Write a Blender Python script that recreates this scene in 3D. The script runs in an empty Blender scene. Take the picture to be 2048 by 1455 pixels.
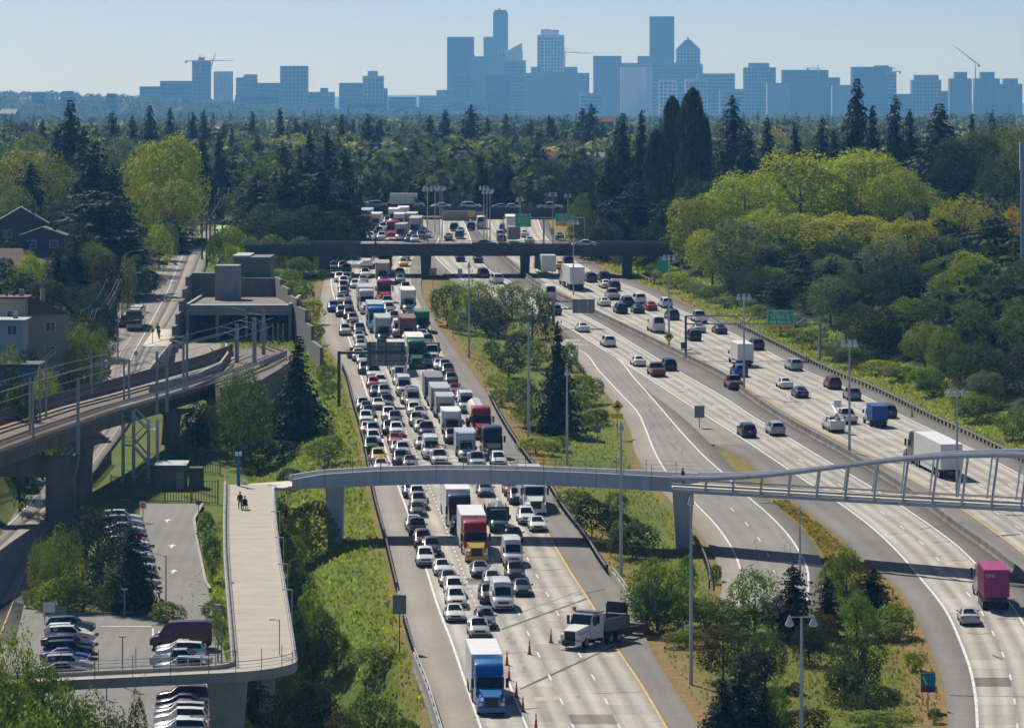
import bpy, math, random
import numpy as np
from mathutils import Vector
random.seed(7); RNG = np.random.default_rng(11)
# ---------------------------------------------------------------- camera, sky, sun, exposure
F, CXP, HYP, EYE, SL = 9216.0, 1024.0, 200.0, 66.0, 0.04015
S = bpy.context.scene
COL = S.collection
cam = bpy.data.cameras.new('camera'); camo = bpy.data.objects.new('camera', cam); COL.objects.link(camo)
camo.location = (0, 0, EYE); camo.rotation_euler = (math.radians(90), 0, 0)
cam.sensor_fit = 'HORIZONTAL'; cam.sensor_width = 36.0; cam.lens = F / 2048 * 36
cam.shift_y = -(727.5 - HYP) / 2048.0
cam.clip_start = 1.0; cam.clip_end = 60000.0
S.camera = camo
SUN = Vector((-0.42, 0.82, 1.0)).normalized()
W = bpy.data.worlds.new('World'); S.world = W; W.use_nodes = True
wn = W.node_tree; wn.nodes.clear()
sky = wn.nodes.new('ShaderNodeTexSky'); sky.sky_type = 'NISHITA'; sky.sun_disc = False
sky.sun_elevation = math.asin(SUN.z); sky.sun_rotation = math.atan2(SUN.x, SUN.y)
sky.altitude = 100; sky.air_density = 0.3; sky.dust_density = 0.6; sky.ozone_density = 6.0
bg = wn.nodes.new('ShaderNodeBackground'); bg.inputs[1].default_value = 0.10
wo = wn.nodes.new('ShaderNodeOutputWorld')
wn.links.new(sky.outputs[0], bg.inputs[0]); wn.links.new(bg.outputs[0], wo.inputs[0])
sl = bpy.data.lights.new('sun', 'SUN'); sl.energy = 5.0; sl.angle = math.radians(0.53); sl.color = (1.0, 0.95, 0.86)
slo = bpy.data.objects.new('sun', sl); COL.objects.link(slo)
slo.rotation_euler = SUN.to_track_quat('Z', 'Y').to_euler(); slo.location = (-100, 300, 300)
S.view_settings.view_transform = 'Standard'; S.view_settings.look = 'None'
S.view_settings.exposure = 0.0; S.view_settings.gamma = 1.0; S.view_settings.use_curve_mapping = False
S.render.engine = 'CYCLES'
cy = S.cycles
cy.use_denoising = True
cy.max_bounces = 6; cy.diffuse_bounces = 2; cy.glossy_bounces = 2; cy.transmission_bounces = 3
cy.transparent_max_bounces = 6; cy.volume_bounces = 1; cy.caustics_reflective = False; cy.caustics_refractive = False
cy.sample_clamp_indirect = 4.0; cy.sample_clamp_direct = 0.0
# ---------------------------------------------------------------- geometry helpers
CH = {}
ORD = ['first','second','third','fourth','fifth','sixth','seventh','eighth','ninth','tenth','eleventh','twelfth','thirteenth','fourteenth','fifteenth','sixteenth','seventeenth','eighteenth','nineteenth','twentieth']
TENS = {2:'twenty',3:'thirty',4:'forty',5:'fifty',6:'sixty',7:'seventy',8:'eighty',9:'ninety'}
def nth(i):
    n = i + 1
    if n <= 20: return ORD[n-1]
    if n < 100:
        t, u = divmod(n, 10)
        return (TENS[t][:-1] + 'ieth') if u == 0 else TENS[t] + '-' + ORD[u-1]
    return '%dth' % n
def link(o, parent=None):
    COL.objects.link(o)
    if parent is not None:
        o.parent = parent; CH.setdefault(parent.name, []).append(o)
    return o
def tag(o, label=None, cat=None, group=None, kind=None):
    if label: o['label'] = label
    if cat: o['category'] = cat
    if group: o['group'] = group
    if kind: o['kind'] = kind
    return o
def thing(name, label, cat, loc=(0, 0, 0), rotz=0.0, group=None):
    o = bpy.data.objects.new(name, None); o.empty_display_size = .5
    o.location = loc; o.rotation_euler = (0, 0, rotz); link(o)
    return tag(o, label, cat, group)
def inst(name, mesh, parent=None, loc=(0, 0, 0), rotz=0.0, scale=None, color=None):
    o = bpy.data.objects.new(name, mesh); o.location = loc; o.rotation_euler = (0, 0, rotz)
    if scale is not None: o.scale = scale
    if color is not None: o.color = (color[0], color[1], color[2], 1)
    return link(o, parent)
def np_mesh(name, V, Fq, mats, uv=None, smooth=False):
    """V (n,3), Fq (m,k) uniform polygons"""
    V = np.asarray(V, np.float32); Fq = np.asarray(Fq, np.int32); m, k = Fq.shape
    me = bpy.data.meshes.new(name)
    me.vertices.add(len(V)); me.vertices.foreach_set('co', V.ravel())
    me.loops.add(m * k); me.loops.foreach_set('vertex_index', Fq.ravel())
    me.polygons.add(m); me.polygons.foreach_set('loop_start', np.arange(0, m * k, k, dtype=np.int32))
    if uv is not None:
        l = me.uv_layers.new(name='UVMap'); l.data.foreach_set('uv', np.asarray(uv, np.float32)[Fq.ravel()].ravel())
    if smooth: me.polygons.foreach_set('use_smooth', np.ones(m, bool))
    me.update(calc_edges=True)
    for mt in (mats if isinstance(mats, (list, tuple)) else [mats]): me.materials.append(mt)
    return me
class MB:
    def __init__(s): s.v = []; s.f = []
    def add(s, vs, fs):
        b = len(s.v); s.v += [tuple(map(float, p)) for p in vs]; s.f += [tuple(i + b for i in f) for f in fs]; return s
    def box(s, x0, x1, y0, y1, z0, z1):
        return s.add([(x0,y0,z0),(x1,y0,z0),(x1,y1,z0),(x0,y1,z0),(x0,y0,z1),(x1,y0,z1),(x1,y1,z1),(x0,y1,z1)],
                     [(0,3,2,1),(4,5,6,7),(0,1,5,4),(1,2,6,5),(2,3,7,6),(3,0,4,7)])
    def hexa(s, lo, hi):   # two quads, lo CCW from above, hi CCW
        return s.add(list(lo) + list(hi), [(0,3,2,1),(4,5,6,7),(0,1,5,4),(1,2,6,5),(2,3,7,6),(3,0,4,7)])
    def tube(s, pts, rad, n=8, caps=True):
        pts = [Vector(p) for p in pts]; N = len(pts)
        if not isinstance(rad, (list, tuple)): rad = [rad] * N
        rings = []
        for i, p in enumerate(pts):
            d = (pts[min(i+1, N-1)] - pts[max(i-1, 0)])
            if d.length < 1e-9: d = Vector((0, 0, 1))
            d.normalize(); a = Vector((0, 0, 1)) if abs(d.z) < .9 else Vector((1, 0, 0))
            u = d.cross(a).normalized(); w = d.cross(u)
            rings.append([p + (u * math.cos(2*math.pi*k/n) + w * math.sin(2*math.pi*k/n)) * rad[i] for k in range(n)])
        vs = [q for r in rings for q in r]; fs = []
        for i in range(N-1):
            for k in range(n):
                k2 = (k+1) % n; fs.append((i*n+k, (i+1)*n+k, (i+1)*n+k2, i*n+k2))
        if caps: fs.append(tuple(range(n))); fs.append(tuple((N-1)*n+k for k in reversed(range(n))))
        return s.add(vs, fs)
    def bar(s, a, b, w, h=None):
        return s.tube([a, b], w * .7071, 4)
    def prism(s, poly, z0, z1):  # poly CCW xy
        n = len(poly)
        return s.add([(x, y, z0) for x, y in poly] + [(x, y, z1) for x, y in poly],
                     [tuple(reversed(range(n))), tuple(range(n, 2*n))] + [(i, (i+1) % n, n+(i+1) % n, n+i) for i in range(n)])
    def prismx(s, poly, x0, x1):  # poly in (y,z), extruded along x
        n = len(poly)
        return s.add([(x0, y, z) for y, z in poly] + [(x1, y, z) for y, z in poly],
                     [tuple(reversed(range(n))), tuple(range(n, 2*n))] + [(i, (i+1) % n, n+(i+1) % n, n+i) for i in range(n)])
    def mesh(s, name, mat, smooth=False):
        me = bpy.data.meshes.new(name); me.from_pydata(s.v, [], s.f)
        for mt in (mat if isinstance(mat, (list, tuple)) else [mat]): me.materials.append(mt)
        if smooth:
            me.polygons.foreach_set('use_smooth', np.ones(len(me.polygons), bool))
            try: me.set_sharp_from_angle(angle=math.radians(40))
            except Exception: pass
        me.update(); return me
    def build(s, name, mat, parent=None, loc=(0, 0, 0), rotz=0, smooth=False, color=None):
        return inst(name, s.mesh(name, mat, smooth), parent, loc, rotz, color=color)
def sweep(mb, path, sec, caps=True, closed=True):
    """sweep a cross-section [(right, up)] along a 3D path"""
    P = [Vector(p) for p in path]; n = len(P); m = len(sec); vs = []
    for i, p in enumerate(P):
        d = P[min(i+1, n-1)] - P[max(i-1, 0)]; d.z = 0; d.normalize(); r = Vector((d.y, -d.x, 0))
        vs += [p + r * a + Vector((0, 0, b)) for a, b in sec]
    fs = []
    for i in range(n-1):
        for k in range(m if closed else m-1):
            k2 = (k+1) % m; fs.append((i*m+k, i*m+k2, (i+1)*m+k2, (i+1)*m+k))
    if caps and closed: fs.append(tuple(reversed(range(m)))); fs.append(tuple((n-1)*m+k for k in range(m)))
    return mb.add(vs, fs)
# ---------------------------------------------------------------- materials (procedural)
def newmat(name):
    m = bpy.data.materials.new(name); m.use_nodes = True; nt = m.node_tree; nt.nodes.clear()
    out = nt.nodes.new('ShaderNodeOutputMaterial'); return m, nt, out
def N(nt, t, **kw):
    n = nt.nodes.new(t)
    for k, v in kw.items(): setattr(n, k, v)
    return n
def L(nt, a, b): nt.links.new(a, b)
def noise(nt, vec, scale, detail=3, rough=.55):
    n = N(nt, 'ShaderNodeTexNoise'); n.inputs['Scale'].default_value = scale; n.inputs['Detail'].default_value = detail
    n.inputs['Roughness'].default_value = rough
    if vec is not None: L(nt, vec, n.inputs['Vector'])
    return n.outputs[0]
def mathn(nt, op, a, b=None, clamp=False):
    n = N(nt, 'ShaderNodeMath', operation=op); n.use_clamp = clamp
    for i, x in enumerate((a, b)):
        if x is None: continue
        if isinstance(x, (int, float)): n.inputs[i].default_value = x
        else: L(nt, x, n.inputs[i])
    return n.outputs[0]
def mixc(nt, fac, a, b, mode='MIX'):
    n = N(nt, 'ShaderNodeMix', data_type='RGBA', blend_type=mode)
    for i, x in ((0, fac), (6, a), (7, b)):
        if isinstance(x, (int, float)): n.inputs[i].default_value = x
        elif isinstance(x, (tuple, list)): n.inputs[i].default_value = (x[0], x[1], x[2], 1)
        else: L(nt, x, n.inputs[i])
    return n.outputs[2]
def maprange(nt, v, a, b, c, d):
    n = N(nt, 'ShaderNodeMapRange'); L(nt, v, n.inputs[0])
    for i, x in enumerate((a, b, c, d)): n.inputs[i+1].default_value = x
    return n.outputs[0]
def mul(c, k): return tuple(min(1, x * k) for x in c)
def mat(name, col, rough=.75, var=.18, scale=.6, metal=0., coat=0., spec=.4, objcol=False, bump=0., bscale=6., col2=None, stretch=None):
    m, nt, out = newmat(name); b = N(nt, 'ShaderNodeBsdfPrincipled'); L(nt, b.outputs[0], out.inputs[0])
    b.inputs['Roughness'].default_value = rough; b.inputs['Metallic'].default_value = metal
    b.inputs['Coat Weight'].default_value = coat; b.inputs['Coat Roughness'].default_value = .08
    b.inputs['Specular IOR Level'].default_value = spec
    g = N(nt, 'ShaderNodeNewGeometry'); vec = g.outputs['Position']
    if stretch:
        mp = N(nt, 'ShaderNodeMapping'); mp.inputs['Scale'].default_value = stretch; L(nt, vec, mp.inputs[0]); vec = mp.outputs[0]
    base = col
    if objcol:
        oi = N(nt, 'ShaderNodeObjectInfo'); base = oi.outputs['Color']
    if var > 0:
        f = maprange(nt, noise(nt, vec, scale, 4, .6), .3, .7, 0, 1)
        if objcol:
            hi = N(nt, 'ShaderNodeHueSaturation'); L(nt, base, hi.inputs['Color']); L(nt, maprange(nt, f, 0, 1, 1-var, 1+var*.5), hi.inputs['Value']); c = hi.outputs[0]
        else:
            c = mixc(nt, f, mul(col, 1-var), col2 or mul(col, 1+var*.7))
        L(nt, c, b.inputs['Base Color'])
    elif objcol: L(nt, base, b.inputs['Base Color'])
    else: b.inputs['Base Color'].default_value = (*col, 1)
    if bump > 0:
        bp = N(nt, 'ShaderNodeBump'); bp.inputs['Strength'].default_value = bump; bp.inputs['Distance'].default_value = .05
        L(nt, noise(nt, g.outputs['Position'], bscale, 4), bp.inputs['Height']); L(nt, bp.outputs[0], b.inputs['Normal'])
    return m
def leafmat(name, trans=.35, spread=.5):
    m, nt, out = newmat(name)
    oi = N(nt, 'ShaderNodeObjectInfo'); g = N(nt, 'ShaderNodeNewGeometry')
    v = maprange(nt, g.outputs['Random Per Island'], 0, 1, 1-spread, 1+spread)
    nz = maprange(nt, noise(nt, g.outputs['Position'], .35, 2), .3, .7, .75, 1.25)
    h = N(nt, 'ShaderNodeHueSaturation'); h.inputs['Saturation'].default_value = 1.12; L(nt, oi.outputs['Color'], h.inputs['Color']); L(nt, mathn(nt, 'MULTIPLY', mathn(nt, 'MULTIPLY', v, 1.15), nz), h.inputs['Value'])
    L(nt, maprange(nt, noise(nt, g.outputs['Position'], .9, 2), .3, .7, .47, .53), h.inputs['Hue'])
    d = N(nt, 'ShaderNodeBsdfPrincipled'); d.inputs['Roughness'].default_value = .7; d.inputs['Specular IOR Level'].default_value = .1
    t = N(nt, 'ShaderNodeBsdfTranslucent'); mx = N(nt, 'ShaderNodeMixShader'); mx.inputs[0].default_value = trans
    L(nt, h.outputs[0], d.inputs['Base Color'])
    L(nt, mixc(nt, 1.0, h.outputs[0], (1.0, 1.0, .55), 'MULTIPLY'), t.inputs[0])
    L(nt, d.outputs[0], mx.inputs[1]); L(nt, t.outputs[0], mx.inputs[2]); L(nt, mx.outputs[0], out.inputs[0])
    return m
def glassmat(name, col, rough=.06):
    m, nt, out = newmat(name); b = N(nt, 'ShaderNodeBsdfPrincipled'); L(nt, b.outputs[0], out.inputs[0])
    b.inputs['Base Color'].default_value = (*col, 1); b.inputs['Roughness'].default_value = rough
    b.inputs['Specular IOR Level'].default_value = .6; b.inputs['Coat Weight'].default_value = .2
    return m
def emitmat(name, col, st):
    m, nt, out = newmat(name); e = N(nt, 'ShaderNodeEmission'); e.inputs[0].default_value = (*col, 1); e.inputs[1].default_value = st
    L(nt, e.outputs[0], out.inputs[0]); return m
MT = dict(
 grass=leafmat('grass_blade', .5, .3),
 leaf=leafmat('leaf', .42, .4), needle=leafmat('needle', .2, .4), bark=mat('bark', (.07,.055,.04), .9, .3, 3),
 paint=mat('car_paint', (1,1,1), .32, .05, .8, coat=.45, objcol=True, spec=.35), glass=glassmat('car_glass', (.012,.016,.02)),
 tyre=mat('tyre', (.015,.015,.016), .85, .1), rim=mat('rim', (.35,.35,.36), .35, .1, metal=.7), black=mat('black_plastic', (.02,.02,.022), .5, .1),
 chrome=mat('chrome', (.6,.6,.62), .2, .05, metal=1), lamp=mat('headlamp_lens', (.75,.76,.78), .1, 0, coat=.5), tail=mat('tail_lens', (.35,.012,.01), .2, 0, coat=.5),
 amber=mat('amber_lens', (.8,.32,.02), .25, 0), plate=mat('licence_plate', (.55,.57,.6), .4, 0), boxp=mat('box_panel', (1,1,1), .45, .08, 1.2, objcol=True),
 matte=mat('matte_colour', (1,1,1), .8, .15, .8, objcol=True), concrete=mat('concrete', (.36,.34,.31), .85, .2, .5, col2=(.44,.42,.38), bump=.2),
 dconc=mat('weathered_concrete', (.20,.185,.165), .9, .4, .5, bump=.2, stretch=(1,1,.3)), pale=mat('pale_concrete_deck', (.60,.56,.48), .85, .1, .5, stretch=(1,.25,1)),
 steel=mat('grey_painted_steel', (.30,.33,.36), .45, .12, .5), bsteel=mat('blue_grey_steel', (.50,.55,.60), .4, .16, .7, stretch=(1.5,1.5,.25)), galv=mat('galvanised_steel', (.40,.42,.43), .45, .15, 2, metal=.55),
 dsteel=mat('dark_steel', (.07,.075,.08), .5, .2, 1), wood=mat('weathered_pole_wood', (.13,.10,.075), .9, .3, 2), wire=mat('wire', (.30,.31,.33), .5, 0),
 white=mat('white_line_paint', (.72,.71,.68), .7, .25, 1.2), yellow=mat('yellow_line_paint', (.62,.40,.09), .7, .25, 1.0), green=mat('green_bike_paint', (.28,.50,.20), .8, .2),
 sgreen=mat('green_sign_sheet', (.02,.46,.25), .5, .05), syel=mat('yellow_sign_sheet', (.98,.64,.03), .5, .05), sred=mat('red_sign_sheet', (.5,.02,.02), .5, .05),
 swhite=mat('white_sign_sheet', (.8,.8,.8), .5, .03), sblue=mat('blue_sign_sheet', (.01,.14,.30), .5, .05), sback=mat('bare_aluminium_sign_back', (.22,.24,.25), .5, .12, 1.0, metal=.3),
 orange=mat('cone_orange', (.62,.085,.02), .6, .1), rust=mat('rusty_rail', (.17,.10,.06), .7, .3, 2), ballast=mat('ballast', (.19,.16,.13), .95, .4, 2.5, bump=.5),
 hiviz=mat('orange_walkway', (.62,.38,.13), .7, .2, 2), roof=mat('roof_shingle', (1,1,1), .9, .2, 1.5, objcol=True, bump=.3), wallp=mat('house_wall', (1,1,1), .85, .12, .6, objcol=True),
 wglass=glassmat('window_glass', (.04,.06,.08), .08), tower=mat('tower_cladding', (1,1,1), .5, .1, .02, objcol=True), tglass=mat('tower_glass', (.05,.09,.14), .25, .15, .02, spec=.6),
 skin=mat('skin', (.45,.28,.2), .6, .05), lampgl=mat('luminaire_shell', (.62,.68,.74), .3, .05),
)
# ---------------------------------------------------------------- terrain profile and curves
def sm(t, a, b):
    t = np.clip((np.asarray(t, float) - a) / (b - a), 0, 1); return t * t * (3 - 2 * t)
def G(Y):
    Y = np.asarray(Y, float)
    near = SL * Y
    far = SL * 960 + 4.0 * (1 - np.exp(-np.maximum(Y - 960, 0) / 100)) - 5.0 * sm(Y, 1700, 3600) - 10 * sm(Y, 3600, 6500) - 8 * sm(Y, 9000, 16000)
    return np.where(Y < 960, near, far)
def unproj(px, py, h=0.0):
    """pixel -> point on the sloping freeway plane lowered by h"""
    lo, hi = 200.0, 6000.0
    for _ in range(60):
        Y = .5 * (lo + hi)
        if (EYE - float(G(Y)) + h) * F / Y > py - HYP: lo = Y
        else: hi = Y
    return ((px - CXP) * Y / F, Y)
def at(px, py, Y):  # pixel at a known distance -> 3D point
    return Vector(((px - CXP) * Y / F, Y, EYE - (py - HYP) * Y / F))
def atz(px, py, z):  # pixel at a known height
    Y = (EYE - z) * F / (py - HYP); return Vector(((px - CXP) * Y / F, Y, z))
class Curve:
    def __init__(s, pts, h=0.0, raw=False):
        P = sorted((p[::-1] if raw else unproj(p[0], p[1], h)[::-1]) for p in pts)
        s.y = np.array([p[0] for p in P]); s.x = np.array([p[1] for p in P])
        d = np.diff(s.x) / np.diff(s.y); w = np.diff(s.y); m = np.empty(len(s.x)); m[0] = d[0]; m[-1] = d[-1]
        m[1:-1] = (d[:-1] * w[1:] + d[1:] * w[:-1]) / (w[1:] + w[:-1]); s.m = m
    def __call__(s, Y):
        Y = np.asarray(Y, float); i = np.clip(np.searchsorted(s.y, Y) - 1, 0, len(s.y) - 2)
        h = s.y[i+1] - s.y[i]; t = (Y - s.y[i]) / h; tc = np.clip(t, 0, 1)
        x = (2*tc**3-3*tc**2+1)*s.x[i] + (tc**3-2*tc**2+tc)*h*s.m[i] + (-2*tc**3+3*tc**2)*s.x[i+1] + (tc**3-tc**2)*h*s.m[i+1]
        return x + np.where(t < 0, t*h*s.m[0], np.where(t > 1, (t-1)*h*s.m[-1], 0))
EL = Curve([(742,432),(712,470),(690,490),(660,530),(647,565),(641,620),(655,690),(690,745),(705,800),(727,880),(738,940),(750,1000),(772,1083),(795,1180),(815,1260),(838,1330),(865,1400),(882,1455)])
EW = Curve([(752,432),(724,470),(700,490),(668,535),(662,560),(672,605),(685,640),(704,696),(735,791),(765,880),(797,974),(817,1028),(854,1142),(877,1216),(902,1280),(927,1354),(960,1450)])
EY = Curve([(846,432),(851,470),(840,490),(818,540),(822,570),(845,625),(880,700),(938,800),(992,885),(1044,975),(1094,1064),(1142,1145),(1181,1205),(1234,1297),(1280,1365),(1333,1455)])
ER = Curve([(860,432),(872,470),(862,500),(846,545),(842,573),(861,626),(893,677),(925,718),(956,762),(972,785),(997,832),(1032,889),(1057,924),(1096,974),(1125,1021),(1164,1071),(1210,1142),(1224,1160),(1288,1262),(1300,1294),(1340,1361),(1400,1455)])
ML = Curve([(882,440),(880,470),(869,509),(889,532),(918,555),(985,590),(1050,618),(1118,646),(1206,699),(1226,711),(1300,758),(1358,796),(1417,834),(1471,868),(1554,923),(1610,961),(1661,994),(1737,1049),(1800,1108),(1841,1156),(1890,1218),(1921,1284),(1941,1340),(1952,1402),(1955,1455)])
MR = Curve([(925,440),(938,470),(957,517),(985,545),(1040,572),(1110,604),(1182,638),(1270,690),(1358,743),(1455,799),(1506,833),(1582,878),(1648,918),(1741,973),(1786,1001),(1858,1049),(1921,1097),(1952,1128),(2024,1211),(2045,1243),(2090,1330),(2115,1455)])
JB = Curve([(936,440),(962,476),(1000,510),(1043,548),(1075,572),(1182,625),(1300,682),(1370,717),(1460,764),(1489,788),(1582,850),(1686,908),(1844,1007),(1910,1056),(1979,1104),(2048,1160),(2120,1240),(2200,1400)])
RY = Curve([(955,440),(975,470),(1008,506),(1083,560),(1176,613),(1270,664),(1358,708),(1478,767),(1599,840),(1724,906),(1907,1007),(1983,1059),(2048,1108),(2170,1240),(2280,1400)])
RR = Curve([(1095,440),(1110,470),(1155,508),(1253,558),(1317,582),(1370,608),(1471,651),(1561,695),(1651,740),(1758,785),(1869,840),(1959,881),(2048,926),(2200,1010),(2400,1160),(2600,1400)])
RW = Curve([(1075,440),(1088,470),(1128,508),(1218,558),(1283,582),(1334,608),(1432,651),(1520,695),(1608,740),(1713,785),(1822,840),(1910,881),(1998,926),(2145,1010),(2340,1160),(2535,1400)])
# exit ramp, peeling off the two-lane carriageway to the left
XL = Curve([(1118,668),(1135,687),(1168,705),(1197,740),(1241,787),(1276,825),(1291,857),(1308,900),(1330,940),(1362,980),(1392,1008),(1437,1056),(1468,1104),(1480,1136),(1481,1168),(1470,1230),(1440,1300)])
XR = Curve([(1200,697),(1226,711),(1270,758),(1317,811),(1340,838),(1378,881),(1409,913),(1444,944),(1489,987),(1544,1035),(1582,1077),(1603,1111),(1615,1139),(1617,1165),(1605,1230),(1570,1300)])
XE = Curve([(1095,668),(1112,690),(1140,712),(1176,746),(1223,796),(1261,860),(1270,900),(1296,945),(1330,985),(1352,1010),(1392,1053),(1433,1118),(1444,1160),(1430,1230),(1400,1300)])
XG = Curve([(1230,711),(1300,785),(1360,830),(1418,884),(1470,940),(1534,997),(1603,1056),(1634,1101),(1649,1139),(1650,1170),(1640,1230),(1605,1300)])
MG = Curve([(1418,884),(1470,905),(1530,955),(1578,994),(1640,1040),(1700,1090),(1748,1136),(1793,1170),(1838,1239),(1869,1312),(1890,1374),(1896,1455)])
Y_RAMP0, Y_RAMP1 = 9216*66/(700+170), 9216*66/(1222+170)
def ground(X, Y):
    X = np.asarray(X, float); Y = np.asarray(Y, float)
    z = G(Y) - .22
    Yc = np.clip(Y, 340, 1010)
    fy = 1 - sm(Yc, 600, 705)
    wl = 1.6 + 12.0 * sm(Yc, 396, 425)
    tl = np.clip((EL(Yc) - 1.2 - X) / wl, 0, 1); tl = tl*tl*(3-2*tl)
    z = z - 4.5 * tl * fy * (Y < 1010)
    nearf = np.where(Y < 1010, 1.0, np.clip(1 - (Y-1010)/60, 0, 1))
    z = z + nearf * (7.0 - 3.5*sm(Y, 760, 900)) * sm(-58.0 - (Yc-600)*.032 - 1.5 - X, 0, 8) * sm(Yc, 470, 560) + nearf * 3.2 * sm(X - RR(Yc), 3, 26) + nearf * 2.5 * sm(X - RR(Yc), 26, 70)
    gap = np.where(Yc < Y_RAMP0 - 15, XE(np.clip(Yc, Y_RAMP1, 9999)), ML(Yc)) - ER(Yc)
    tm = np.clip((X - ER(Yc)) / np.maximum(gap, 1), 0, 1)
    z = z - nearf * np.clip((gap - 6) / 20, 0, 1) * 1.3 * np.sin(np.pi * tm) * ((X > ER(Yc)) & (tm < 1))
    # far: low ridge on the left horizon
    z = z + np.where(Y > 1250, 1, 0) * sm(Y, 1250, 1800) * (1-.5*sm(Y, 3500, 6000)) * (3.2*np.sin(X*.011+Y*.0021)*np.sin(Y*.0043+1.0) + 2.0*np.sin(X*.021-Y*.0035)) + 39 * sm(Y, 5200, 7600) * (1 - sm(X, -900, 50)) * (1 - .5*sm(Y, 9000, 12000)) + np.where(Y > 9000, 70, 0) * sm(Y, 15000, 22000) * (.4 + .6*sm(-np.abs(X - 200), -1600, -200))
    return z
def gpt(px, py):  # pixel -> terrain point (ray march)
    lo, hi = 250.0, 5000.0
    for _ in range(60):
        Y = .5 * (lo + hi)
        if EYE - (py-HYP)*Y/F > float(ground((px-CXP)*Y/F, Y)): lo = Y
        else: hi = Y
    return Vector(((px-CXP)*Y/F, Y, EYE-(py-HYP)*Y/F))
# ---------------------------------------------------------------- the ground sheet
def geom(a, b, s, g):
    r = [a]
    while r[-1] < b: r.append(r[-1] + s); s *= g
    return r
xs = np.array(sorted(set([-x for x in geom(132, 16000, 4, 1.22)[1:]] + list(np.arange(-132, 150.1, 1.6)) + geom(150, 16000, 4, 1.22)[1:])))
ys = np.array(list(np.arange(250, 1040, 2.5)) + geom(1040, 26000, 6, 1.045))
gx, gy = np.meshgrid(xs, ys); gz = ground(gx, gy)
gz = gz + np.where((gy < 1040), .12*np.sin(gx*.9+np.sin(gy*.31)*2)*np.sin(gy*.23) * 0, 0)
nx, ny = len(xs), len(ys)
ii = (np.arange(ny-1)[:, None]*nx + np.arange(nx-1)[None, :]).ravel()
quads = np.stack([ii, ii+1, ii+1+nx, ii+nx], 1)
def ground_mat():
    m, nt, out = newmat('grassy_ground'); b = N(nt, 'ShaderNodeBsdfPrincipled'); L(nt, b.outputs[0], out.inputs[0]); b.inputs['Roughness'].default_value = .95; b.inputs['Specular IOR Level'].default_value = .1
    g = N(nt, 'ShaderNodeNewGeometry'); at_ = N(nt, 'ShaderNodeAttribute', attribute_name='dry')
    n1 = maprange(nt, noise(nt, g.outputs['Position'], .12, 4), .35, .65, 0, 1); n2 = maprange(nt, noise(nt, g.outputs['Position'], 1.1, 4, .7), .3, .7, 0, 1)
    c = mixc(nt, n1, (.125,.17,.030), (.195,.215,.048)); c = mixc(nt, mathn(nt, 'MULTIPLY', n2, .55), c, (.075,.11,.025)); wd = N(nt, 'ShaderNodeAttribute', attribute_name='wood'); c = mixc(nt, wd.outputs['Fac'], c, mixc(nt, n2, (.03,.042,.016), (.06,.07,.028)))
    d = mixc(nt, n2, (.25,.15,.07), (.40,.255,.12))
    f = mathn(nt, 'MULTIPLY', at_.outputs['Fac'], maprange(nt, noise(nt, g.outputs['Position'], .5, 4, .7), .3, .6, .25, 1.0), True)
    c = mixc(nt, f, c, d); L(nt, c, b.inputs['Base Color'])
    bp = N(nt, 'ShaderNodeBump'); bp.inputs['Strength'].default_value = .8; bp.inputs['Distance'].default_value = .3
    L(nt, noise(nt, g.outputs['Position'], 1.6, 5, .7), bp.inputs['Height']); L(nt, bp.outputs[0], b.inputs['Normal'])
    return m
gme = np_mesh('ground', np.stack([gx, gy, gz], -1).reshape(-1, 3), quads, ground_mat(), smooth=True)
Yc = np.clip(gy, 370, 1010)
def near(c, w, side=0):
    d = gx - c(Yc); return np.clip(1 - np.abs(d - side*w*.5) / w, 0, 1)
dry = np.maximum.reduce([near(ER, 2.6, 1), near(MG, 2.6, -1) * (Yc < 470), near(EL, 1.2, -1)*.6, near(XE, 1.2, -1)*.7, near(RR, 2.0, 1)*.5, near(RR, 3.0, 1)*(Yc > 780)])
dry = np.maximum(dry, ((gx > XG(np.clip(Yc, Y_RAMP1, 900))) & (gx < MG(Yc)) & (Yc < 570) & (Yc > 455))*.75)
dry = np.where(gy < 1040, np.clip(dry*1.6, 0, 1), 0)
da = gme.attributes.new('dry', 'FLOAT', 'POINT'); da.data.foreach_set('value', dry.ravel().astype(np.float32))
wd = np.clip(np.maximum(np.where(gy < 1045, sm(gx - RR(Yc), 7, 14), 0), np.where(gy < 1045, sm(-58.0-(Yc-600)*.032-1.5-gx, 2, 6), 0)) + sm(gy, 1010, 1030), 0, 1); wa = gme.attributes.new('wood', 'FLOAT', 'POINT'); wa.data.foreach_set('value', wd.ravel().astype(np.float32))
go = inst('ground', gme); tag(go, kind='structure')
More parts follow.
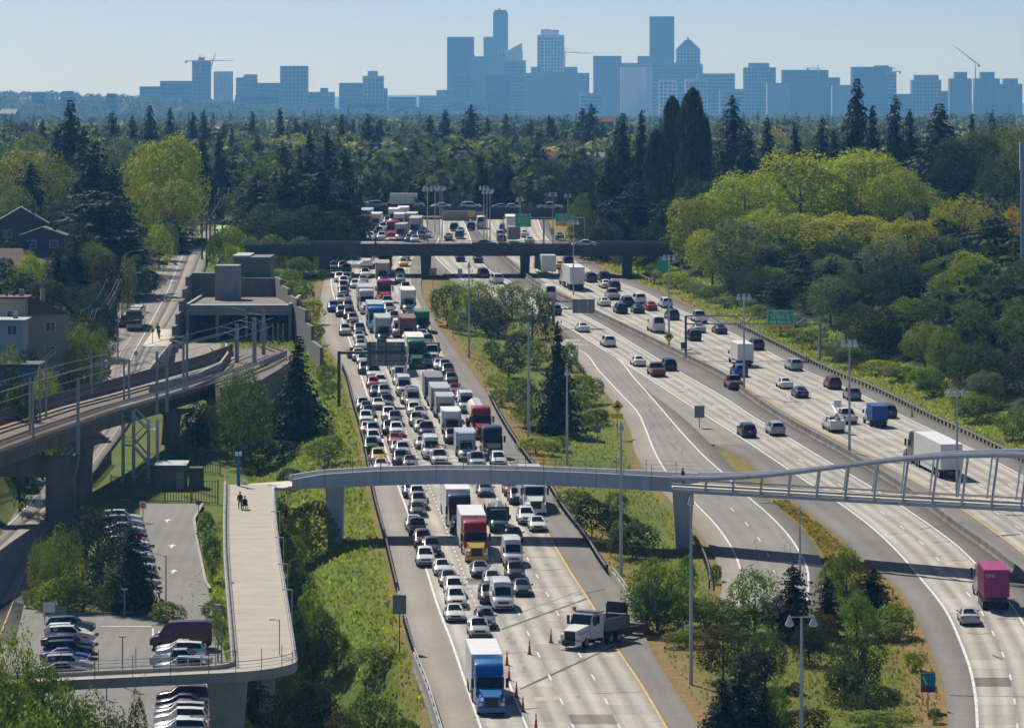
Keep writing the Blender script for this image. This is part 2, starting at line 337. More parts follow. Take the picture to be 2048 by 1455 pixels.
# ---------------------------------------------------------------- road sheets
def road_mat(name, c0, c1, streak=.22, joints=.25, rough=.85):
    m, nt, out = newmat(name); b = N(nt, 'ShaderNodeBsdfPrincipled'); L(nt, b.outputs[0], out.inputs[0]); b.inputs['Roughness'].default_value = rough; b.inputs['Specular IOR Level'].default_value = .25
    uv = N(nt, 'ShaderNodeUVMap', uv_map='UVMap'); sp = N(nt, 'ShaderNodeSeparateXYZ'); L(nt, uv.outputs[0], sp.inputs[0]); u, v = sp.outputs[0], sp.outputs[1]
    g = N(nt, 'ShaderNodeNewGeometry'); mp = N(nt, 'ShaderNodeMapping'); mp.inputs['Scale'].default_value = (4, .025, 1); L(nt, uv.outputs[0], mp.inputs[0])
    st = maprange(nt, noise(nt, mp.outputs[0], 1.0, 3, .6), .3, .7, -.5, .5)
    fr = mathn(nt, 'FRACT', u); ce = mathn(nt, 'ADD', mathn(nt, 'MULTIPLY', mathn(nt, 'COSINE', mathn(nt, 'MULTIPLY', fr, 12.566)), .5), .3)   # darker between the two polished wheel paths of each lane
    dark = mathn(nt, 'MULTIPLY', mathn(nt, 'ADD', mathn(nt, 'MULTIPLY', ce, .8), mathn(nt, 'MULTIPLY', st, .6)), streak)
    fl = N(nt, 'ShaderNodeCombineXYZ'); L(nt, mathn(nt, 'FLOOR', u), fl.inputs[0]); L(nt, mathn(nt, 'FLOOR', mathn(nt, 'DIVIDE', v, 4.6)), fl.inputs[1])
    wn_ = N(nt, 'ShaderNodeTexWhiteNoise', noise_dimensions='2D'); L(nt, fl.outputs[0], wn_.inputs[0])
    pan = mathn(nt, 'MULTIPLY', mathn(nt, 'SUBTRACT', wn_.outputs[0], .5), joints*.5)
    jv = mathn(nt, 'LESS_THAN', mathn(nt, 'FRACT', mathn(nt, 'DIVIDE', v, 4.6)), .02)
    k = mathn(nt, 'SUBTRACT', mathn(nt, 'SUBTRACT', 1.0, dark), mathn(nt, 'MULTIPLY', jv, joints)); k = mathn(nt, 'ADD', k, pan)
    c = mixc(nt, maprange(nt, noise(nt, g.outputs['Position'], .08, 5, .65), .35, .65, 0, 1), c0, c1)
    sp2 = maprange(nt, noise(nt, g.outputs['Position'], 2.2, 4, .7), .3, .7, .9, 1.08)
    h = N(nt, 'ShaderNodeHueSaturation'); L(nt, c, h.inputs['Color']); L(nt, mathn(nt, 'MULTIPLY', k, sp2), h.inputs['Value']); L(nt, h.outputs[0], b.inputs['Base Color'])
    return m
R_CONC = road_mat('lane_concrete', (.41,.385,.335), (.50,.47,.415), .46, .2)
R_ASPH = road_mat('shoulder_asphalt', (.185,.172,.155), (.235,.218,.195), .12, .03)
R_TAN = road_mat('worn_tan_asphalt', (.27,.245,.21), (.33,.30,.255), .14, .05)
R_GREY = road_mat('ramp_asphalt', (.23,.22,.205), (.29,.275,.25), .14, .04)
R_DARK = road_mat('lot_asphalt', (.20,.195,.185), (.25,.24,.225), .10, .02)
R_MED = road_mat('median_asphalt', (.17,.16,.148), (.22,.205,.185), .12, .03)
def ribbon(name, cl, cr, y0, y1, dz, material, lanes=1, step=4.0, skirt=.6, zf=None, parent=None, h=0.):
    n = max(2, int((y1-y0)/step)+1); Y = np.linspace(y0, y1, n); a = cl(Y) if callable(cl) else np.full(n, cl); b = cr(Y) if callable(cr) else np.full(n, cr)
    z = (zf(Y) if zf else G(Y) - h) + dz
    K = lanes*2+1; rows = []
    uvs = []
    if skirt: rows.append(np.stack([a, Y, z-skirt], 1)); uvs.append(np.stack([np.zeros(n), Y], 1))
    for k in range(K):
        t = k/(K-1); rows.append(np.stack([a+(b-a)*t, Y, z], 1)); uvs.append(np.stack([np.full(n, t*lanes), Y], 1))
    if skirt: rows.append(np.stack([b, Y, z-skirt], 1)); uvs.append(np.stack([np.full(n, lanes), Y], 1))
    R = len(rows); V = np.concatenate(rows); U = np.concatenate(uvs)
    q = [(r*n+i, (r+1)*n+i, (r+1)*n+i+1, r*n+i+1) for r in range(R-1) for i in range(n-1)]
    o = inst(name, np_mesh(name, V, q, material, U), parent); return o
def struct(o): o['kind'] = 'structure'; return o
Y0, Y1 = 300.0, 1004.0
road_e = struct(ribbon('express_road', EL, ER, Y0, Y1, 0, R_TAN, 4))
ribbon('right_shoulder', EY, lambda Y: ER(Y)-.02, Y0, Y1, .010, R_ASPH, 1, parent=road_e, skirt=0)
ribbon('concrete_lanes', EW, EY, Y0, Y1, .022, R_CONC, 4, parent=road_e, skirt=0)
yg = Y_RAMP0
road_m = struct(ribbon('two_lane_road', lambda Y: np.where(Y > 577, ML(Y) - np.clip((Y-577)/20, 0, 1)*np.where(Y > 690, 2.0, .2), MG(Y)), lambda Y: JB(Y)-.25, Y0, Y1, 0, R_MED, 3))
ribbon('concrete_lanes', ML, MR, Y0, Y1, .015, R_CONC, 2, parent=road_m, skirt=0)
road_x = struct(ribbon('exit_ramp_road', XE, XG, Y_RAMP1, Y_RAMP0+18, .004, R_TAN, 1))
ribbon('gore_pavement', XG, ML, unproj(0, 888)[1], Y_RAMP0-4, .002, R_TAN, 1, parent=road_x, skirt=0)
ribbon('ramp_lanes', XL, XR, Y_RAMP1, Y_RAMP0+14, .018, R_GREY, 2, parent=road_x, skirt=0)
road_r = struct(ribbon('mainline_road', lambda Y: JB(Y)+.25, RR, Y0, Y1, 0, R_MED, 5))
ribbon('concrete_lanes', RY, RW, Y0, Y1, .015, R_CONC, 4, parent=road_r, skirt=0)
# markings
def line(cl, y0, y1, w, m, parent, dz=.035, name='painted_line', off=0.):
    ribbon(name, lambda Y: cl(Y)-w/2+off, lambda Y: cl(Y)+w/2+off, y0, y1, dz, m, 1, 5.0, 0, parent=parent)
def dashes(cf, y0, y1, w, ln, per, m, parent, dz=.036):
    V = []; Q = []; U = []
    y = y0
    while y < y1:
        a, b = y, y+ln
        for yy in (a, b):
            x = float(cf(yy)); z = float(G(yy))+dz
            V += [(x-w/2, yy, z), (x+w/2, yy, z)]; U += [(0, yy), (1, yy)]
        k = len(V)-4; Q.append((k, k+1, k+3, k+2)); y += per
    o = inst('lane_dashes', np_mesh('lane_dashes', V, Q, m, U), parent); o['kind'] = 'stuff'
def frac(a, b, t): return lambda Y: a(Y) + (b(Y)-a(Y))*t
line(EW, Y0, Y1, .22, MT['white'], road_e); line(EY, Y0, Y1, .22, MT['yellow'], road_e)
dashes(frac(EW, EY, .25), 440, Y1, .16, 1.3, 3.1, MT['white'], road_e)
for t in (.5, .75): dashes(frac(EW, EY, t), Y0, Y1, .16, 3.0, 12.2, MT['white'], road_e)
line(lambda Y: EW(Y)+3.75, Y0, 396, .18, MT['white'], road_e, name='lane_line')
line(ML, Y0, Y1, .25, MT['white'], road_m); line(MR, Y0, Y1, .22, MT['white'], road_m); dashes(frac(ML, MR, .5), Y0, Y1, .17, 3.0, 12.2, MT['white'], road_m)
line(XL, Y_RAMP1, Y_RAMP0+10, .22, MT['white'], road_x); line(XR, Y_RAMP1, Y_RAMP0-2, .22, MT['white'], road_x); dashes(frac(XL, XR, .5), Y_RAMP1, 520, .16, 3.0, 12.2, MT['white'], road_x)
line(RY, Y0, Y1, .22, MT['yellow'], road_r); line(RW, Y0, Y1, .22, MT['white'], road_r)
for t in (.25, .5, .75): dashes(frac(RY, RW, t), Y0, Y1, .16, 3.0, 12.2, MT['white'], road_r)
# tar patches and skewed bridge joints across the express lanes
def patch(a, b, w, m, name='tar_and_shadow_strip', parent=road_e, dz=.030):
    A = unproj(*a); B = unproj(*b); n = 14; V = []; Q = []; U = []
    for i in range(n):
        t = i/(n-1); x = A[0]+(B[0]-A[0])*t; y = A[1]+(B[1]-A[1])*t; ww = w*(.7+.6*random.random())
        V += [(x, y-ww/2, float(G(y-ww/2))+dz), (x, y+ww/2, float(G(y+ww/2))+dz)]; U += [(x, y), (x, y+1)]
        if i: k = 2*i; Q.append((k-2, k, k+1, k-1))
    inst(name, np_mesh(name, V, Q, m, U), parent)
TAR_SHADOW = mat('tar_and_shadow', (.09,.085,.08), .8, .3, 1); PATCHM = mat('pale_patch', (.46,.42,.34), .9, .25, .8)
patch((1004,1258), (1182,1194), 1.1, TAR_SHADOW); patch((1040,1378), (1232,1290), 1.1, TAR_SHADOW); patch((1040,1225), (1160,1182), .3, TAR_SHADOW)
patch((948,1433), (1050,1433), .35, TAR_SHADOW); patch((1062,1400), (1120,1393), 2.0, PATCHM, 'concrete_patch'); patch((1050,1418), (1080,1415), .4, TAR_SHADOW)
patch((1165,1295), (1225,1288), 1.0, PATCHM, 'concrete_patch'); patch((1150,1190), (1210,1178), .5, TAR_SHADOW)
for a, b, w in (((1375,728),(1640,727),.25),((1140,735),(1205,734),.4),((1900,1390),(2048,1393),.3),((1840,1058),(1925,1045),.4),((1990,1072),(2040,1068),1.0),((1985,1310),(2005,1318),1.0)):  # first strip is the main gantry's cast shadow, painted on the road
    patch(a, b, w, TAR_SHADOW, parent=road_r if a[1] < 900 else road_m)
OILM = mat('oil_stain', (.24,.225,.20), .7, .2, 1)
CRACK = mat('crack_sealant', (.11,.11,.115), .7, .2, 1)
for k in range(26):   # sealed cracks wandering along the exit ramp
    y = random.uniform(455, 640); t = random.random(); x = float(frac(XL, XR, t)(y)); mb = MB(); P = []
    for j in range(7):
        P.append((x, y, float(G(y))+.03)); x += random.uniform(-.35, .35); y += random.uniform(.6, 2.2)
    sweep(mb, P, [(-.06, 0), (.06, 0)], closed=False); mb.build('crack_seal', CRACK, road_x)

SLABD = road_mat('replaced_slab_dark', (.37,.345,.305), (.43,.405,.355), .40, .08); SLABL = road_mat('replaced_slab_pale', (.47,.445,.39), (.54,.51,.45), .36, .08)
def slab(cl, cr, lanes, lane, y, ln, m, parent):
    a = frac(cl, cr, lane/lanes); b = frac(cl, cr, (lane+1)/lanes); ribbon('replaced_slab', lambda Y: a(Y)+.06, lambda Y: b(Y)-.06, y, y+ln, .027, m, 1, 2.0, 0, parent=parent)
r2 = random.Random(4)
for (cl, cr, lanes, par, ya, yb, n) in ((EW, EY, 4, road_e, 376, 620, 34), (ML, MR, 2, road_m, 376, 640, 16), (RY, RW, 4, road_r, 480, 720, 30)):
    for k in range(n): slab(cl, cr, lanes, r2.randrange(lanes), ya+4.6*int(r2.uniform(0, (yb-ya)/4.6)), 4.58*r2.choice([1,1,1,2]), r2.choice([SLABD, SLABL, SLABD]), par)
    for k in range(n):
        P = []; y = r2.uniform(ya, yb); t0 = r2.random()*.7
        for j in range(6): t = t0+.06*j; P.append((float(frac(cl, cr, min(t, .98))(y)), y, float(G(y))+.034)); y += r2.uniform(-.5,.5)
        mb = MB(); sweep(mb, P, [(-.07, 0), (.07, 0)], closed=False); mb.build('crack_seal', TAR_SHADOW, par)
for k in range(40):   # oil spots and stains down the lane centres
    y = r2.uniform(376, 560); la = r2.randrange(4); x = float(frac(EW, EY, (la+.5)/4)(y))+r2.uniform(-.3,.3); n = 9; rr = r2.uniform(.25,.7); V = [(x+rr*.5*math.cos(6.283*i/n)*r2.uniform(.6,1.2), y+rr*2.2*math.sin(6.283*i/n)*r2.uniform(.6,1.2)) for i in range(n)]
    mb = MB(); mb.add([(a, b, float(G(b))+.031) for a, b in V], [tuple(range(n))]); mb.build('oil_stain', OILM, road_e)
# ---------------------------------------------------------------- street, car park and paths on the lower left ground
H0 = 4.5
def GL(Y):  # lower-left ground level
    Y = np.asarray(Y, float); return G(Y) - 4.5*(1 - sm(np.clip(Y, 340, 1010), 600, 705))
def upl(px, py):
    lo, hi = 250.0, 5000.0
    for _ in range(60):
        Y = .5*(lo+hi)
        if (EYE-float(GL(Y)))*F/Y > py-HYP: lo = Y
        else: hi = Y
    return ((px-CXP)*Y/F, Y)
def LC(pts): return Curve([upl(*p) for p in pts], raw=True)
SLc = LC([(425,372),(418,400),(398,432),(362,455),(332,480),(300,530),(262,600),(205,690),(150,770),(95,850),(-40,960),(-140,1100),(-260,1300)])   # left kerb
SRc = LC([(445,372),(441,400),(432,432),(408,455),(396,480),(380,510),(352,580),(310,660),(258,770),(215,850),(150,920),(92,1010),(20,1075),(-100,1200),(-230,1400)])   # right kerb
street = struct(ribbon('street', SLc, SRc, 330, 1085, .06, R_GREY, 3, zf=GL))
def lline(c, y0, y1, w, m, dz, name, parent): ribbon(name, lambda Y: c(Y)-w/2, lambda Y: c(Y)+w/2, y0, y1, dz, m, 1, 5, 0, zf=GL, parent=parent)
lline(frac(SLc, SRc, .52), 460, 960, .12, MT['yellow'], .075, 'centre_line', street); lline(frac(SLc, SRc, .80), 470, 900, .12, MT['white'], .076, 'bike_lane_line', street)
PWl = LC([(452,440),(433,455),(418,480),(402,510),(372,580),(325,662),(300,700),(265,770),(230,840),(175,920),(130,990),(60,1100),(0,1210)])
PWr = LC([(470,440),(450,455),(432,480),(420,510),(392,580),(352,662),(338,700),(298,770),(262,840),(205,920),(165,990),(95,1060),(62,1150),(48,1210)])
path = struct(ribbon('bike_path', PWl, PWr, 445, 960, .10, R_DARK, 1, zf=GL))
kerb = struct(ribbon('pavement_kerb', lambda Y: SRc(Y)+.02, PWl, 445, 960, .14, R_TAN, 1, zf=GL))
lline(frac(PWl, PWr, .5), 445, 690, .12, MT['yellow'], .115, 'path_line', path)
for (a, b) in ((452, 462), (586, 592), (505, 511), (463, 469)):
    ya, yb = upl(0, b)[1], upl(0, a)[1]; ribbon('bike_crossing', PWl, PWr, ya, yb, .125, MT['green'], 1, 2, 0, zf=GL, parent=path)
ya, yb = upl(0, 694)[1], upl(0, 660)[1]; ribbon('crossing_landing', lambda Y: PWl(Y)-1.5, lambda Y: PWr(Y)+.6, ya, yb, .16, MT['pale'], 1, 2, .2, zf=GL, parent=path)
swk = struct(ribbon('left_pavement', lambda Y: SLc(Y)-2.6, lambda Y: SLc(Y)-.02, 420, 930, .18, R_TAN, 1, zf=GL))
# car park: one sheet with aisle going back to the gate
lot = MB(); lpts = [(20,1200),(95,1228),(300,1228),(308,1180),(300,1120),(292,1060),(280,1030),(280,1008),(405,1008),(388,1040),(395,1090),(412,1165),(430,1240),(455,1330),(500,1500),(-200,1500),(-160,1300)]
lotP = [upl(*p) for p in lpts]
def sheet(name, poly, dz, m, zf=GL, parent=None, skirt=.3):
    n = len(poly); V = [(x, y, float(zf(y))+dz) for x, y in poly] + [(x, y, float(zf(y))+dz-skirt) for x, y in poly]
    me = bpy.data.meshes.new(name); me.from_pydata(V, [], [tuple(range(n))] + [(i, n+i, n+(i+1) % n, (i+1) % n) for i in range(n)])
    u = me.uv_layers.new(name='UVMap')
    for lp in me.loops: p = V[lp.vertex_index]; u.data[lp.index].uv = (p[0]/3, p[1])
    me.materials.append(m); me.update()
    # make sure it faces up
    if me.polygons[0].normal.z < 0: me.flip_normals()
    return inst(name, me, parent)
carpark = struct(sheet('car_park', lotP, .10, R_DARK))
for a, b, w in (((202,1254),(303,1254),.5),((238,1000),(262,1001),.4),((306,1258),(306,1300),.15)):
    A, B = upl(*a), upl(*b); mb = MB(); sweep(mb, [(A[0], A[1], float(GL(A[1]))+.12), (B[0], B[1], float(GL(B[1]))+.12)], [(-w/2, 0), (w/2, 0)], closed=False); mb.build('bay_line', MT['white'], carpark)
for (px, py) in ((335,1042),(344,1093),(347,1144)):   # aisle arrows
    A = upl(px, py); z = float(GL(A[1]))+.12; mb = MB(); mb.add([(A[0]-.12,A[1]-1.5,z-.06),(A[0]+.12,A[1]-1.5,z-.06),(A[0]+.12,A[1],z),(A[0]+.5,A[1],z),(A[0],A[1]+1.4,z+.055),(A[0]-.5,A[1],z),(A[0]-.12,A[1],z)], [(0,1,2,3,4,5,6)]); mb.build('arrow_marking', MT['white'], carpark)
mb = MB(); sweep(mb, [(x, y, float(GL(y))+.1) for x, y in [upl(*p) for p in ((405,1010),(388,1040),(395,1090),(411,1165),(420,1180))]], [(-.15,0),(.15,0),(.15,.17),(-.15,.17)])
sweep(mb, [(x, y, float(GL(y))+.1) for x, y in [upl(*p) for p in ((95,1230),(200,1229),(298,1226),(309,1212),(309,1180),(302,1125))]], [(-.15,0),(.15,0),(.15,.17),(-.15,.17)])
tag(mb.build('lot_kerb', MT['concrete']), kind='structure')
# ---------------------------------------------------------------- guardrails and barriers
def path_on(c, y0, y1, off=0., dz=0., step=4., zf=None):
    Y = np.linspace(y0, y1, max(2, int(abs(y1-y0)/step)+1)); zz = (zf or G)(Y); x = c(Y); return [(float(a)+off, float(b), float(z)+dz) for a, b, z in zip(x, Y, zz)]
def guardrail(label, P, side):
    t = thing('guardrail', label, 'guardrail', P[0]); o = Vector(P[0]); Q = [Vector(p)-o for p in P]
    mb = MB(); sweep(mb, Q, [(-.04,.42),(.05,.45),(-.02,.56),(.05,.68),(-.04,.74),(-.10,.58)]); mb.build('rail_beam', MT['galv'], t)
    mb = MB(); acc = 0.
    for i in range(len(Q)-1):
        d = Q[i+1]-Q[i]; k = max(1, int(d.length/2.0))
        for j in range(k):
            p = Q[i]+d*(j/k); mb.box(p.x+side*.05-.07, p.x+side*.05+.07+.12*max(side,0), p.y-.08, p.y+.08, p.z-.3, p.z+.72)
    q = mb.build('rail_posts', MT['wood'], t); q['kind'] = 'stuff'
def wall_barrier(label, P, hgt=.82, w=.3, rail=False):
    t = thing('barrier_wall', label, 'barrier', P[0]); o = Vector(P[0]); Q = [Vector(p)-o for p in P]
    mb = MB(); sweep(mb, Q, [(-w/2,-.4),(w/2,-.4),(w/2*.6,hgt),(-w/2*.6,hgt)]); mb.build('wall', MT['concrete'], t)
    if rail:
        mb = MB(); sweep(mb, [q+Vector((w*.1,0,0)) for q in Q], [(-.05,hgt+.32),(.05,hgt+.32),(.05,hgt+.42),(-.05,hgt+.42)])
        for q in Q[::1]: mb.box(q.x-.04, q.x+.04, q.y-.04, q.y+.04, q.z+hgt-.02, q.z+hgt+.34)
        mb.build('hand_rail', MT['galv'], t)
guardrail('galvanised guardrail along the left edge of the jammed express lanes', path_on(EL, unproj(0,1178)[1], unproj(0,735)[1], -.05), -1)
guardrail('galvanised guardrail beside the left shoulder next to the lowest grass bank', path_on(EL, unproj(0,1345)[1], unproj(0,1232)[1], -.05), -1)
wall_barrier('pale concrete parapet with rail at bottom left of the express lanes', path_on(EL, Y0, unproj(0,1320)[1], -.3), .8, .3, True)
guardrail('galvanised guardrail along the right shoulder of the jammed lanes under the footbridge', path_on(ER, unproj(0,1142)[1], unproj(0,790)[1], .1), 1)
wall_barrier('concrete bridge parapet with steel rail right of the snow plough truck', path_on(ER, unproj(0,1262)[1], unproj(0,1158)[1], .1), .85, .3, True)
guardrail('long guardrail along the right edge of the mainline below the trees', path_on(RR, 470, unproj(0,648)[1], .05), 1)
guardrail('short guardrail at the right end of the near road overpass', path_on(RR, unproj(0,566)[1], unproj(0,556)[1], 3.0), 1)
guardrail('curved guardrail left of the exit ramp beside the footbridge pier', path_on(XE, unproj(0,1172)[1], unproj(0,1062)[1], -1.2), -1)
guardrail('guardrail left of the exit ramp where it leaves the road', path_on(XE, unproj(0,745)[1], unproj(0,690)[1], -.5), -1)
jb = thing('median_barrier', 'weathered concrete barrier between the two lanes and the mainline', 'barrier', (0,0,0))
seg = MB(); seg.prismx([(-.30,-.1),(.30,-.1),(.30,.08),(.12,.33),(.08,.84),(-.08,.84),(-.12,.33),(-.30,.08)], -1.98, 1.98); segm = seg.mesh('barrier_segment', MT['dconc'])
y = 452.
while y < 990:
    x0, x1 = float(JB(y)), float(JB(y+4)); a = math.atan2(x1-x0, 4.)
    o = inst('barrier_segment', segm, jb, ((x0+x1)/2, y+2, float(G(y+2))), math.pi/2 - a); o.rotation_euler = (0, -math.atan(SL), math.pi/2-a); y += 4/math.sqrt(1+((x1-x0)/4)**2)
# retaining wall under the bottom-left parapet
mb = MB(); sweep(mb, path_on(EL, 300, 405, -.45), [(-.25,-6),(.1,-6),(.1,-.02),(-.25,-.02)]); tag(mb.build('retaining_wall', MT['dconc']), 'dark concrete retaining wall below the bottom left parapet', 'wall')
# ---------------------------------------------------------------- road overpasses
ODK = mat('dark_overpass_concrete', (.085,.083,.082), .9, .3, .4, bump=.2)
def overpass(label, x0, x1, ytop, ybot, Y, depth, piers, dz_end=0., rail=True):
    A, B = at(x0, ytop, Y), at(x1, ytop+dz_end, Y); zb = at(x0, ybot, Y).z; th = A.z-zb
    t = thing('road_overpass', label, 'overpass', (A.x, Y, float(G(Y)))); o = t.location.copy()
    P = [Vector((A.x+(B.x-A.x)*k/12, Y, A.z+(B.z-A.z)*k/12)) - o for k in range(13)]
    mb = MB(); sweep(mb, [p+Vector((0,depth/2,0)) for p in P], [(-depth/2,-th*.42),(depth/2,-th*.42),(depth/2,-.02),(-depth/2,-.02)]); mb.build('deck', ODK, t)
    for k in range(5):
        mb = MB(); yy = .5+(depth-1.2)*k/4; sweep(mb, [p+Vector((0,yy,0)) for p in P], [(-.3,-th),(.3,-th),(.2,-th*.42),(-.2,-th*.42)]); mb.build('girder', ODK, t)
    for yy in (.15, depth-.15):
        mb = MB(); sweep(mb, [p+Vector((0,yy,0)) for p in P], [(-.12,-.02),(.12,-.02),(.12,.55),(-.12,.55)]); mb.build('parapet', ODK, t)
        if rail:
            mb = MB(); sweep(mb, [p+Vector((0,yy,0)) for p in P], [(-.04,.95),(.04,.95),(.04,1.05),(-.04,1.05)])
            n = int((B.x-A.x)/2.4)
            for k in range(n+1): x = (B.x-A.x)*k/n; zz = (B.z-A.z)*k/n; mb.box(x-.04, x+.04, yy-.04, yy+.04, zz+.5, zz+.98)
            mb.build('parapet_rail', MT['steel'], t)
    for px in piers:
        x = (px-CXP)*Y/F - o.x; zt = float(np.interp(x, [P[0].x, P[-1].x], [P[0].z, P[-1].z])) - th
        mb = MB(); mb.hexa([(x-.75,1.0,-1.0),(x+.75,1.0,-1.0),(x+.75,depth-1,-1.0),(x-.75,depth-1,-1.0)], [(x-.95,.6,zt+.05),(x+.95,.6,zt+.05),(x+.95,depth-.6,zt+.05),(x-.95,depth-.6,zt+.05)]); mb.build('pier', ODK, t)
    return t, P, o
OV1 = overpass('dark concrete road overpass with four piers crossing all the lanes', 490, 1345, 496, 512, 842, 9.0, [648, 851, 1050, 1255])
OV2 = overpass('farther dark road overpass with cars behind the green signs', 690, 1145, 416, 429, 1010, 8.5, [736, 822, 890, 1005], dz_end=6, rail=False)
# embankments and road seen through the far overpass
mb = MB(); A = at(895, 424, 1012); B = at(1090, 424, 1012)
mb.hexa([(A.x-2,1005,36),(B.x+2,1005,36),(B.x+2,1030,36),(A.x-2,1030,36)], [(A.x,1010,at(0,432,1012).z),(B.x,1010,at(0,436,1012).z),(B.x,1030,at(0,424,1012).z),(A.x,1030,at(0,424,1012).z)])
tag(mb.build('abutment_bank', go.data.materials[0]), kind='structure')
mb = MB(); A = at(885,431,1000); mb.box(A.x, A.x+7.2, 1000, 1001, 38, at(0,421,1000).z); mb.box(A.x+7.25, A.x+9.0, 999.8, 1000.2, at(0,443,1000).z, at(0,423,1000).z)
tag(mb.build('abutment_wall', MT['concrete']), 'pale concrete abutment wall under the far overpass', 'wall')
# ---------------------------------------------------------------- pedestrian bridge over the freeway
ZS = 25.25   # soffit height
DKZ = ZS+.38
bl = [(-26.6,487.5),(-25.6,489.6),(-23.6,490.9),(-20,491.3),(-14,491.5),(-8,491.5),(-2,491.3),(4,490.5),(10,488.4),(16,485.2),(18.2,483.8)]
def bz(X): return float(np.interp(X, [-27,-22,-14,-8,-2,18,60], [-.55,-.35,-.05,.1,.12,-.1,-.15]))
br = thing('pedestrian_bridge', 'long pale grey footbridge with girder span and arched truss crossing the freeway', 'bridge', (-18.9,491.5,17.0)); bo = br.location.copy()
BW = 5.6
def bpath(pts, side, dz=0.):
    out = []
    n = len(pts)
    for i, (x, y) in enumerate(pts):
        a, b = pts[max(i-1,0)], pts[min(i+1,n-1)]; d = Vector((b[0]-a[0], b[1]-a[1], 0)).normalized(); r = Vector((d.y,-d.x,0))
        p = Vector((x, y, ZS+bz(x)+dz)) + r*side*BW/2; out.append(p-bo)
    return out
mb = MB(); sweep(mb, bpath(bl, 0), [(-BW/2,.05),(BW/2,.05),(BW/2,.38),(-BW/2,.38)]); mb.build('deck', MT['pale'], br)
for sd, nm in ((1, 'near'), (-1, 'far')):
    P = bpath(bl[2:], sd); hgt = [.95,1.35,1.45,1.45,1.42,1.40,1.40,1.40,1.42]
    mb = MB(); vs = []; fs = []
    for i, p in enumerate(P):
        for a, b in ((-.12,-.05),(.12,-.05),(.12,hgt[i]),(-.12,hgt[i])): vs.append(p+Vector((0,-a if sd > 0 else a,b)) if False else p+Vector((0,-a,b)))
        if i: k = i*4; fs += [(k-4+j, k+j, k+(j+1) % 4, k-4+(j+1) % 4) for j in range(4)]
    fs += [(3,2,1,0), tuple(len(vs)-4+j for j in range(4))]; mb.add(vs, fs); mb.build('edge_girder', MT['bsteel'], br)
    mb = MB(); vs = []; fs = []
    for i, p in enumerate(P):
        for a, b in ((-.32,0),(.22,0),(.22,.07),(-.32,.07)): vs.append(p+Vector((0,-a,b+hgt[i]+.002)))
        if i: k = i*4; fs += [(k-4+j, k+j, k+(j+1) % 4, k-4+(j+1) % 4) for j in range(4)]
    mb.add(vs, fs); mb.build('top_flange', MT['bsteel'], br)
    for i in range(1, len(P)-1):
        mb = MB(); p = P[i]; mb.box(p.x-.04, p.x+.04, p.y-.16, p.y-.10, p.z-.04, p.z+hgt[i]-.01); mb.build('splice_plate', MT['steel'], br)
    # mesh fence posts and rails on the girder
    F_ = [p+Vector((0,0,h)) for p, h in zip(P, hgt)]
    k = 0
    for i in range(len(F_)-1):
        d = F_[i+1]-F_[i]; n = max(1, int(round(d.length/3.0)))
        for j in range(n):
            p = F_[i]+d*(j/n); mb = MB(); mb.tube([p, p+Vector((0,0,1.25))], .03, 5); mb.build('fence_post', MT['dsteel'], br)
    mb = MB()
    for dz in (.4,.8,1.22): mb.tube([p+Vector((0,0,dz)) for p in F_], .012, 4)
    mb.build('fence_cables', MT['dsteel'], br)
# piers
for (px, pyt, pyb, w0, w1) in ((671, 985, 1122, 1.0, .72), (1366, 982, 1150, 1.05, .75)):
    Yp = 491.4 if px < 1000 else 484.8; c = at(px, pyt, Yp); gb = float(ground(c.x, Yp))-1.0
    mb = MB(); lo = [(c.x-w1,Yp-1.3,gb),(c.x+w1,Yp-1.3,gb),(c.x+w1,Yp+1.3,gb),(c.x-w1,Yp+1.3,gb)]; hi = [(c.x-w0,Yp-2.2,ZS-.12),(c.x+w0,Yp-2.2,ZS-.12),(c.x+w0,Yp+2.2,ZS-.12),(c.x-w0,Yp+2.2,ZS-.12)]
    mb.hexa([Vector(p)-bo for p in lo], [Vector(p)-bo for p in hi]); mb.build('pier', MT['bsteel'], br)
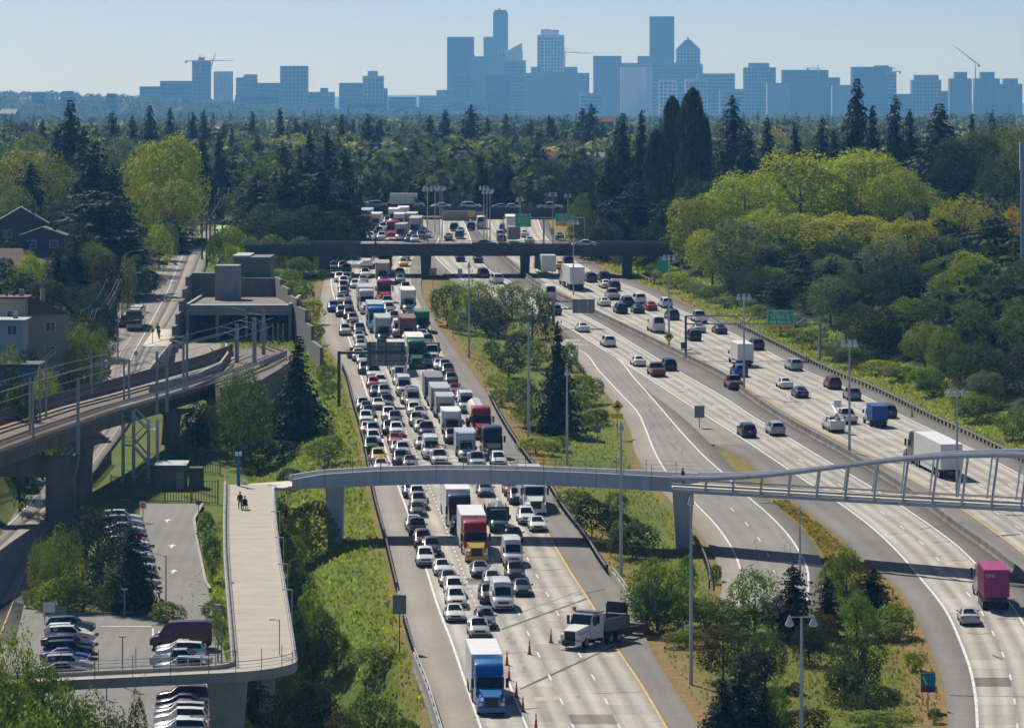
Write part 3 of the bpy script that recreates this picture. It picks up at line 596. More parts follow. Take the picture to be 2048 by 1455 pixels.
# arched truss
tr = [(18.2,483.8),(24,480.0),(30,476.0),(36,472.0),(42,468.0),(48,464.2),(54,460.5),(60,457)]
def tz(x): return float(np.interp(x, [18.2,22,26,30,34,38,42,46,50,54,60], [1.42,1.58,2.0,2.6,3.35,4.1,4.75,5.2,5.5,5.6,5.5]))
ax = np.linspace(18.2, 60, 24); tp = [(float(x), float(np.interp(x, [p[0] for p in tr], [p[1] for p in tr]))) for x in ax]
mb = MB(); sweep(mb, bpath(tp, 0), [(-BW/2+.2,.1),(BW/2-.2,.1),(BW/2-.2,.5),(-BW/2+.2,.5)]); mb.build('deck', MT['pale'], br)
for sd in (1, -1):
    P = bpath(tp, sd)
    mb = MB(); sweep(mb, P, [(-.18,-.1),(.18,-.1),(.18,.25),(-.18,.25)]); mb.build('bottom_chord', MT['bsteel'], br)
    mb = MB(); T = [p+Vector((0,0,tz(x[0]))) for p, x in zip(P, tp)]; sweep(mb, T, [(-.28,-.30),(.28,-.30),(.34,.0),(.2,.22),(-.2,.22),(-.34,0)]); mb.build('arch_chord', MT['bsteel'], br, smooth=True)
    mb = MB(); sweep(mb, [p+Vector((0,0,.62)) for p in P], [(-.03,0),(.03,0),(.03,.22),(-.03,.22)]); mb.build('kick_rail', MT['pale'], br)
    x = 21.6
    while x < 58:
        y = float(np.interp(x, [p[0] for p in tr], [p[1] for p in tr])); x2 = x+.12*tz(x)
        i = np.searchsorted(ax, x)-1; t_ = (x-ax[i])/(ax[i+1]-ax[i]); p = P[i].lerp(P[i+1], float(t_)); i2 = min(np.searchsorted(ax, x2)-1, 22); t2 = (x2-ax[i2])/(ax[i2+1]-ax[i2]); q = P[i2].lerp(P[i2+1], float(t2)); q = q+Vector((0,0,tz(x2)-.1))
        mb = MB(); wv = .14 if sd > 0 else .11; mb.tube([p+Vector((0,0,.1)), q], wv, 6); mb.build('truss_post', MT['bsteel'], br); x += 2.78
# ---------------------------------------------------------------- the ramp leading up to the bridge
def rampz(s): return DKZ-.40 - .05*s
rmp = thing('bridge_ramp', 'pale concrete ramp curving from the car park up to the footbridge', 'ramp', (-22,380,10.5)); ro = rmp.location.copy()
cl = [atz(498,968,25.2), atz(499,1000,24.75), atz(500,1050,24.1), atz(503,1100,23.45), atz(508,1150,22.8), atz(514,1200,22.1), atz(520,1250,21.45), atz(526,1300,20.8), atz(529,1328,20.4)]
W_R = 5.3
e = cl[-1]; dvec = (cl[-1]-cl[-2]); dvec.z = 0; dvec.normalize()
R0 = 4.2; cur = []
c0 = e + Vector((dvec.y*R0, -dvec.x*R0, 0))*1.0
ctr = e + Vector((-1,0,0))*R0
for k in range(1, 10):
    a = k/9*math.pi/2; p = ctr + Vector((math.cos(a)*R0, -math.sin(a)*R0*.9, 0)); p.z = e.z-.03*k; cur.append(p)
lst = cur[-1]; leg = [Vector((lst.x-3*k, lst.y-.10*k, lst.z-.13*k)) for k in range(1, 9)]
RP = [p-ro for p in cl+cur+leg]
mb = MB(); sweep(mb, RP, [(-W_R/2,-.45),(W_R/2,-.45),(W_R/2,-.02),(-W_R/2,-.02)]); mb.build('slab', MT['bsteel'], rmp)
def deck_mat():
    m, nt, out = newmat('ramp_deck_concrete'); b = N(nt, 'ShaderNodeBsdfPrincipled'); L(nt, b.outputs[0], out.inputs[0]); b.inputs['Roughness'].default_value = .9
    uv = N(nt, 'ShaderNodeUVMap', uv_map='UVMap'); sp = N(nt, 'ShaderNodeSeparateXYZ'); L(nt, uv.outputs[0], sp.inputs[0]); g = N(nt, 'ShaderNodeNewGeometry')
    mp = N(nt, 'ShaderNodeMapping'); mp.inputs['Scale'].default_value = (.08, 1.2, 1); L(nt, uv.outputs[0], mp.inputs[0])
    f = mathn(nt, 'MULTIPLY', maprange(nt, noise(nt, mp.outputs[0], 1.0, 4, .65), .3, .7, .84, 1.06), maprange(nt, noise(nt, g.outputs['Position'], .5, 5, .7), .3, .7, .86, 1.06)); jn = mathn(nt, 'LESS_THAN', mathn(nt, 'FRACT', mathn(nt, 'DIVIDE', sp.outputs[1], 9.2)), .018)
    k = mathn(nt, 'MULTIPLY', f, mathn(nt, 'SUBTRACT', 1.0, mathn(nt, 'MULTIPLY', jn, .4)))
    h = N(nt, 'ShaderNodeHueSaturation'); h.inputs['Color'].default_value = (.47,.435,.365,1); L(nt, k, h.inputs['Value']); L(nt, h.outputs[0], b.inputs['Base Color']); return m
ds = 0.; V = []; U = []; Q = []
for i, p in enumerate(RP):
    a, b = RP[max(i-1,0)], RP[min(i+1,len(RP)-1)]; d = b-a; d.z = 0; d.normalize(); r = Vector((d.y,-d.x,0))
    if i: ds += (p-RP[i-1]).length; k = 2*i; Q.append((k-2,k-1,k+1,k))
    V += [p-r*(W_R/2-.3), p+r*(W_R/2-.3)]; U += [(0,ds),(W_R,ds)]
inst('deck_surface', np_mesh('deck_surface', [tuple(p) for p in V], Q, deck_mat(), U), rmp)
for sd in (-1, 1):
    E = []
    for i, p in enumerate(RP):
        a, b = RP[max(i-1,0)], RP[min(i+1,len(RP)-1)]; d = b-a; d.z = 0; d.normalize(); r = Vector((d.y,-d.x,0)); E.append(p+r*sd*(W_R/2-.12))
    if sd == -1: E = E[1:]
    mb = MB(); sweep(mb, E, [(-.14,-.45),(.14,-.45),(.14,.35),(-.14,.35)]); mb.build('edge_kerb', MT['concrete'], rmp)
    mb = MB()
    for dz in (.62,.88,1.15): mb.tube([p+Vector((0,0,dz)) for p in E], .03 if dz > 1 else .016, 4)
    mb.build('hand_rail', MT['galv'], rmp)
    last = None
    for i, p in enumerate(E):
        nn = 1 if i >= len(cl) else 3
        for j in range(nn):
            if i+1 >= len(E): break
            q = p.lerp(E[i+1], j/nn)
            if last is not None and (q-last).length < 1.6: continue
            last = q; hh = 1.2 if i < len(cl) else 2.05
            mb = MB(); mb.tube([q+Vector((0,0,.3)), q+Vector((0,0,hh))], .03, 5); mb.build('rail_post', MT['dsteel'], rmp)
# ramp piers
for (x, y, zt) in [(p.x+ro.x, p.y+ro.y, p.z+ro.z-.5) for p in (RP[3], RP[6], RP[len(cl)+6], RP[-3])]:
    gb = float(ground(x, y))-1; mb = MB(); mb.hexa([Vector(q)-ro for q in ((x-.7,y-.7,gb),(x+.7,y-.7,gb),(x+.7,y+.7,gb),(x-.7,y+.7,gb))], [Vector(q)-ro for q in ((x-1.6,y-.9,zt+.03),(x+1.6,y-.9,zt+.03),(x+1.6,y+.9,zt+.03),(x-1.6,y+.9,zt+.03))]); mb.build('pier', MT['concrete'], rmp)
# drain cover on the deck
p = atz(465,1163,22.66); mb = MB(); mb.add([(-.22,0,0),(0,-.5,-.03),(.22,0,0),(0,.5,.03)], [(0,1,2,3)]); mb.build('drain_cover', MT['steel'], rmp, (p.x-ro.x, p.y-ro.y, p.z-ro.z+.03))
def ramp_lamp(px, pyt, pyb, Y, label, side=1):
    T, B = at(px, pyt, Y), at(px, pyb, Y); t = thing('ramp_lamp', label, 'street lamp', (B.x, Y, B.z), 0, 'slim lamps along the ramp'); h = T.z-B.z
    mb = MB(); mb.tube([(0,0,-.3),(0,0,h)], .05, 6); mb.tube([(0,0,h-.03),(-.55*side,0,h)], .035, 5); mb.build('pole', MT['galv'], t); mb = MB(); mb.box(-.85*side if side > 0 else .35, -.35*side if side > 0 else .85, -.12, .12, h-.05, h+.05); mb.build('lamp_head', MT['lampgl'], t)
for i, (px, a, b) in enumerate(((552,970,1060),(559,1022,1082),(567,1074,1130),(575,1127,1180),(584,1178,1240))):
    ramp_lamp(px, a, b, 470-20*i, 'slim grey lamp outside the right edge of the ramp, %s from the top' % nth(i))
ramp_lamp(559,1238,1335,377,'slim lamp with flat head at the ramp corner')
# ---------------------------------------------------------------- light rail: tunnel portal, viaduct, tracks, catenary
ZT = 27.9
vr = [atz(*p, ZT) for p in ((-140,952),(-60,926),(0,905),(100,868),(240,820),(330,795),(440,762),(520,738),(575,715))]
via = thing('rail_viaduct', 'concrete light rail viaduct curving from the tunnel portal out at the left', 'viaduct', (vr[3].x-4, vr[3].y, 17)); vo = via.location.copy()
WV = 8.2
c_ = [p-vo for p in vr]
def offp(P, s, dz=0.):
    o = []
    for i, p in enumerate(P):
        a, b = P[max(i-1,0)], P[min(i+1,len(P)-1)]; d = b-a; d.z = 0; d.normalize(); o.append(p+Vector((d.y,-d.x,0))*s+Vector((0,0,dz)))
    return o
mid = offp(c_, -WV/2)
mb = MB(); sweep(mb, mid, [(-2.2,-2.4),(2.2,-2.4),(2.6,-.7),(WV/2,-.45),(WV/2,0),(-WV/2,0),(-WV/2,-.45),(-2.6,-.7)]); mb.build('box_girder', MT['dconc'], via)
mb = MB(); sweep(mb, mid, [(-WV/2+.8,.01),(WV/2-.8,.01),(WV/2-1.0,.16),(-WV/2+1.0,.16)]); mb.build('track_bed', MT['ballast'], via)
for tc in (-1.9, 1.9):
    for r in (-.72, .72):
        mb = MB(); sweep(mb, offp(mid, tc+r), [(-.05,.15),(.05,.15),(.05,.34),(-.05,.34)]); mb.build('rail', MT['rust'], via)
for s_, w_ in ((-WV/2+.75,.9),(WV/2-.7,.9)):
    mb = MB(); sweep(mb, offp(mid[:5], s_), [(-w_/2,.02),(w_/2,.02),(w_/2,.30),(-w_/2,.30)]); mb.build('walkway', MT['hiviz'], via)
    mb = MB(); sweep(mb, offp(mid[4:], s_), [(-w_/2,.02),(w_/2,.02),(w_/2,.30),(-w_/2,.30)]); mb.build('walkway', MT['pale'], via)
def pickets(P, h, sp, w, m, name, parent, z0=0., rails=True):
    mb = MB()
    for i in range(len(P)-1):
        d = P[i+1]-P[i]; n = max(1, int(d.length/sp))
        for j in range(n):
            p = P[i]+d*(j/n); mb.box(p.x-w/2, p.x+w/2, p.y-w/2, p.y+w/2, p.z+z0, p.z+z0+h)
    if rails:
        for dz in (.12, h-.15): sweep(mb, P, [(-.03,z0+dz),(.03,z0+dz),(.03,z0+dz+.06),(-.03,z0+dz+.06)])
    o = mb.build(name, m, parent); o['kind'] = 'stuff'; return o
FENCEM = mat('brown_grey_fence', (.16,.145,.14), .7, .15, 1)
pickets(offp(mid, -WV/2+.05), 2.0, .42, .11, FENCEM, 'picket_fence', via)
mb = MB(); sweep(mb, offp(mid, -WV/2+.16), [(-.03,0),(.03,0),(.03,1.0),(-.03,1.0)]); mb.build('sound_wall', mat('noise_panel', (.13,.12,.125), .8, .15, 1), via)
pickets(offp(mid, WV/2-.05), 1.15, .5, .07, MT['steel'], 'safety_railing', via)
# viaduct columns
def col(px, pyb, wb, wt, flare, straddle=False):
    b = upl(px, pyb); z0 = float(GL(b[1])); x, y = b; zt = ZT-2.4
    mb = MB(); pr = [(0,wb),(.55,wb),(.75,wb*1.06),(.88,wb*1.25),(1.0,wt)] if flare else [(0,wb),(.8,wb),(1,wb*1.15)]
    ring = []
    for t_, w in pr:
        z = z0-.6+(zt+.05-z0+.6)*t_; ring.append([(x-w,y-wb*.8,z),(x+w,y-wb*.8,z),(x+w,y+wb*.8,z),(x-w,y+wb*.8,z)])
    for a, bq in zip(ring[:-1], ring[1:]): mb.hexa([Vector(q)-vo for q in a], [Vector(q)-vo for q in bq])
    mb.build('column', MT['dconc'], via)
col(168,1006,.95,3.2,True); col(345,905,.95,3.2,True); col(430,850,.95,3.0,True)
b = upl(121,1043); z0 = float(GL(b[1])); c = MB(); zc = EYE-(912-HYP)*b[1]/F
c.hexa([Vector(q)-vo for q in ((b[0]-1.65,b[1]-1.0,z0-.5),(b[0]+1.65,b[1]-1.0,z0-.5),(b[0]+1.65,b[1]+1.2,z0-.5),(b[0]-1.65,b[1]+1.2,z0-.5))], [Vector(q)-vo for q in ((b[0]-1.65,b[1]-1.0,zc-2.2),(b[0]+1.65,b[1]-1.0,zc-2.2),(b[0]+1.65,b[1]+1.2,zc-2.2),(b[0]-1.65,b[1]+1.2,zc-2.2))]); c.build('straddle_column', MT['dconc'], via)
c = MB(); c.hexa([Vector(q)-vo for q in ((b[0]-16,b[1]-1.1,zc-2.3),(b[0]+1.7,b[1]-1.1,zc-2.3),(b[0]+1.7,b[1]+1.3,zc-2.3),(b[0]-16,b[1]+1.3,zc-2.3))], [Vector(q)-vo for q in ((b[0]-16,b[1]-1.1,zc),(b[0]+2.2,b[1]-1.1,zc),(b[0]+2.2,b[1]+1.3,zc),(b[0]-16,b[1]+1.3,zc))]); c.build('straddle_cap', MT['dconc'], via)
# portal building
po = thing('tunnel_portal', 'concrete light rail tunnel portal with two dark openings and square pillar', 'tunnel portal', (-43,720,28.7)); poo = po.location.copy()
def pb(name, m, x0, x1, y0, y1, z0, z1): mb = MB(); mb.box(x0-poo.x, x1-poo.x, y0-poo.y, y1-poo.y, z0-poo.z, z1-poo.z); return mb.build(name, m, po)
def pX(px, Y): return (px-CXP)*Y/F
def pZ(py, Y): return EYE-(py-HYP)*Y/F
BRK = mat('block_wall', (.20,.19,.175), .9, .18, 1.2, bump=.3); DARKIN = mat('tunnel_darkness', (.03,.03,.03), .95, .2)
pb('portal_beam', MT['concrete'], pX(378,718), pX(577,718), 718, 722, pZ(630,718), pZ(610,718))
pb('portal_roof', MT['dconc'], pX(378,718)+.3, pX(577,718)-.3, 722.02, 752, pZ(618,718), pZ(611.5,718))
pb('centre_pillar', MT['concrete'], pX(432,719), pX(438,719), 718.2, 750, 27.5, pZ(630,718)-.01)
pb('side_wall', MT['concrete'], pX(372,718), pX(378,718)-.01, 717.8, 752, 27.5, pZ(607,718)); pb('side_wall', MT['concrete'], pX(577,718)+.01, pX(583,718), 717.8, 752, 27.5, pZ(607,718))
pb('tunnel_dark_end', DARKIN, pX(378,718), pX(436,718), 749, 750, 27, pZ(618,718)-.02); pb('tunnel_dark_end', DARKIN, pX(438,718), pX(577,718), 747, 748, 27, pZ(618,718)-.02)  # near-black end walls stand in for the darkness inside the tunnel
pb('rear_wall', BRK, pX(383,752), pX(470,752), 752.1, 756, 30, pZ(546,752)); pb('upper_block', BRK, pX(468,757), pX(541,757), 756.2, 770, 30, pZ(514,757)); pb('rear_wall', BRK, pX(470,752)+.02, pX(548,752), 752.1, 756, 30, pZ(556,752))
pb('upper_roof_slab', MT['galv'], pX(466,757), pX(500,757), 756, 770.4, pZ(513.6,757), pZ(510.5,757))
pb('pillar', MT['concrete'], pX(430,738), pX(478,738), 738, 744, pZ(612,738), pZ(531,738))
def stepwall(pts, th, name):
    mb = MB()
    for (px, py, Y), (qx, qy, Z) in zip(pts[:-1], pts[1:]):
        A, B = at(px, py, Y), at(qx, qy, Z); zt = max(A.z, B.z) if name == 'stepped_wall' else None
        lo = 27.0
        ta, tb = (A.z, B.z) if zt is None else (A.z, A.z-.02)
        mb.hexa([Vector(q)-poo for q in ((A.x,A.y,lo),(B.x,B.y,lo),(B.x+th,B.y,lo),(A.x+th,A.y,lo))], [Vector(q)-poo for q in ((A.x,A.y,ta),(B.x,B.y,tb),(B.x+th,B.y,tb),(A.x+th,A.y,ta))])
    return mb.build(name, BRK, po)
stepwall([(548,553,754),(560,570,742),(575,590,728),(593,612,715),(610,645,702),(622,680,692),(640,725,672)], .5, 'stepped_wall')
stepwall([(383,548,754),(377,572,742),(371,596,730),(364,622,720),(357,648,710),(350,672,703),(346,692,697)], -.5, 'stepped_wall')
wl_ = [atz(452,685,29.2), atz(455,705,29.2), atz(440,725,29.2), atz(395,745,29.2), atz(300,768,29.2)]
mb = MB(); sweep(mb, [p-poo for p in wl_], [(-.15,-3.0),(.15,-3.0),(.15,0),(-.15,0)]); mb.build('trough_wall', MT['concrete'], po)
mb = MB(); A = [upl(*p) for p in ((345,690),(440,690),(448,712),(395,738),(292,748),(298,740))]; 
o = sheet('portal_yard', A, .28, R_TAN, zf=lambda y: GL(y)); o.parent = po; o.location = -poo
mb = MB(); P = [atz(p[0], p[1], 28.6)-poo for p in ((292,757),(345,692))]; sweep(mb, P, [(-.12,-2.5),(.12,-2.5),(.12,.9),(-.12,.9)]); mb.build('yard_wall', MT['concrete'], po)
bed = [atz(*p, 28.05) for p in ((575,700),(590,720),(520,762),(440,775),(430,765),(470,735),(465,705),(380,690),(378,676),(575,676))]
tb = sheet('track_bed', [(p.x, p.y) for p in bed], 0, MT['ballast'], zf=lambda y: G(y)*0+28.12, skirt=4.5); tb.parent = po; tb.location = -poo
for pts in ([(405,684),(428,694),(452,712),(456,728),(430,752),(380,772)], [(505,684),(530,692),(560,703),(562,716),(530,734),(480,754),(420,772)]):
    P = [atz(*p, 28.3)-poo for p in pts]
    for r in (-.72,.72):
        mb = MB(); sweep(mb, offp(P, r), [(-.06,-.1),(.06,-.1),(.06,.1),(-.06,.1)]); mb.build('rail', MT['rust'], po)
mb = MB()
for px in (505, 521, 533, 546, 556, 566): A = at(px, 680, 712); mb.box(A.x-.12-poo.x, A.x+.12-poo.x, -8, -7.7, -.6, pZ(648,712)-poo.z)
mb.build('guard_posts', MT['concrete'], po)
# bank on both sides of the portal
# catenary poles
cat_i = 0
for (px, pyt, pyb, w) in ((156,756,895,.16),(66,770,880,.13),(182,700,800,.14),(203,697,790,.14),(248,722,803,.12),(258,718,800,.12),(314,702,818,.16),(334,696,812,.16),(367,672,783,.15),(374,664,780,.15),(474,648,728,.26),(493,610,690,.2),(509,635,730,.26),(527,620,712,.24),(60,755,868,.13),(80,735,846,.12),(92,718,838,.12)):
    b = atz(px, pyb, ZT); h = (pyb-pyt)*b.y/F
    t = thing('catenary_pole', 'grey steel catenary pole on the rail line, %s in the row' % nth(cat_i), 'catenary pole', (b.x, b.y, ZT-.2), 0, 'catenary poles along the rail line'); cat_i += 1
    mb = MB(); mb.tube([(0,0,-.5),(0,0,h+.2)], [w*1.25,w*1.0], 8); mb.build('mast', MT['steel'], t); mb = MB(); sgn = 1 if px > 300 else -1
    mb.tube([(0,0,h-.6),(-2.4*sgn,.4,h-.2)], .04, 5); mb.tube([(0,0,h-1.6),(-2.0*sgn,.4,h-.9)], .035, 5); mb.build('bracket_arm', MT['galv'], t)
mb = MB()
for off in (-1.9, 1.9):
    for dz in (4.7, 5.9): mb.tube([p+vo+Vector((0,0,dz)) for p in offp(mid, off)], .03, 4)
tag(mb.build('catenary_wire', MT['wire']), 'thin overhead wires strung above the rail viaduct tracks', 'wire')
# stair tower beside the viaduct
st = thing('stair_tower', 'open galvanised steel stair tower beside the rail viaduct', 'stair tower', (*upl(280,962), float(GL(upl(280,962)[1])))); sc = 18.0
h = 9.2
STM = mat('galvanised_stair_steel', (.62,.66,.68), .45, .1, 1)
for (x, y) in ((-2.2,0),(-.9,0),(-2.2,2.4),(-.9,2.4),(1.0,-.4),(2.1,-.4),(1.0,2.0),(2.1,2.0)):
    mb = MB(); mb.box(x-.11, x+.11, y-.11, y+.11, -.2, h if x < 0 else h-1.5); mb.build('post', STM, st)
for k, (z0, z1, x0, x1) in enumerate(((8.2,6.4,-.9,1.0),(6.4,4.4,1.0,-.9),(4.4,2.2,-.9,1.0),(2.2,0,1.0,-.9))):
    for yy in (.2, 1.2):
        mb = MB(); mb.tube([(x0,yy,z0),(x1,yy,z1)], .12, 4); mb.tube([(x0,yy,z0+1),(x1,yy,z1+1)], .06, 4); mb.build('stringer', STM, st)
    for s_ in range(8):
        t_ = (s_+.5)/8; mb = MB(); x = x0+(x1-x0)*t_; z = z0+(z1-z0)*t_; mb.box(x-.13, x+.13, .2, 1.2, z-.03, z+.03); mb.build('tread', STM, st)
for (x0, x1, z) in ((-2.2,-.9,8.2),(1.0,2.1,6.4),(-2.2,-.9,4.4),(1.0,2.1,2.2)):
    mb = MB(); mb.box(x0, x1, 0, 2.2, z-.05, z+.03); mb.build('landing', STM, st); mb = MB()
    for dz in (.5, 1.0): mb.tube([(x0,0,z+dz),(x1,0,z+dz)], .03, 4); mb.tube([(x0,2.2,z+dz),(x1,2.2,z+dz)], .03, 4)
    mb.build('guard_rail', STM, st)
# service hut, fences and gate below the viaduct
b = upl(345,985); hut = thing('service_hut', 'grey flat-roofed service hut behind the dark steel fence', 'hut', (b[0], b[1]+5, float(GL(b[1]))))
mb = MB(); mb.box(-2.4,1.2,0,4,0,2.9); mb.build('wall', MT['dconc'], hut); mb = MB(); mb.hexa([(-2.6,-.3,2.92),(1.4,-.3,2.92),(1.4,4.3,2.92),(-2.6,4.3,2.92)],[(-2.6,-.3,3.0),(1.4,-.3,3.0),(1.4,4.3,3.25),(-2.6,4.3,3.25)]); mb.build('roof', MT['galv'], hut); mb = MB(); mb.box(.1,1.0,-.03,.02,0,2.1); mb.build('door', MT['steel'], hut)
mb = MB(); mb.box(1.6,3.3,.5,3,0,2.6); q = mb.build('storage_container', MT['wood'], None, hut.location); tag(q, 'brown timber enclosure beside the grey service hut', 'enclosure')
def fence(label, pts, h, sp, w, m=MT['dsteel'], cat='fence', mesh=False, name='steel_fence', posts=3.0):
    P = [Vector((*upl(*p), 0)) for p in pts]
    for p in P: p.z = float(ground(p.x, p.y))+.02
    t = thing(name, label, cat, P[0]); o = P[0].copy(); P = [p-o for p in P]
    pickets(P, h, sp, w, m, 'pickets', t)
    for i in range(len(P)-1):
        d = P[i+1]-P[i]; n = max(1, int(d.length/posts))
        for j in range(n+1): p = P[i]+d*(j/n); mb = MB(); mb.box(p.x-.07, p.x+.07, p.y-.07, p.y+.07, p.z-.3, p.z+h+.1); mb.build('post', m, t)
    return t
fence('dark steel picket fence in front of the stair tower base', [(222,990),(330,1000)], 2.6, .30, .06)
fence('tall dark steel gate closing the car park aisle', [(330,1000),(436,1004)], 2.8, .34, .07, cat='gate', name='steel_gate')
fence('black fence beside the bike path under the viaduct', [(184,968),(222,925)], 1.5, .3, .05)
fence('tall dark fence behind the storage enclosure', [(340,935),(440,945)], 3.0, .4, .06)
fence('leaning chain fence along the bike path at lower left', [(62,1205),(72,1120)], 2.0, .25, .04)
# ---------------------------------------------------------------- lamps, signs and gantries
def text(s, size, m, parent, loc, rot=(math.pi/2, 0, 0), align='CENTER', name='lettering', sx=1.):
    c = bpy.data.curves.new(name, 'FONT'); c.body = s; c.size = size; c.align_x = align; c.align_y = 'CENTER'; c.extrude = .004; c.materials.append(m)
    o = bpy.data.objects.new(name, c); o.location = loc; o.rotation_euler = rot; o.scale = (sx, 1, 1); return link(o, parent)
def mast(label, px, pyt, pyb, heads, Y=None, r=.14):
    if Y is None: b = gpt(px, pyb)
    else: b = at(px, pyb, Y); b.z = float(ground(b.x, Y))
    h = EYE-(pyt-HYP)*b.y/F - b.z
    t = thing('light_mast', label, 'street lamp', tuple(b), 0, 'tall freeway light masts')
    mb = MB(); mb.tube([(0,0,-.4),(0,0,h*.5),(0,0,h)], [r*1.25, r, r*.6], 8); mb.build('pole', MT['bsteel'], t, smooth=True)
    if heads == 'arm':
        mb = MB(); mb.tube([(0,0,h-1.2),(-.5,0,h-.3),(-1.6,0,h+.1),(-3.2,0,h+.25)], .05, 6); mb.build('arm', MT['bsteel'], t); mb = MB(); mb.box(-3.9,-3.1,-.15,.15,h+.2,h+.34); mb.build('lamp_head', MT['lampgl'], t); return
    if heads == 'bell2': offs = [-.95, .95]
    elif heads == 'bell1': offs = [0]
    else: offs = [-.75*k for k in (-1, 0, 1)] if heads == 3 else [-.55, .55]
    if len(offs) > 1: mb = MB(); mb.tube([(min(offs),0,h-.05),(max(offs),0,h-.05)], .045, 6); mb.build('cross_arm', MT['bsteel'], t)
    for x in offs:
        hr = .36 if heads == 'bell2' else .30
        mb = MB(); zz = [h+.1, h-.1, h-.25, h-.6, h-.72]; rr = [.06, .14, .18, hr, hr*.95]; mb.tube([(x,0,z) for z in zz], rr, 12); q = mb.build('luminaire', MT['lampgl'], t, smooth=True); mb = MB(); mb.tube([(x,0,h-.72),(x,0,h-.8)], [hr*.85,hr*.6], 10); mb.build('lens', MT['lamp'], q)
for a in (('tall light mast on the median bank beside the yellow shrubs',938,525,715,'bell1'),('tall light mast left of the dark conifer on the median',1057,645,885,'bell1'),('tall light mast in front of the dark conifer on the median',1134,738,930,'bell1'),
          ('tall light mast in front of the footbridge near the exit ramp',1242,845,1150,'bell1'),('tallest nearest light mast beside the footbridge pier',1382,992,1368,'bell1'),
          ('twin bell light mast among the shrubs at lower right',1603,1232,1500,'bell2'),('three-lamp mast in the median barrier left of the white box truck',1488,588,790,3),('three-lamp mast in the median near the bucket truck',1699,680,908,3),('three-lamp mast at far right in front of the trees',1914,778,1010,3),
          ('three-lamp mast beside the green sign in the bushes',1338,510,690,3)):
    mast(*a)
far_masts = [(717,350,440,3,960),(855,375,470,3,930),(870,372,455,3,960),(880,375,475,2,920),(884,372,470,2,935),(968,372,478,3,920),(974,380,485,3,915),(980,378,480,2,925),(1106,385,490,2,890),(1147,440,545,3,800),(1040,395,420,2,985),(1136,388,430,2,985)]
for i, (px, a, b, hd, Y) in enumerate(far_masts): mast('thin far light mast near the overpasses, %s from the left' % nth(i), px, a, b, hd, Y, .10)
mast('grey curved-arm street lamp beside the exit ramp', 1600, 1010, 1170, 'arm', None, .10)
def sign(name, label, px, py, pyb, wpx, hpx, Y=None, cat='road sign', fill='sgreen', back=False, posts=1, diamond=False, octo=False, txt=(), tcol='swhite'):
    if Y is None: b = gpt(px, pyb)
    else: b = at(px, pyb, Y); b.z = float(ground(b.x, Y))
    s = b.y/F; w, h = wpx*s, hpx*s; zc = EYE-(py-HYP)*s - b.z
    t = thing(name, label, cat, tuple(b))
    for k in range(posts):
        x = 0 if posts == 1 else (-.35+.7*k)*w; mb = MB(); mb.box(x-.05, x+.05, .03, .13, -.4, zc+h*.4); mb.build('post', MT['galv'] if not back else MT['wood'], t)
    mb = MB()
    if diamond: pl = [(0,-h/2),(w/2,0),(0,h/2),(-w/2,0)]
    elif octo: pl = [(w/2*math.cos(a), h/2*math.sin(a)) for a in [math.pi/8+k*math.pi/4 for k in range(8)]]
    else: pl = [(-w/2,-h/2),(w/2,-h/2),(w/2,h/2),(-w/2,h/2)]
    n = len(pl); mb.add([(x,-.02,zc+z) for x, z in pl]+[(x,.02,zc+z) for x, z in pl], [tuple(range(n)), tuple(reversed(range(n,2*n)))]+[(i,n+i,n+(i+1) % n,(i+1) % n) for i in range(n)])
    panel = mb.build('sign_panel', MT[fill], t)
    for (s_, fx, fz, sz) in txt: text(s_, sz*h, MT[tcol], t, (fx*w, -.035, zc+fz*h))
    return t, w, h, zc
BLKM = mat('black_sign_ink', (.015,.015,.015), .6, 0); MT['ink'] = BLKM
def silhouette(t, poly, w, h, zc, m, name='pictogram'):
    n = len(poly); mb = MB(); mb.add([(x*w,-.03,zc+z*h) for x, z in poly]+[(x*w,-.021,zc+z*h) for x, z in poly], [tuple(range(n))]+[(i,n+i,n+(i+1) % n,(i+1) % n) for i in range(n)]); mb.build(name, m, t)
CARSYM = [(-.2,-.12),(-.12,-.12),(-.12,-.05),(.12,-.05),(.12,-.12),(.2,-.12),(.2,.05),(.12,.18),(-.12,.18),(-.2,.05)]
for a in (('yellow diamond sign with car symbol in front of the lone conifer',1104,660,700,20,22),('yellow diamond sign with car symbol in the median barrier',1338,673,700,20,24)):
    t, w, h, zc = sign('warning_sign', a[0], a[1], a[2], a[3], a[4], a[5], diamond=True, fill='syel'); silhouette(t, CARSYM, w, h, zc, BLKM)
    if a[1] > 1200: mb = MB(); mb.box(-.25,.25,-.03,.03,zc-h*.82,zc-h*.58); mb.build('plaque', MT['syel'], t)
t, w, h, zc = sign('warning_sign', 'yellow diamond sign with plaque below, left of the exit ramp', 1235, 812, 880, 24, 26, diamond=True, fill='syel'); silhouette(t, [(-.26,-.12),(.26,-.12),(.26,-.04),(.12,.02),(.05,.2),(-.05,.2),(-.12,.02),(-.26,-.04)], w, h, zc, BLKM)
mb = MB(); mb.box(-w*.45,w*.45,-.03,.03,zc-h*.95,zc-h*.55); mb.build('plaque', MT['syel'], t)
sign('road_sign', 'plain grey sign back on one post in the gore', 1399, 823, 858, 20, 24, fill='sback', back=True); sign('road_sign', 'large weathered sign back on posts beside the left guardrail', 799, 1208, 1272, 27, 38, Y=414, fill='sback', back=True)
sign('road_sign', 'small pale sign back standing in the grass bank of the median', 1195, 858, 872, 13, 14, fill='sback')
sign('road_sign', 'small pale sign back under the near overpass', 920, 546, 556, 9, 18, fill='swhite'); sign('road_sign', 'grey sign back left of the median bank under the overpass', 866, 543, 575, 14, 14, fill='sback', back=True)
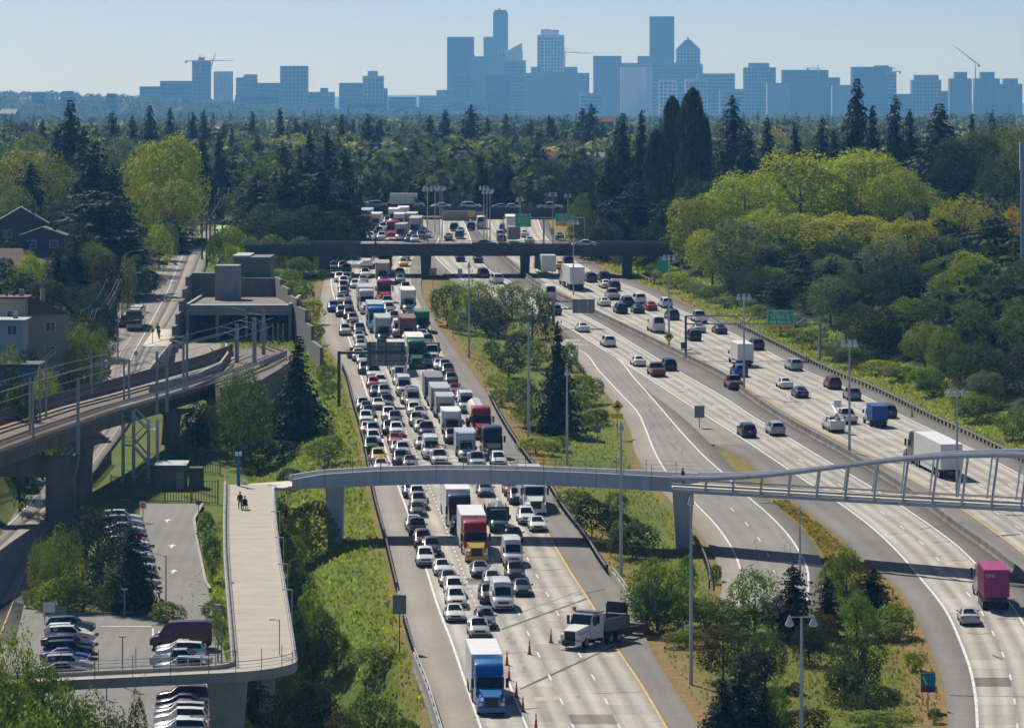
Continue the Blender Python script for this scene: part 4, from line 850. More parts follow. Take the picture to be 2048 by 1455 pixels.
sign('road_sign', 'small white sign right of the mainline in the bushes', 1459, 609, 640, 12, 12, fill='swhite', Y=795); sign('road_sign', 'narrow sign post left of the express lanes near the portal', 627, 588, 640, 6, 10, fill='sback', back=True)
t, w, h, zc = sign('traffic_board', 'blue and green roadside map board at lower right', 1856, 1363, 1420, 29, 41, fill='sblue', posts=1, cat='road sign')
for (x0,x1,z0,z1,c) in ((-.46,.02,-.18,.38,(.02,.33,.16)),(.06,.46,.02,.38,(.02,.22,.45)),(.06,.46,-.18,0,(.02,.22,.45)),(-.46,.02,-.46,-.22,(.28,.03,.05)),(.06,.46,-.46,-.22,(.05,.05,.2)),(-.46,.46,.41,.48,(.35,.5,.6))):
    mb = MB(); mb.box(x0*w,x1*w,-.032,-.021,zc+z0*h,zc+z1*h); mb.build('map_panel', MT['matte'], t, color=c)
mb = MB(); mb.tube([(-.35*w,-.04,zc+.25*h),(-.2*w,-.04,zc+.1*h),(-.2*w,-.04,zc-.02*h),(-.05*w,-.04,zc-.1*h)], .05, 5); mb.build('map_route', MT['swhite'], t)
for i, (px, py, pyb, Y) in enumerate(((894,661,700,None),(272,706,750,None))):
    pass
for i, (px, py, pyb) in enumerate(((305,660,690),(272,706,745),(44,1010,1040))):
    t, w, h, zc = sign('crossing_sign', ('yellow-green diamond crossing sign by the crosswalk','yellow-green diamond crossing sign on the street, nearer one','yellow diamond sign at the lower left street')[i], px, py, pyb, 11 if i < 2 else 17, 14 if i < 2 else 18, Y=upl(px, pyb)[1], diamond=True, fill='syel')
    silhouette(t, [(-.08,-.22),(.08,-.22),(.1,.1),(0,.22),(-.1,.1)], w, h, zc, BLKM)
for (lab, px, py, pyb, w_, h_, oc, f) in (('red octagonal stop sign at the car park corner',323,1203,1235,13,13,True,'sred'),('red and white sign at the car park aisle end',286,1010,1045,13,15,False,'swhite'),('red stop sign by the steel gate',397,1005,1038,12,9,True,'sred'),('small blue and white sign by the street kerb',80,971,1010,12,13,False,'swhite'),('pale notice board beside the first parked cars',98,1214,1250,24,20,False,'swhite'),('grey notice board on two legs near the parked cars',121,1222,1250,22,18,False,'sback')):
    t, w, h, zc = sign('stop_sign' if oc else 'notice_sign', lab, px, py, pyb, w_, h_, Y=upl(px, pyb)[1], octo=oc, fill=f, posts=2 if w_ > 20 else 1)
    if oc and px < 350: text('STOP', h*.3, MT['swhite'], t, (0,-.04,zc), sx=.8)
    if f == 'swhite' and w_ == 13: mb = MB(); mb.tube([(0,-.03,zc),(0,-.022,zc)], h*.38, 14); mb.build('red_disc', MT['sred'], t); mb = MB(); mb.box(-w*.28,w*.28,-.04,-.031,zc-h*.05,zc+h*.05); mb.build('white_bar', MT['swhite'], t)
    if px == 80: mb = MB(); mb.box(-w*.42,w*.42,-.035,-.022,zc-h*.1,zc+h*.42); mb.build('blue_panel', MT['sblue'], t)
# ---- overhead gantries
def truss_beam(t, x0, x1, z, y, hgt=1.0, dep=.9, m=MT['galv']):
    for yy in (y, y+dep):
        for zz in (z, z+hgt): mb = MB(); mb.tube([(x0,yy,zz),(x1,yy,zz)], .08, 5); mb.build('truss_chord', m, t)
    n = max(3, int((x1-x0)/1.7)); mb = MB()
    for k in range(n):
        a = x0+(x1-x0)*k/n; b = x0+(x1-x0)*(k+1)/n
        for yy in (y, y+dep): mb.tube([(a,yy,z if k % 2 else z+hgt),(b,yy,z+hgt if k % 2 else z)], .045, 4)
    mb.build('truss_lacing', m, t)
def green_panel(t, x, z, w, h, y, lines, tab=None, bh=0.):
    mb = MB(); mb.box(x-w/2, x+w/2, y-.1, y-.04, z, z+h); s = mb.build('green_panel', MT['sgreen'], t)
    mb = MB(); e = .05
    for q in ((x-w/2+e,x+w/2-e,z+h-2*e,z+h-e),(x-w/2+e,x+w/2-e,z+e,z+2*e),(x-w/2+e,x-w/2+2*e,z+2*e,z+h-2*e),(x+w/2-2*e,x+w/2-e,z+2*e,z+h-2*e)): mb.box(q[0],q[1],y-.112,y-.1,q[2],q[3])
    mb.build('white_border', MT['swhite'], s)
    mb = MB(); mb.box(x-w/2+e, x+w/2-e, y-.112, y-.1, z+h*.665, z+h*.665+.04); mb.build('white_rule', MT['swhite'], s)
    for (tx, fz, sz) in lines: text(tx, sz*h, MT['swhite'], s, (x, y-.125, z+fz*h), sx=.92)
    if bh:
        mb = MB(); mb.box(x-w/2, x+w/2, y-.1, y-.04, z-bh, z-.01); p = mb.build('yellow_panel', MT['syel'], t); text('EXIT', bh*.6, BLKM, p, (x-w*.28, y-.125, z-bh/2)); text('ONLY', bh*.6, BLKM, p, (x+w*.28, y-.125, z-bh/2))
        mb = MB(); zz = z-bh/2; k = bh*.38; mb.add([(x+a*k,y-.12,zz+b*k) for a, b in ((-.25,1),(.25,1),(.25,.1),(.9,.1),(0,-1),(-.9,.1),(-.25,.1))], [(0,1,2,3,4,5,6)]); mb.build('down_arrow', BLKM, p)
# main gantry on the right
bL, bR = gpt(1371,718), gpt(1640,722); Yg = (bL.y+bR.y)/2
t = thing('sign_gantry', 'truss gantry carrying the green EXIT 172 sign over the mainline', 'sign gantry', (bL.x, Yg, bL.z)); xr = pX(1640,Yg)-bL.x; zt = pZ(632,Yg)-bL.z; zb_ = pZ(648,Yg)-bL.z
for x in (0, xr):
    for yy in (0, .9): mb = MB(); mb.tube([(x,yy,-.5),(x,yy,zt)], .16, 8); mb.build('gantry_leg', MT['dsteel'] if x == 0 else MT['galv'], t)
truss_beam(t, 0, xr, zb_, 0, zt-zb_); gx_ = pX(1561,Yg)-bL.x; s_ = Yg/F
green_panel(t, gx_, pZ(650,Yg)-bL.z, 54*s_, 31*s_, -.15, [('EXIT 172', .82, .27), ('N 85th St', .5, .33), ('NE 80th St', .2, .33)], bh=11*s_)
mb = MB(); mb.box(-.75,-.05,-.3,-.2,pZ(697,Yg)-bL.z,pZ(684,Yg)-bL.z); mb.box(-.75,.9,-.3,-.2,pZ(700,Yg)-bL.z,pZ(698,Yg)-bL.z); mb.build('control_cabinet', MT['dsteel'], t)
# cantilever gantry over the two-lane road (seen from behind)
b = gpt(1107,662); Yg = b.y; t = thing('cantilever_gantry', 'cantilever truss gantry with grey sign back over the two lanes', 'sign gantry', tuple(b)); xe = pX(1189,Yg)-b.x; zt = pZ(603,Yg)-b.z; zb_ = pZ(618,Yg)-b.z
mb = MB(); mb.tube([(0,0,-.5),(0,0,pZ(598,Yg)-b.z)], .26, 8); mb.build('gantry_leg', MT['steel'], t); truss_beam(t, .1, xe, zb_, 0, zt-zb_, .8, MT['steel'])
for k in range(3): x0 = pX(1145+15*k,Yg)-b.x; mb = MB(); mb.box(x0,x0+14.6*Yg/F,-.12,-.04,pZ(626,Yg)-b.z,pZ(598,Yg)-b.z); mb.build('sign_back_panel', MT['sback'], t)
# cantilever over the jam, left
b = gpt(678,812); Yg = b.y; t = thing('cantilever_gantry', 'dark cantilever gantry with big sign back over the traffic jam', 'sign gantry', tuple(b)); zt = pZ(705,Yg)-b.z
mb = MB(); mb.tube([(0,0,-.6),(0,0,zt+.22)], .22, 8); mb.build('gantry_leg', MT['dsteel'], t)
mb = MB(); mb.tube([(-.1,0,zt),(pX(812,Yg)-b.x,0,zt)], .21, 8); mb.build('gantry_arm', MT['dsteel'], t)
for k in range(4):
    x0 = pX(733+19.4*k,Yg)-b.x; mb = MB(); mb.box(x0,x0+19.1*Yg/F,.28,.36,pZ(732,Yg)-b.z,pZ(683.5,Yg)-b.z); q = mb.build('sign_back_panel', MT['sback'], t)
    mb = MB()
    for f_ in (.2,.5,.8): zz = pZ(732,Yg)-b.z+f_*48*Yg/F; mb.box(x0,x0+19.1*Yg/F,.22,.28,zz-.06,zz+.06)
    mb.build('stiffener', MT['dsteel'], q)
for k in (0, 1, 2): x0 = pX(740+32*k,Yg)-b.x; mb = MB(); mb.box(x0-.08,x0+.08,.12,.22,pZ(732,Yg)-b.z,pZ(683.5,Yg)-b.z); mb.build('hanger', MT['dsteel'], t)
# far green signs
for (px0, px1, py0, py1, lab, lines, yel, Yg, legx) in ((1030,1062,427,454,'far green sign with white lettering over the mainline, left one',[('EXIT 171',.85,.19),('NE 71st St',.61,.2),('NE 65th St',.38,.2),('1 MILE',.14,.17)],0,905,None),(1111,1143,427,444,'far green sign with yellow strip, right one',[('EXIT 172',.78,.27),('N 85th St',.45,.27),('NE 80th St',.18,.25)],8,880,None)):
    xm = pX((px0+px1)/2,Yg); z0 = float(G(Yg)); t = thing('sign_gantry', lab, 'sign gantry', (xm, Yg, z0)); s_ = Yg/F
    zt = pZ(433,Yg)-z0
    for x in (-(40)*s_, 42*s_): mb = MB(); mb.tube([(x,.3,-1),(x,.3,zt)], .14, 6); mb.build('gantry_leg', MT['galv'], t)
    mb = MB(); mb.tube([(-40*s_,.3,zt-.2),(42*s_,.3,zt-.2)], .12, 6); mb.build('gantry_arm', MT['galv'], t)
    green_panel(t, 0, pZ(py1,Yg)-z0, (px1-px0)*s_, (py1-py0)*s_, 0, lines, bh=yel*s_)
b = gpt(1326,560); t, w, h, zc = sign('guide_sign', 'green guide sign partly hidden in the bushes right of the overpass', 1326, 530, 556, 22, 24, Y=810, fill='sgreen', posts=2)
sign('guide_sign', 'tiny green sign right of the far green gantry', 1105, 463, 480, 7, 13, Y=930, fill='sgreen'); sign('guide_sign', 'yellow sign under the far overpass', 943, 428, 445, 16, 12, Y=1000, fill='syel')
# ---------------------------------------------------------------- utility poles and wires along the street
upoles = [(232,540,640,6),(228,553,665,7),(289,440,500,5),(262,480,560,5),(404,430,520,4),(413,428,530,4),(420,425,520,4),(430,392,470,3),(445,383,465,3),(447,372,450,3),(459,365,420,3),(155,640,790,7),(178,615,740,6)]
tops = []
for i, (px, a, b_, w) in enumerate(upoles):
    b = upl(px, b_); z = float(ground(b[0], b[1])); h = EYE-(a-HYP)*b[1]/F - z
    t = thing('utility_pole', 'wooden utility pole with crossarms beside the street, %s in the list from the near side' % nth(i) if False else 'wooden utility pole with crossarm along the street, %s of the row' % nth(i), 'utility pole', (b[0], b[1], z), 0, 'utility poles along the street')
    mb = MB(); mb.tube([(0,0,-.5),(0,0,h)], [.20,.13], 8); mb.build('pole', MT['wood'], t); mb = MB(); mb.box(-1.2,1.2,-.06,.06,h-.7,h-.55); mb.box(-.9,.9,-.06,.06,h-1.9,h-1.77); mb.build('crossarm', MT['wood'], t)
    for x in (-1.1,0.5,1.1): mb = MB(); mb.tube([(x,0,h-.55),(x,0,h-.33)], [.06,.04], 6); mb.build('insulator', MT['swhite'], t)
    if i % 3 == 0: mb = MB(); mb.tube([(.3,0,h-2.6),(.3,0,h-1.7)], .25, 10); mb.build('transformer', MT['galv'], t)
    tops.append(Vector((b[0], b[1], z+h)))
def wires(label, A, B, offs, sag):
    t = MB()
    for (ox, oz) in offs:
        a, b = A+Vector((ox,0,oz)), B+Vector((ox,0,oz)); t.tube([a.lerp(b, k/10)+Vector((0,0,-sag*4*(k/10)*(1-k/10))) for k in range(11)], .028, 4)
    tag(t.build('power_line', MT['wire']), label, 'wire')
left = [Vector((-66,420,float(GL(420))+13)), Vector((-65.5,465,float(GL(465))+12.5)), tops[11], tops[12], tops[1], tops[0], tops[3], tops[2], Vector((-69.5,925,float(G(925))+11)), Vector((-70,1010,float(G(1010))+11))]
for i in range(len(left)-1): wires('sagging power lines on the left of the street, %s span from the camera' % nth(i), left[i], left[i+1], [(-1.1,-.35),(.5,-.35),(1.1,-.35),(.1,-2.2),(.2,-3.0)], 1.1)
right = [tops[6], tops[5], tops[4], tops[7], tops[8], tops[9], tops[10]]
for i in range(len(right)-1): wires('power lines right of the street, %s span from the near end' % nth(i), right[i], right[i+1], [(-1.1,-.35),(1.1,-.35),(0,-2.2)], .7)
# street lamps with mast arms over the street
for i, (px, a, b_, sgn) in enumerate(((277,404,470,1),(250,500,600,1),(176,695,790,1),(236,640,720,1),(244,545,640,1))):
    b = upl(px, b_); z = float(ground(b[0], b[1])); h = EYE-(a-HYP)*b[1]/F - z; t = thing('street_lamp', 'street lamp with long arm left of the street, %s of its row' % nth(i), 'street lamp', (b[0], b[1], z), 0, 'street lamps with arms on the street')
    mb = MB(); mb.tube([(0,0,-.4),(0,0,h-.6)], [.12,.09], 6); mb.tube([(0,0,h-.7),(1.2*sgn,0,h-.2),(2.6*sgn,0,h)], .05, 5); mb.build('pole', MT['galv'], t); mb = MB(); mb.box(2.4*sgn,3.2*sgn,-.14,.14,h-.06,h+.08); mb.build('lamp_head', MT['lampgl'], t)
# traffic light
b = upl(377,470); z = float(G(b[1])); t = thing('traffic_light', 'traffic light showing red at the far end of the street', 'traffic light', (b[0], b[1], z)); h = EYE-(446-HYP)*b[1]/F-z
mb = MB(); mb.tube([(2.5,.1,-.3),(2.5,.1,h+.6)], .08, 6); mb.tube([(2.5,.1,h+.5),(-.3,.1,h+.5)], .05, 5); mb.build('mast', MT['dsteel'], t); mb = MB(); mb.box(-.22,.22,-.12,.05,h-.75,h+.4); mb.build('signal_head', MT['black'], t)
mb = MB(); mb.tube([(0,-.13,h+.1),(0,-.2,h+.1)], .17, 10); mb.build('red_light', emitmat('red_signal', (1,.02,.02), 6), t)
# blue post with cameras at the ramp top, lot lamps
b = atz(477,972,25.1); t = thing('emergency_post', 'bright blue emergency post with white box at the top of the ramp', 'emergency post', tuple(b)); mb = MB(); mb.box(-.17,.17,-.12,.12,-.2,3.2); mb.build('column', mat('blue_post_paint', (.01,.16,.42), .4, .1), t)
mb = MB(); mb.box(-.34,-.06,-.15,.15,3.22,3.62); mb.box(.06,.34,-.15,.15,3.22,3.62); mb.build('call_box', MT['swhite'], t)
b2 = atz(489,970,25.1); mb = MB(); mb.box(-.18,.18,-.15,.15,0,.5); mb.tube([(0,0,.5),(0,0,.62)], .16, 8); tag(mb.build('litter_bin', MT['swhite'], None, tuple(b2)), 'small pale bin beside the blue post', 'bin')
for i, (lab, px, a, b_, arm) in enumerate((('thin pole lamp standing in the middle of the car park',245,1273,1375,0),('tall pole lamp at the car park corner by the stop sign',332,1110,1230,1),('pole lamp right of the car park by the ramp',443,1217,1330,-1),('second pole right of the car park beside the ramp',436,1210,1325,0),('pole in the planting bed left of the stop sign',249,1178,1232,0),('short white post lamp in front of the ramp leg',213,1358,1400,0))):
    b = upl(px, b_); z = float(ground(b[0], b[1])); h = EYE-(a-HYP)*b[1]/F - z
    t = thing('lot_lamp', lab, 'lamp post', (b[0], b[1], z)); mb = MB(); mb.tube([(0,0,-.3),(0,0,h)], [.09,.06], 6)
    if arm: mb.tube([(0,0,h-.1),(-1.8*abs(arm),0,h+.35)], .04, 5)
    mb.build('pole', MT['galv'], t); mb = MB(); x = -1.9 if arm else 0; mb.box(x-.3,x+.3,-.14,.14,h+.3 if arm else h-.04,h+.42 if arm else h+.1); mb.build('lamp_head', MT['lampgl'], t)
# ---------------------------------------------------------------- traffic cones (tall delineator cones on black bases)
cm1 = MB(); cm1.tube([(0,0,.05),(0,0,1.05)], [.15,.03], 10); cmesh = cm1.mesh('cone_body', MT['orange'], True)
cm2 = MB(); cm2.box(-.2,.2,-.2,.2,0,.06); bmesh_ = cm2.mesh('cone_base', MT['black'])
cm3 = MB(); cm3.tube([(0,0,.62),(0,0,.74)], [.088,.072], 10); rmesh = cm3.mesh('cone_band', MT['swhite'])
cones = [(1059,1308,'beside the dashed line'),(1014,1330,'beside the blue truck trailer'),(1018,1360,'beside the blue truck cab'),(1033,1394,'at the corner of the truck shadow'),(1046,1423,'ahead of the blue truck'),(1102,1285,'left of the snow plough truck'),(1072,1458,'nearest, at the bottom edge')]
for px, py, wh in cones:
    x, y = unproj(px, py); t = thing('traffic_cone', 'tall orange traffic cone %s' % wh, 'traffic cone', (x, y, float(G(y))+.03), 0, 'orange cones closing the lane'); inst('cone_body', cmesh, t, scale=(1,1,1.25)); inst('cone_base', bmesh_, t); inst('cone_band', rmesh, t, scale=(1.02,1.02,1.25))
x, y = unproj(1824, 833, 0); t = thing('traffic_cone', 'lone small orange cone on the far right shoulder', 'traffic cone', (x, y, float(G(y))), 0, 'orange cones closing the lane'); inst('cone_body', cmesh, t); inst('cone_base', bmesh_, t)

for (w_, px, py) in (('EXIT',1146,681),('ONLY',1158,689)):   # words painted on the exit lane
    x, y = unproj(px, py); o = text(w_, 1.0, MT['white'], road_x, (x, y, float(G(y))+.05), (math.atan(SL), 0, 0), name='lane_lettering'); o.scale = (1.1, 4.0, 1)
# ---------------------------------------------------------------- vehicles: part libraries (front at +y, origin on the ground at the middle)
def loft(st, zside=.55):
    """stations (y, halfwidth, zbottom, zbelt, zroof, roof halfwidth) rear -> front; returns rows"""
    rows = []
    for (y, w, zb, zl, zr, wr) in st:
        h = [(.0, zb), (w*.88, zb), (w*.99, zb+.16), (w, zb+(zl-zb)*zside), (w*.955, zl), (wr, zr-.05 if zr-zl > .1 else zr-.012), (wr*.72, zr), (0, zr+.02)]
        rows.append([(-x, y, z) for x, z in h] + [(x, y, z) for x, z in reversed(h[1:-1])])
    return rows
def loft_mesh(rows, mb):
    n = len(rows[0])
    vs = [p for r in rows for p in r]; fs = []
    for i in range(len(rows)-1):
        for k in range(n): k2 = (k+1) % n; fs.append((i*n+k, i*n+k2, (i+1)*n+k2, (i+1)*n+k))
    fs.append(tuple(reversed(range(n)))); fs.append(tuple((len(rows)-1)*n+k for k in range(n)))
    # rows run from left-bottom round to right-bottom; flip so normals look out
    fs = [tuple(reversed(f)) for f in fs]
    mb.add(vs, fs); return mb
def pane(rows, i0, i1, ks, shrink=.9, push=.015):
    mb = MB(); pts = {}
    fl = []
    for i in range(i0, i1):
        for a, b in zip(ks[:-1], ks[1:]): fl.append([(i,a),(i,b),(i+1,b),(i+1,a)])
    allp = [Vector(rows[i][k]) for f in fl for (i,k) in f]; c = sum(allp, Vector())/len(allp)
    nrm = Vector()
    for f in fl:
        p = [Vector(rows[i][k]) for i, k in f]; nrm += (p[2]-p[0]).cross(p[3]-p[1])
    nrm.normalize(); cc = Vector((0, c.y, .6))
    if nrm.dot(c-cc) < 0: nrm = -nrm
    for f in fl:
        p = [c+(Vector(rows[i][k])-c)*shrink+nrm*push for i, k in f]; q = [x-nrm*.03 for x in p]
        if (p[1]-p[0]).cross(p[2]-p[0]).dot(nrm) < 0: p.reverse(); q.reverse()
        mb.add(p+q, [(0,1,2,3),(0,4,5,1),(1,5,6,2),(2,6,7,3),(3,7,4,0)])
    return mb
def wheel_mesh(r, w):
    mb = MB(); mb.tube([(-w/2,0,0),(-w/2+.03,0,0),(w/2-.03,0,0),(w/2,0,0)], [r*.86,r,r,r*.86], 14); t = mb.mesh('tyre', MT['tyre'], True)
    mb = MB(); mb.tube([(-w/2-.012,0,0),(w/2+.012,0,0)], r*.6, 10); return t, mb.mesh('rim', MT['rim'])
WH = {}
def wheel(r, w):
    if (r, w) not in WH: WH[(r, w)] = wheel_mesh(r, w)
    return WH[(r, w)]
LIB = {}   # kind -> dict(len, parts=[(name, mesh, paint, loc, parentindex, lod)])
def add_wheels(parts, xs_, ys_, r, w):
    t, m = wheel(r, w)
    for y in ys_:
        for x in xs_: parts.append(('wheel', t, 0, (x, y, r), None, 2)); parts.append(('rim', m, 0, (0,0,0), len(parts)-1, 1))
def boxm(name, m, *b): mb = MB(); mb.box(*b); return mb.mesh(name, m)
def car(kind, Lg, Wd, st, gi, wr, wy, hl, tl, bed=None, extra=()):
    """gi = (rear glass base, roof rear, roof front, cowl) station indices"""
    w = Wd/2; parts = []; rows = loft(st); mb = loft_mesh(rows, MB()); parts.append(('body', mb.mesh(kind+'_body', MT['paint'], True), 1, (0,0,0), None, 3))
    a, b, c, d = gi
    parts.append(('windscreen', pane(rows, c, d, [5,6,7,8,9], .9).mesh('windscreen', MT['glass']), 0, (0,0,0), None, 3))
    parts.append(('rear_window', pane(rows, a, b, [5,6,7,8,9], .86).mesh('rear_window', MT['glass']), 0, (0,0,0), None, 3))
    parts.append(('side_window', pane(rows, a, d, [4,5], .88).mesh('side_window', MT['glass']), 0, (0,0,0), None, 3)); parts.append(('side_window', pane(rows, a, d, [9,10], .88).mesh('side_window', MT['glass']), 0, (0,0,0), None, 3))
    add_wheels(parts, (-w+.10, w-.10), wy, wr, .24)
    f, rr = st[-1][0], st[0][0]; z = hl
    mb = MB()
    for s_ in (-1, 1): parts.append(('headlight', boxm('headlight', MT['lamp'], *sorted((s_*w*.56, s_*w*.93)), f-.12, f-.005+.02, z-.07, z+.08), 0, (0,0,0), None, 1))
    for s_ in (-1, 1): parts.append(('tail_light', boxm('tail_light', MT['tail'], *sorted((s_*w*.62, s_*w*.94)), rr-.02, rr+.12, tl-.09, tl+.09), 0, (0,0,0), None, 1))
    parts.append(('grille', boxm('grille', MT['black'], -w*.5, w*.5, f-.1, f+.022, z-.13, z+.06), 0, (0,0,0), None, 1)); parts.append(('bumper_trim', boxm('bumper_trim', MT['black'], -w*.8, w*.8, f-.08, f+.018, st[-1][2]-.02, st[-1][2]+.13), 0, (0,0,0), None, 1))
    parts.append(('number_plate', boxm('number_plate', MT['plate'], -.17, .17, rr-.03, rr+.05, tl-.22, tl-.1), 0, (0,0,0), None, 1))
    y = st[d][0]-.25
    for s_ in (-1, 1): parts.append(('wing_mirror', boxm('wing_mirror', MT['paint'], *sorted((s_*w*.97, s_*(w+.17))), y-.08, y+.05, st[d][3]+.02, st[d][3]+.17), 1, (0,0,0), None, 1))
    mb = MB(); mb.box(-w*.9, w*.9, rr+.3, f-.3, .14, st[2][2]+.06); parts.append(('underbody', mb.mesh('underbody', MT['black']), 0, (0,0,0), None, 2))
    parts += list(extra); LIB[kind] = dict(len=Lg, w=Wd, parts=parts)
car('sedan', 4.7, 1.84, [(-2.35,.80,.32,.80,.84,.62),(-2.25,.88,.24,.90,.95,.70),(-1.55,.92,.22,.94,1.02,.72),(-.75,.92,.22,.93,1.40,.60),(.25,.92,.22,.92,1.44,.62),(1.05,.92,.22,.90,.98,.74),(1.9,.90,.22,.80,.86,.70),(2.25,.84,.26,.66,.72,.62),(2.35,.76,.34,.60,.64,.58)], (2,3,4,5), .33, (-1.38,1.42), .66, .78)
car('hatch', 4.2, 1.78, [(-2.1,.80,.34,.85,.9,.66),(-2.02,.86,.26,.95,1.05,.70),(-1.6,.89,.23,.96,1.45,.62),(-.6,.89,.23,.95,1.50,.63),(.35,.89,.23,.94,1.50,.63),(1.05,.89,.23,.92,1.0,.72),(1.7,.87,.24,.84,.9,.68),(2.02,.80,.28,.7,.75,.6),(2.1,.74,.36,.62,.66,.58)], (1,2,4,5), .33, (-1.25,1.28), .7, .85)
car('suv', 4.7, 1.9, [(-2.35,.86,.40,1.0,1.05,.74),(-2.28,.92,.32,1.08,1.15,.76),(-1.95,.95,.30,1.10,1.64,.68),(-.8,.95,.30,1.09,1.72,.69),(.35,.95,.30,1.08,1.72,.69),(1.05,.95,.30,1.06,1.14,.80),(1.85,.93,.30,.98,1.05,.78),(2.25,.88,.34,.84,.92,.72),(2.35,.82,.42,.76,.82,.68)], (1,2,4,5), .37, (-1.4,1.42), .82, .98)
car('minivan', 5.1, 1.98, [(-2.55,.9,.40,1.0,1.06,.78),(-2.48,.96,.30,1.06,1.15,.82),(-2.2,.99,.27,1.06,1.72,.74),(-.8,.99,.27,1.05,1.78,.75),(.7,.99,.27,1.04,1.75,.74),(1.75,.98,.27,1.0,1.08,.82),(2.2,.94,.28,.9,.98,.78),(2.48,.88,.32,.76,.82,.7),(2.55,.8,.4,.68,.72,.66)], (1,2,4,5), .36, (-1.5,1.6), .76, 1.0)
car('pickup', 5.7, 2.0, [(-2.85,.96,.46,1.08,1.10,.94),(-2.75,1.0,.40,1.12,1.14,.96),(-.95,1.0,.38,1.13,1.16,.96),(-.75,1.0,.38,1.13,1.84,.72),(.55,1.0,.38,1.12,1.88,.73),(1.25,1.0,.38,1.10,1.18,.86),(2.1,.99,.40,1.08,1.14,.86),(2.72,.95,.42,1.0,1.06,.84),(2.85,.9,.5,.92,.98,.8)], (2,3,4,5), .40, (-1.75,1.75), .9, .95,
    extra=[('load_bed', boxm('load_bed', MT['black'], -.78, .78, -2.6, -1.05, .9, 1.175), 0, (0,0,0), None, 2)])
car('van', 5.9, 2.06, [(-2.95,.98,.40,1.4,1.45,.9),(-2.9,1.02,.34,1.5,2.52,.82),(-2.6,1.03,.32,1.5,2.66,.84),(-.2,1.03,.32,1.48,2.68,.84),(1.15,1.03,.32,1.42,2.60,.80),(1.5,1.03,.32,1.40,2.22,.82),(2.1,1.02,.32,1.30,1.42,.84),(2.6,.98,.34,1.14,1.22,.80),(2.88,.92,.38,.96,1.02,.72),(2.95,.84,.46,.84,.9,.66)], (0,1,5,6), .37, (-1.75,1.85), .92, 1.1)
# a van has a blind side: keep only a front side window
vr_ = loft([(1.0,1.03,.32,1.42,2.2,.87),(1.55,1.03,.32,1.38,2.05,.86),(1.95,1.02,.32,1.33,1.62,.86)])
LIB['van']['parts'] = [p for p in LIB['van']['parts'] if p[0] != 'side_window'] + [('side_window', boxm('side_window', MT['glass'], *sorted((s_*.9, s_*.985)), .95, 1.75, 1.38, 1.85), 0, (0,0,0), None, 2) for s_ in (-1, 1)]
def jeep():
    p = []; mb = MB(); mb.box(-.78,.78,-1.9,.6,.55,1.12); mb.hexa([(-.72,.6,.55),(.72,.6,.55),(.66,1.9,.6),(-.66,1.9,.6)],[(-.72,.6,1.14),(.72,.6,1.14),(.66,1.9,1.08),(-.66,1.9,1.08)])
    for s_ in (-1, 1):
        for y in (-1.15, 1.25): mb.box(*sorted((s_*.72, s_*.95)), y-.5, y+.5, .82, .9)
    p.append(('body', mb.mesh('jeep_body', MT['paint']), 1, (0,0,0), None, 3)); mb = MB(); mb.hexa([(-.76,-1.88,1.76),(.76,-1.88,1.76),(.74,.35,1.78),(-.74,.35,1.78)],[(-.68,-1.8,1.86),(.68,-1.8,1.86),(.66,.3,1.88),(-.66,.3,1.88)]); p.append(('roof', mb.mesh('roof', MT['paint']), 1, (0,0,0), None, 3))
    mb = MB(); mb.hexa([(-.77,-1.89,1.125),(.77,-1.89,1.125),(.75,.55,1.125),(-.75,.55,1.125)],[(-.755,-1.87,1.755),(.755,-1.87,1.755),(.735,.34,1.755),(-.735,.34,1.755)]); p.append(('glasshouse', mb.mesh('glasshouse', MT['glass']), 0, (0,0,0), None, 3))
    for s_ in (-1,1):
        for y in (-1.88,-.7,.36): p.append(('pillar', boxm('pillar', MT['paint'], *sorted((s_*.74, s_*.785)), y-.06, y+.06, 1.12, 1.77), 1, (0,0,0), None, 2))
    add_wheels(p, (-.8,.8), (-1.15,1.25), .4, .26); mb = MB(); mb.tube([(0,-1.92,.95),(0,-2.15,.95)], .38, 12); p.append(('spare_wheel', mb.mesh('spare_wheel', MT['tyre']), 0, (0,0,0), None, 2))
    for s_ in (-1,1): p.append(('headlight', boxm('headlight', MT['lamp'], *sorted((s_*.35, s_*.58)), 1.85, 1.93, .78, .98), 0, (0,0,0), None, 1))
    p.append(('bumper', boxm('bumper', MT['black'], -.8, .8, 1.9, 2.08, .5, .68), 0, (0,0,0), None, 2)); LIB['jeep'] = dict(len=4.2, w=1.9, parts=p)
jeep()
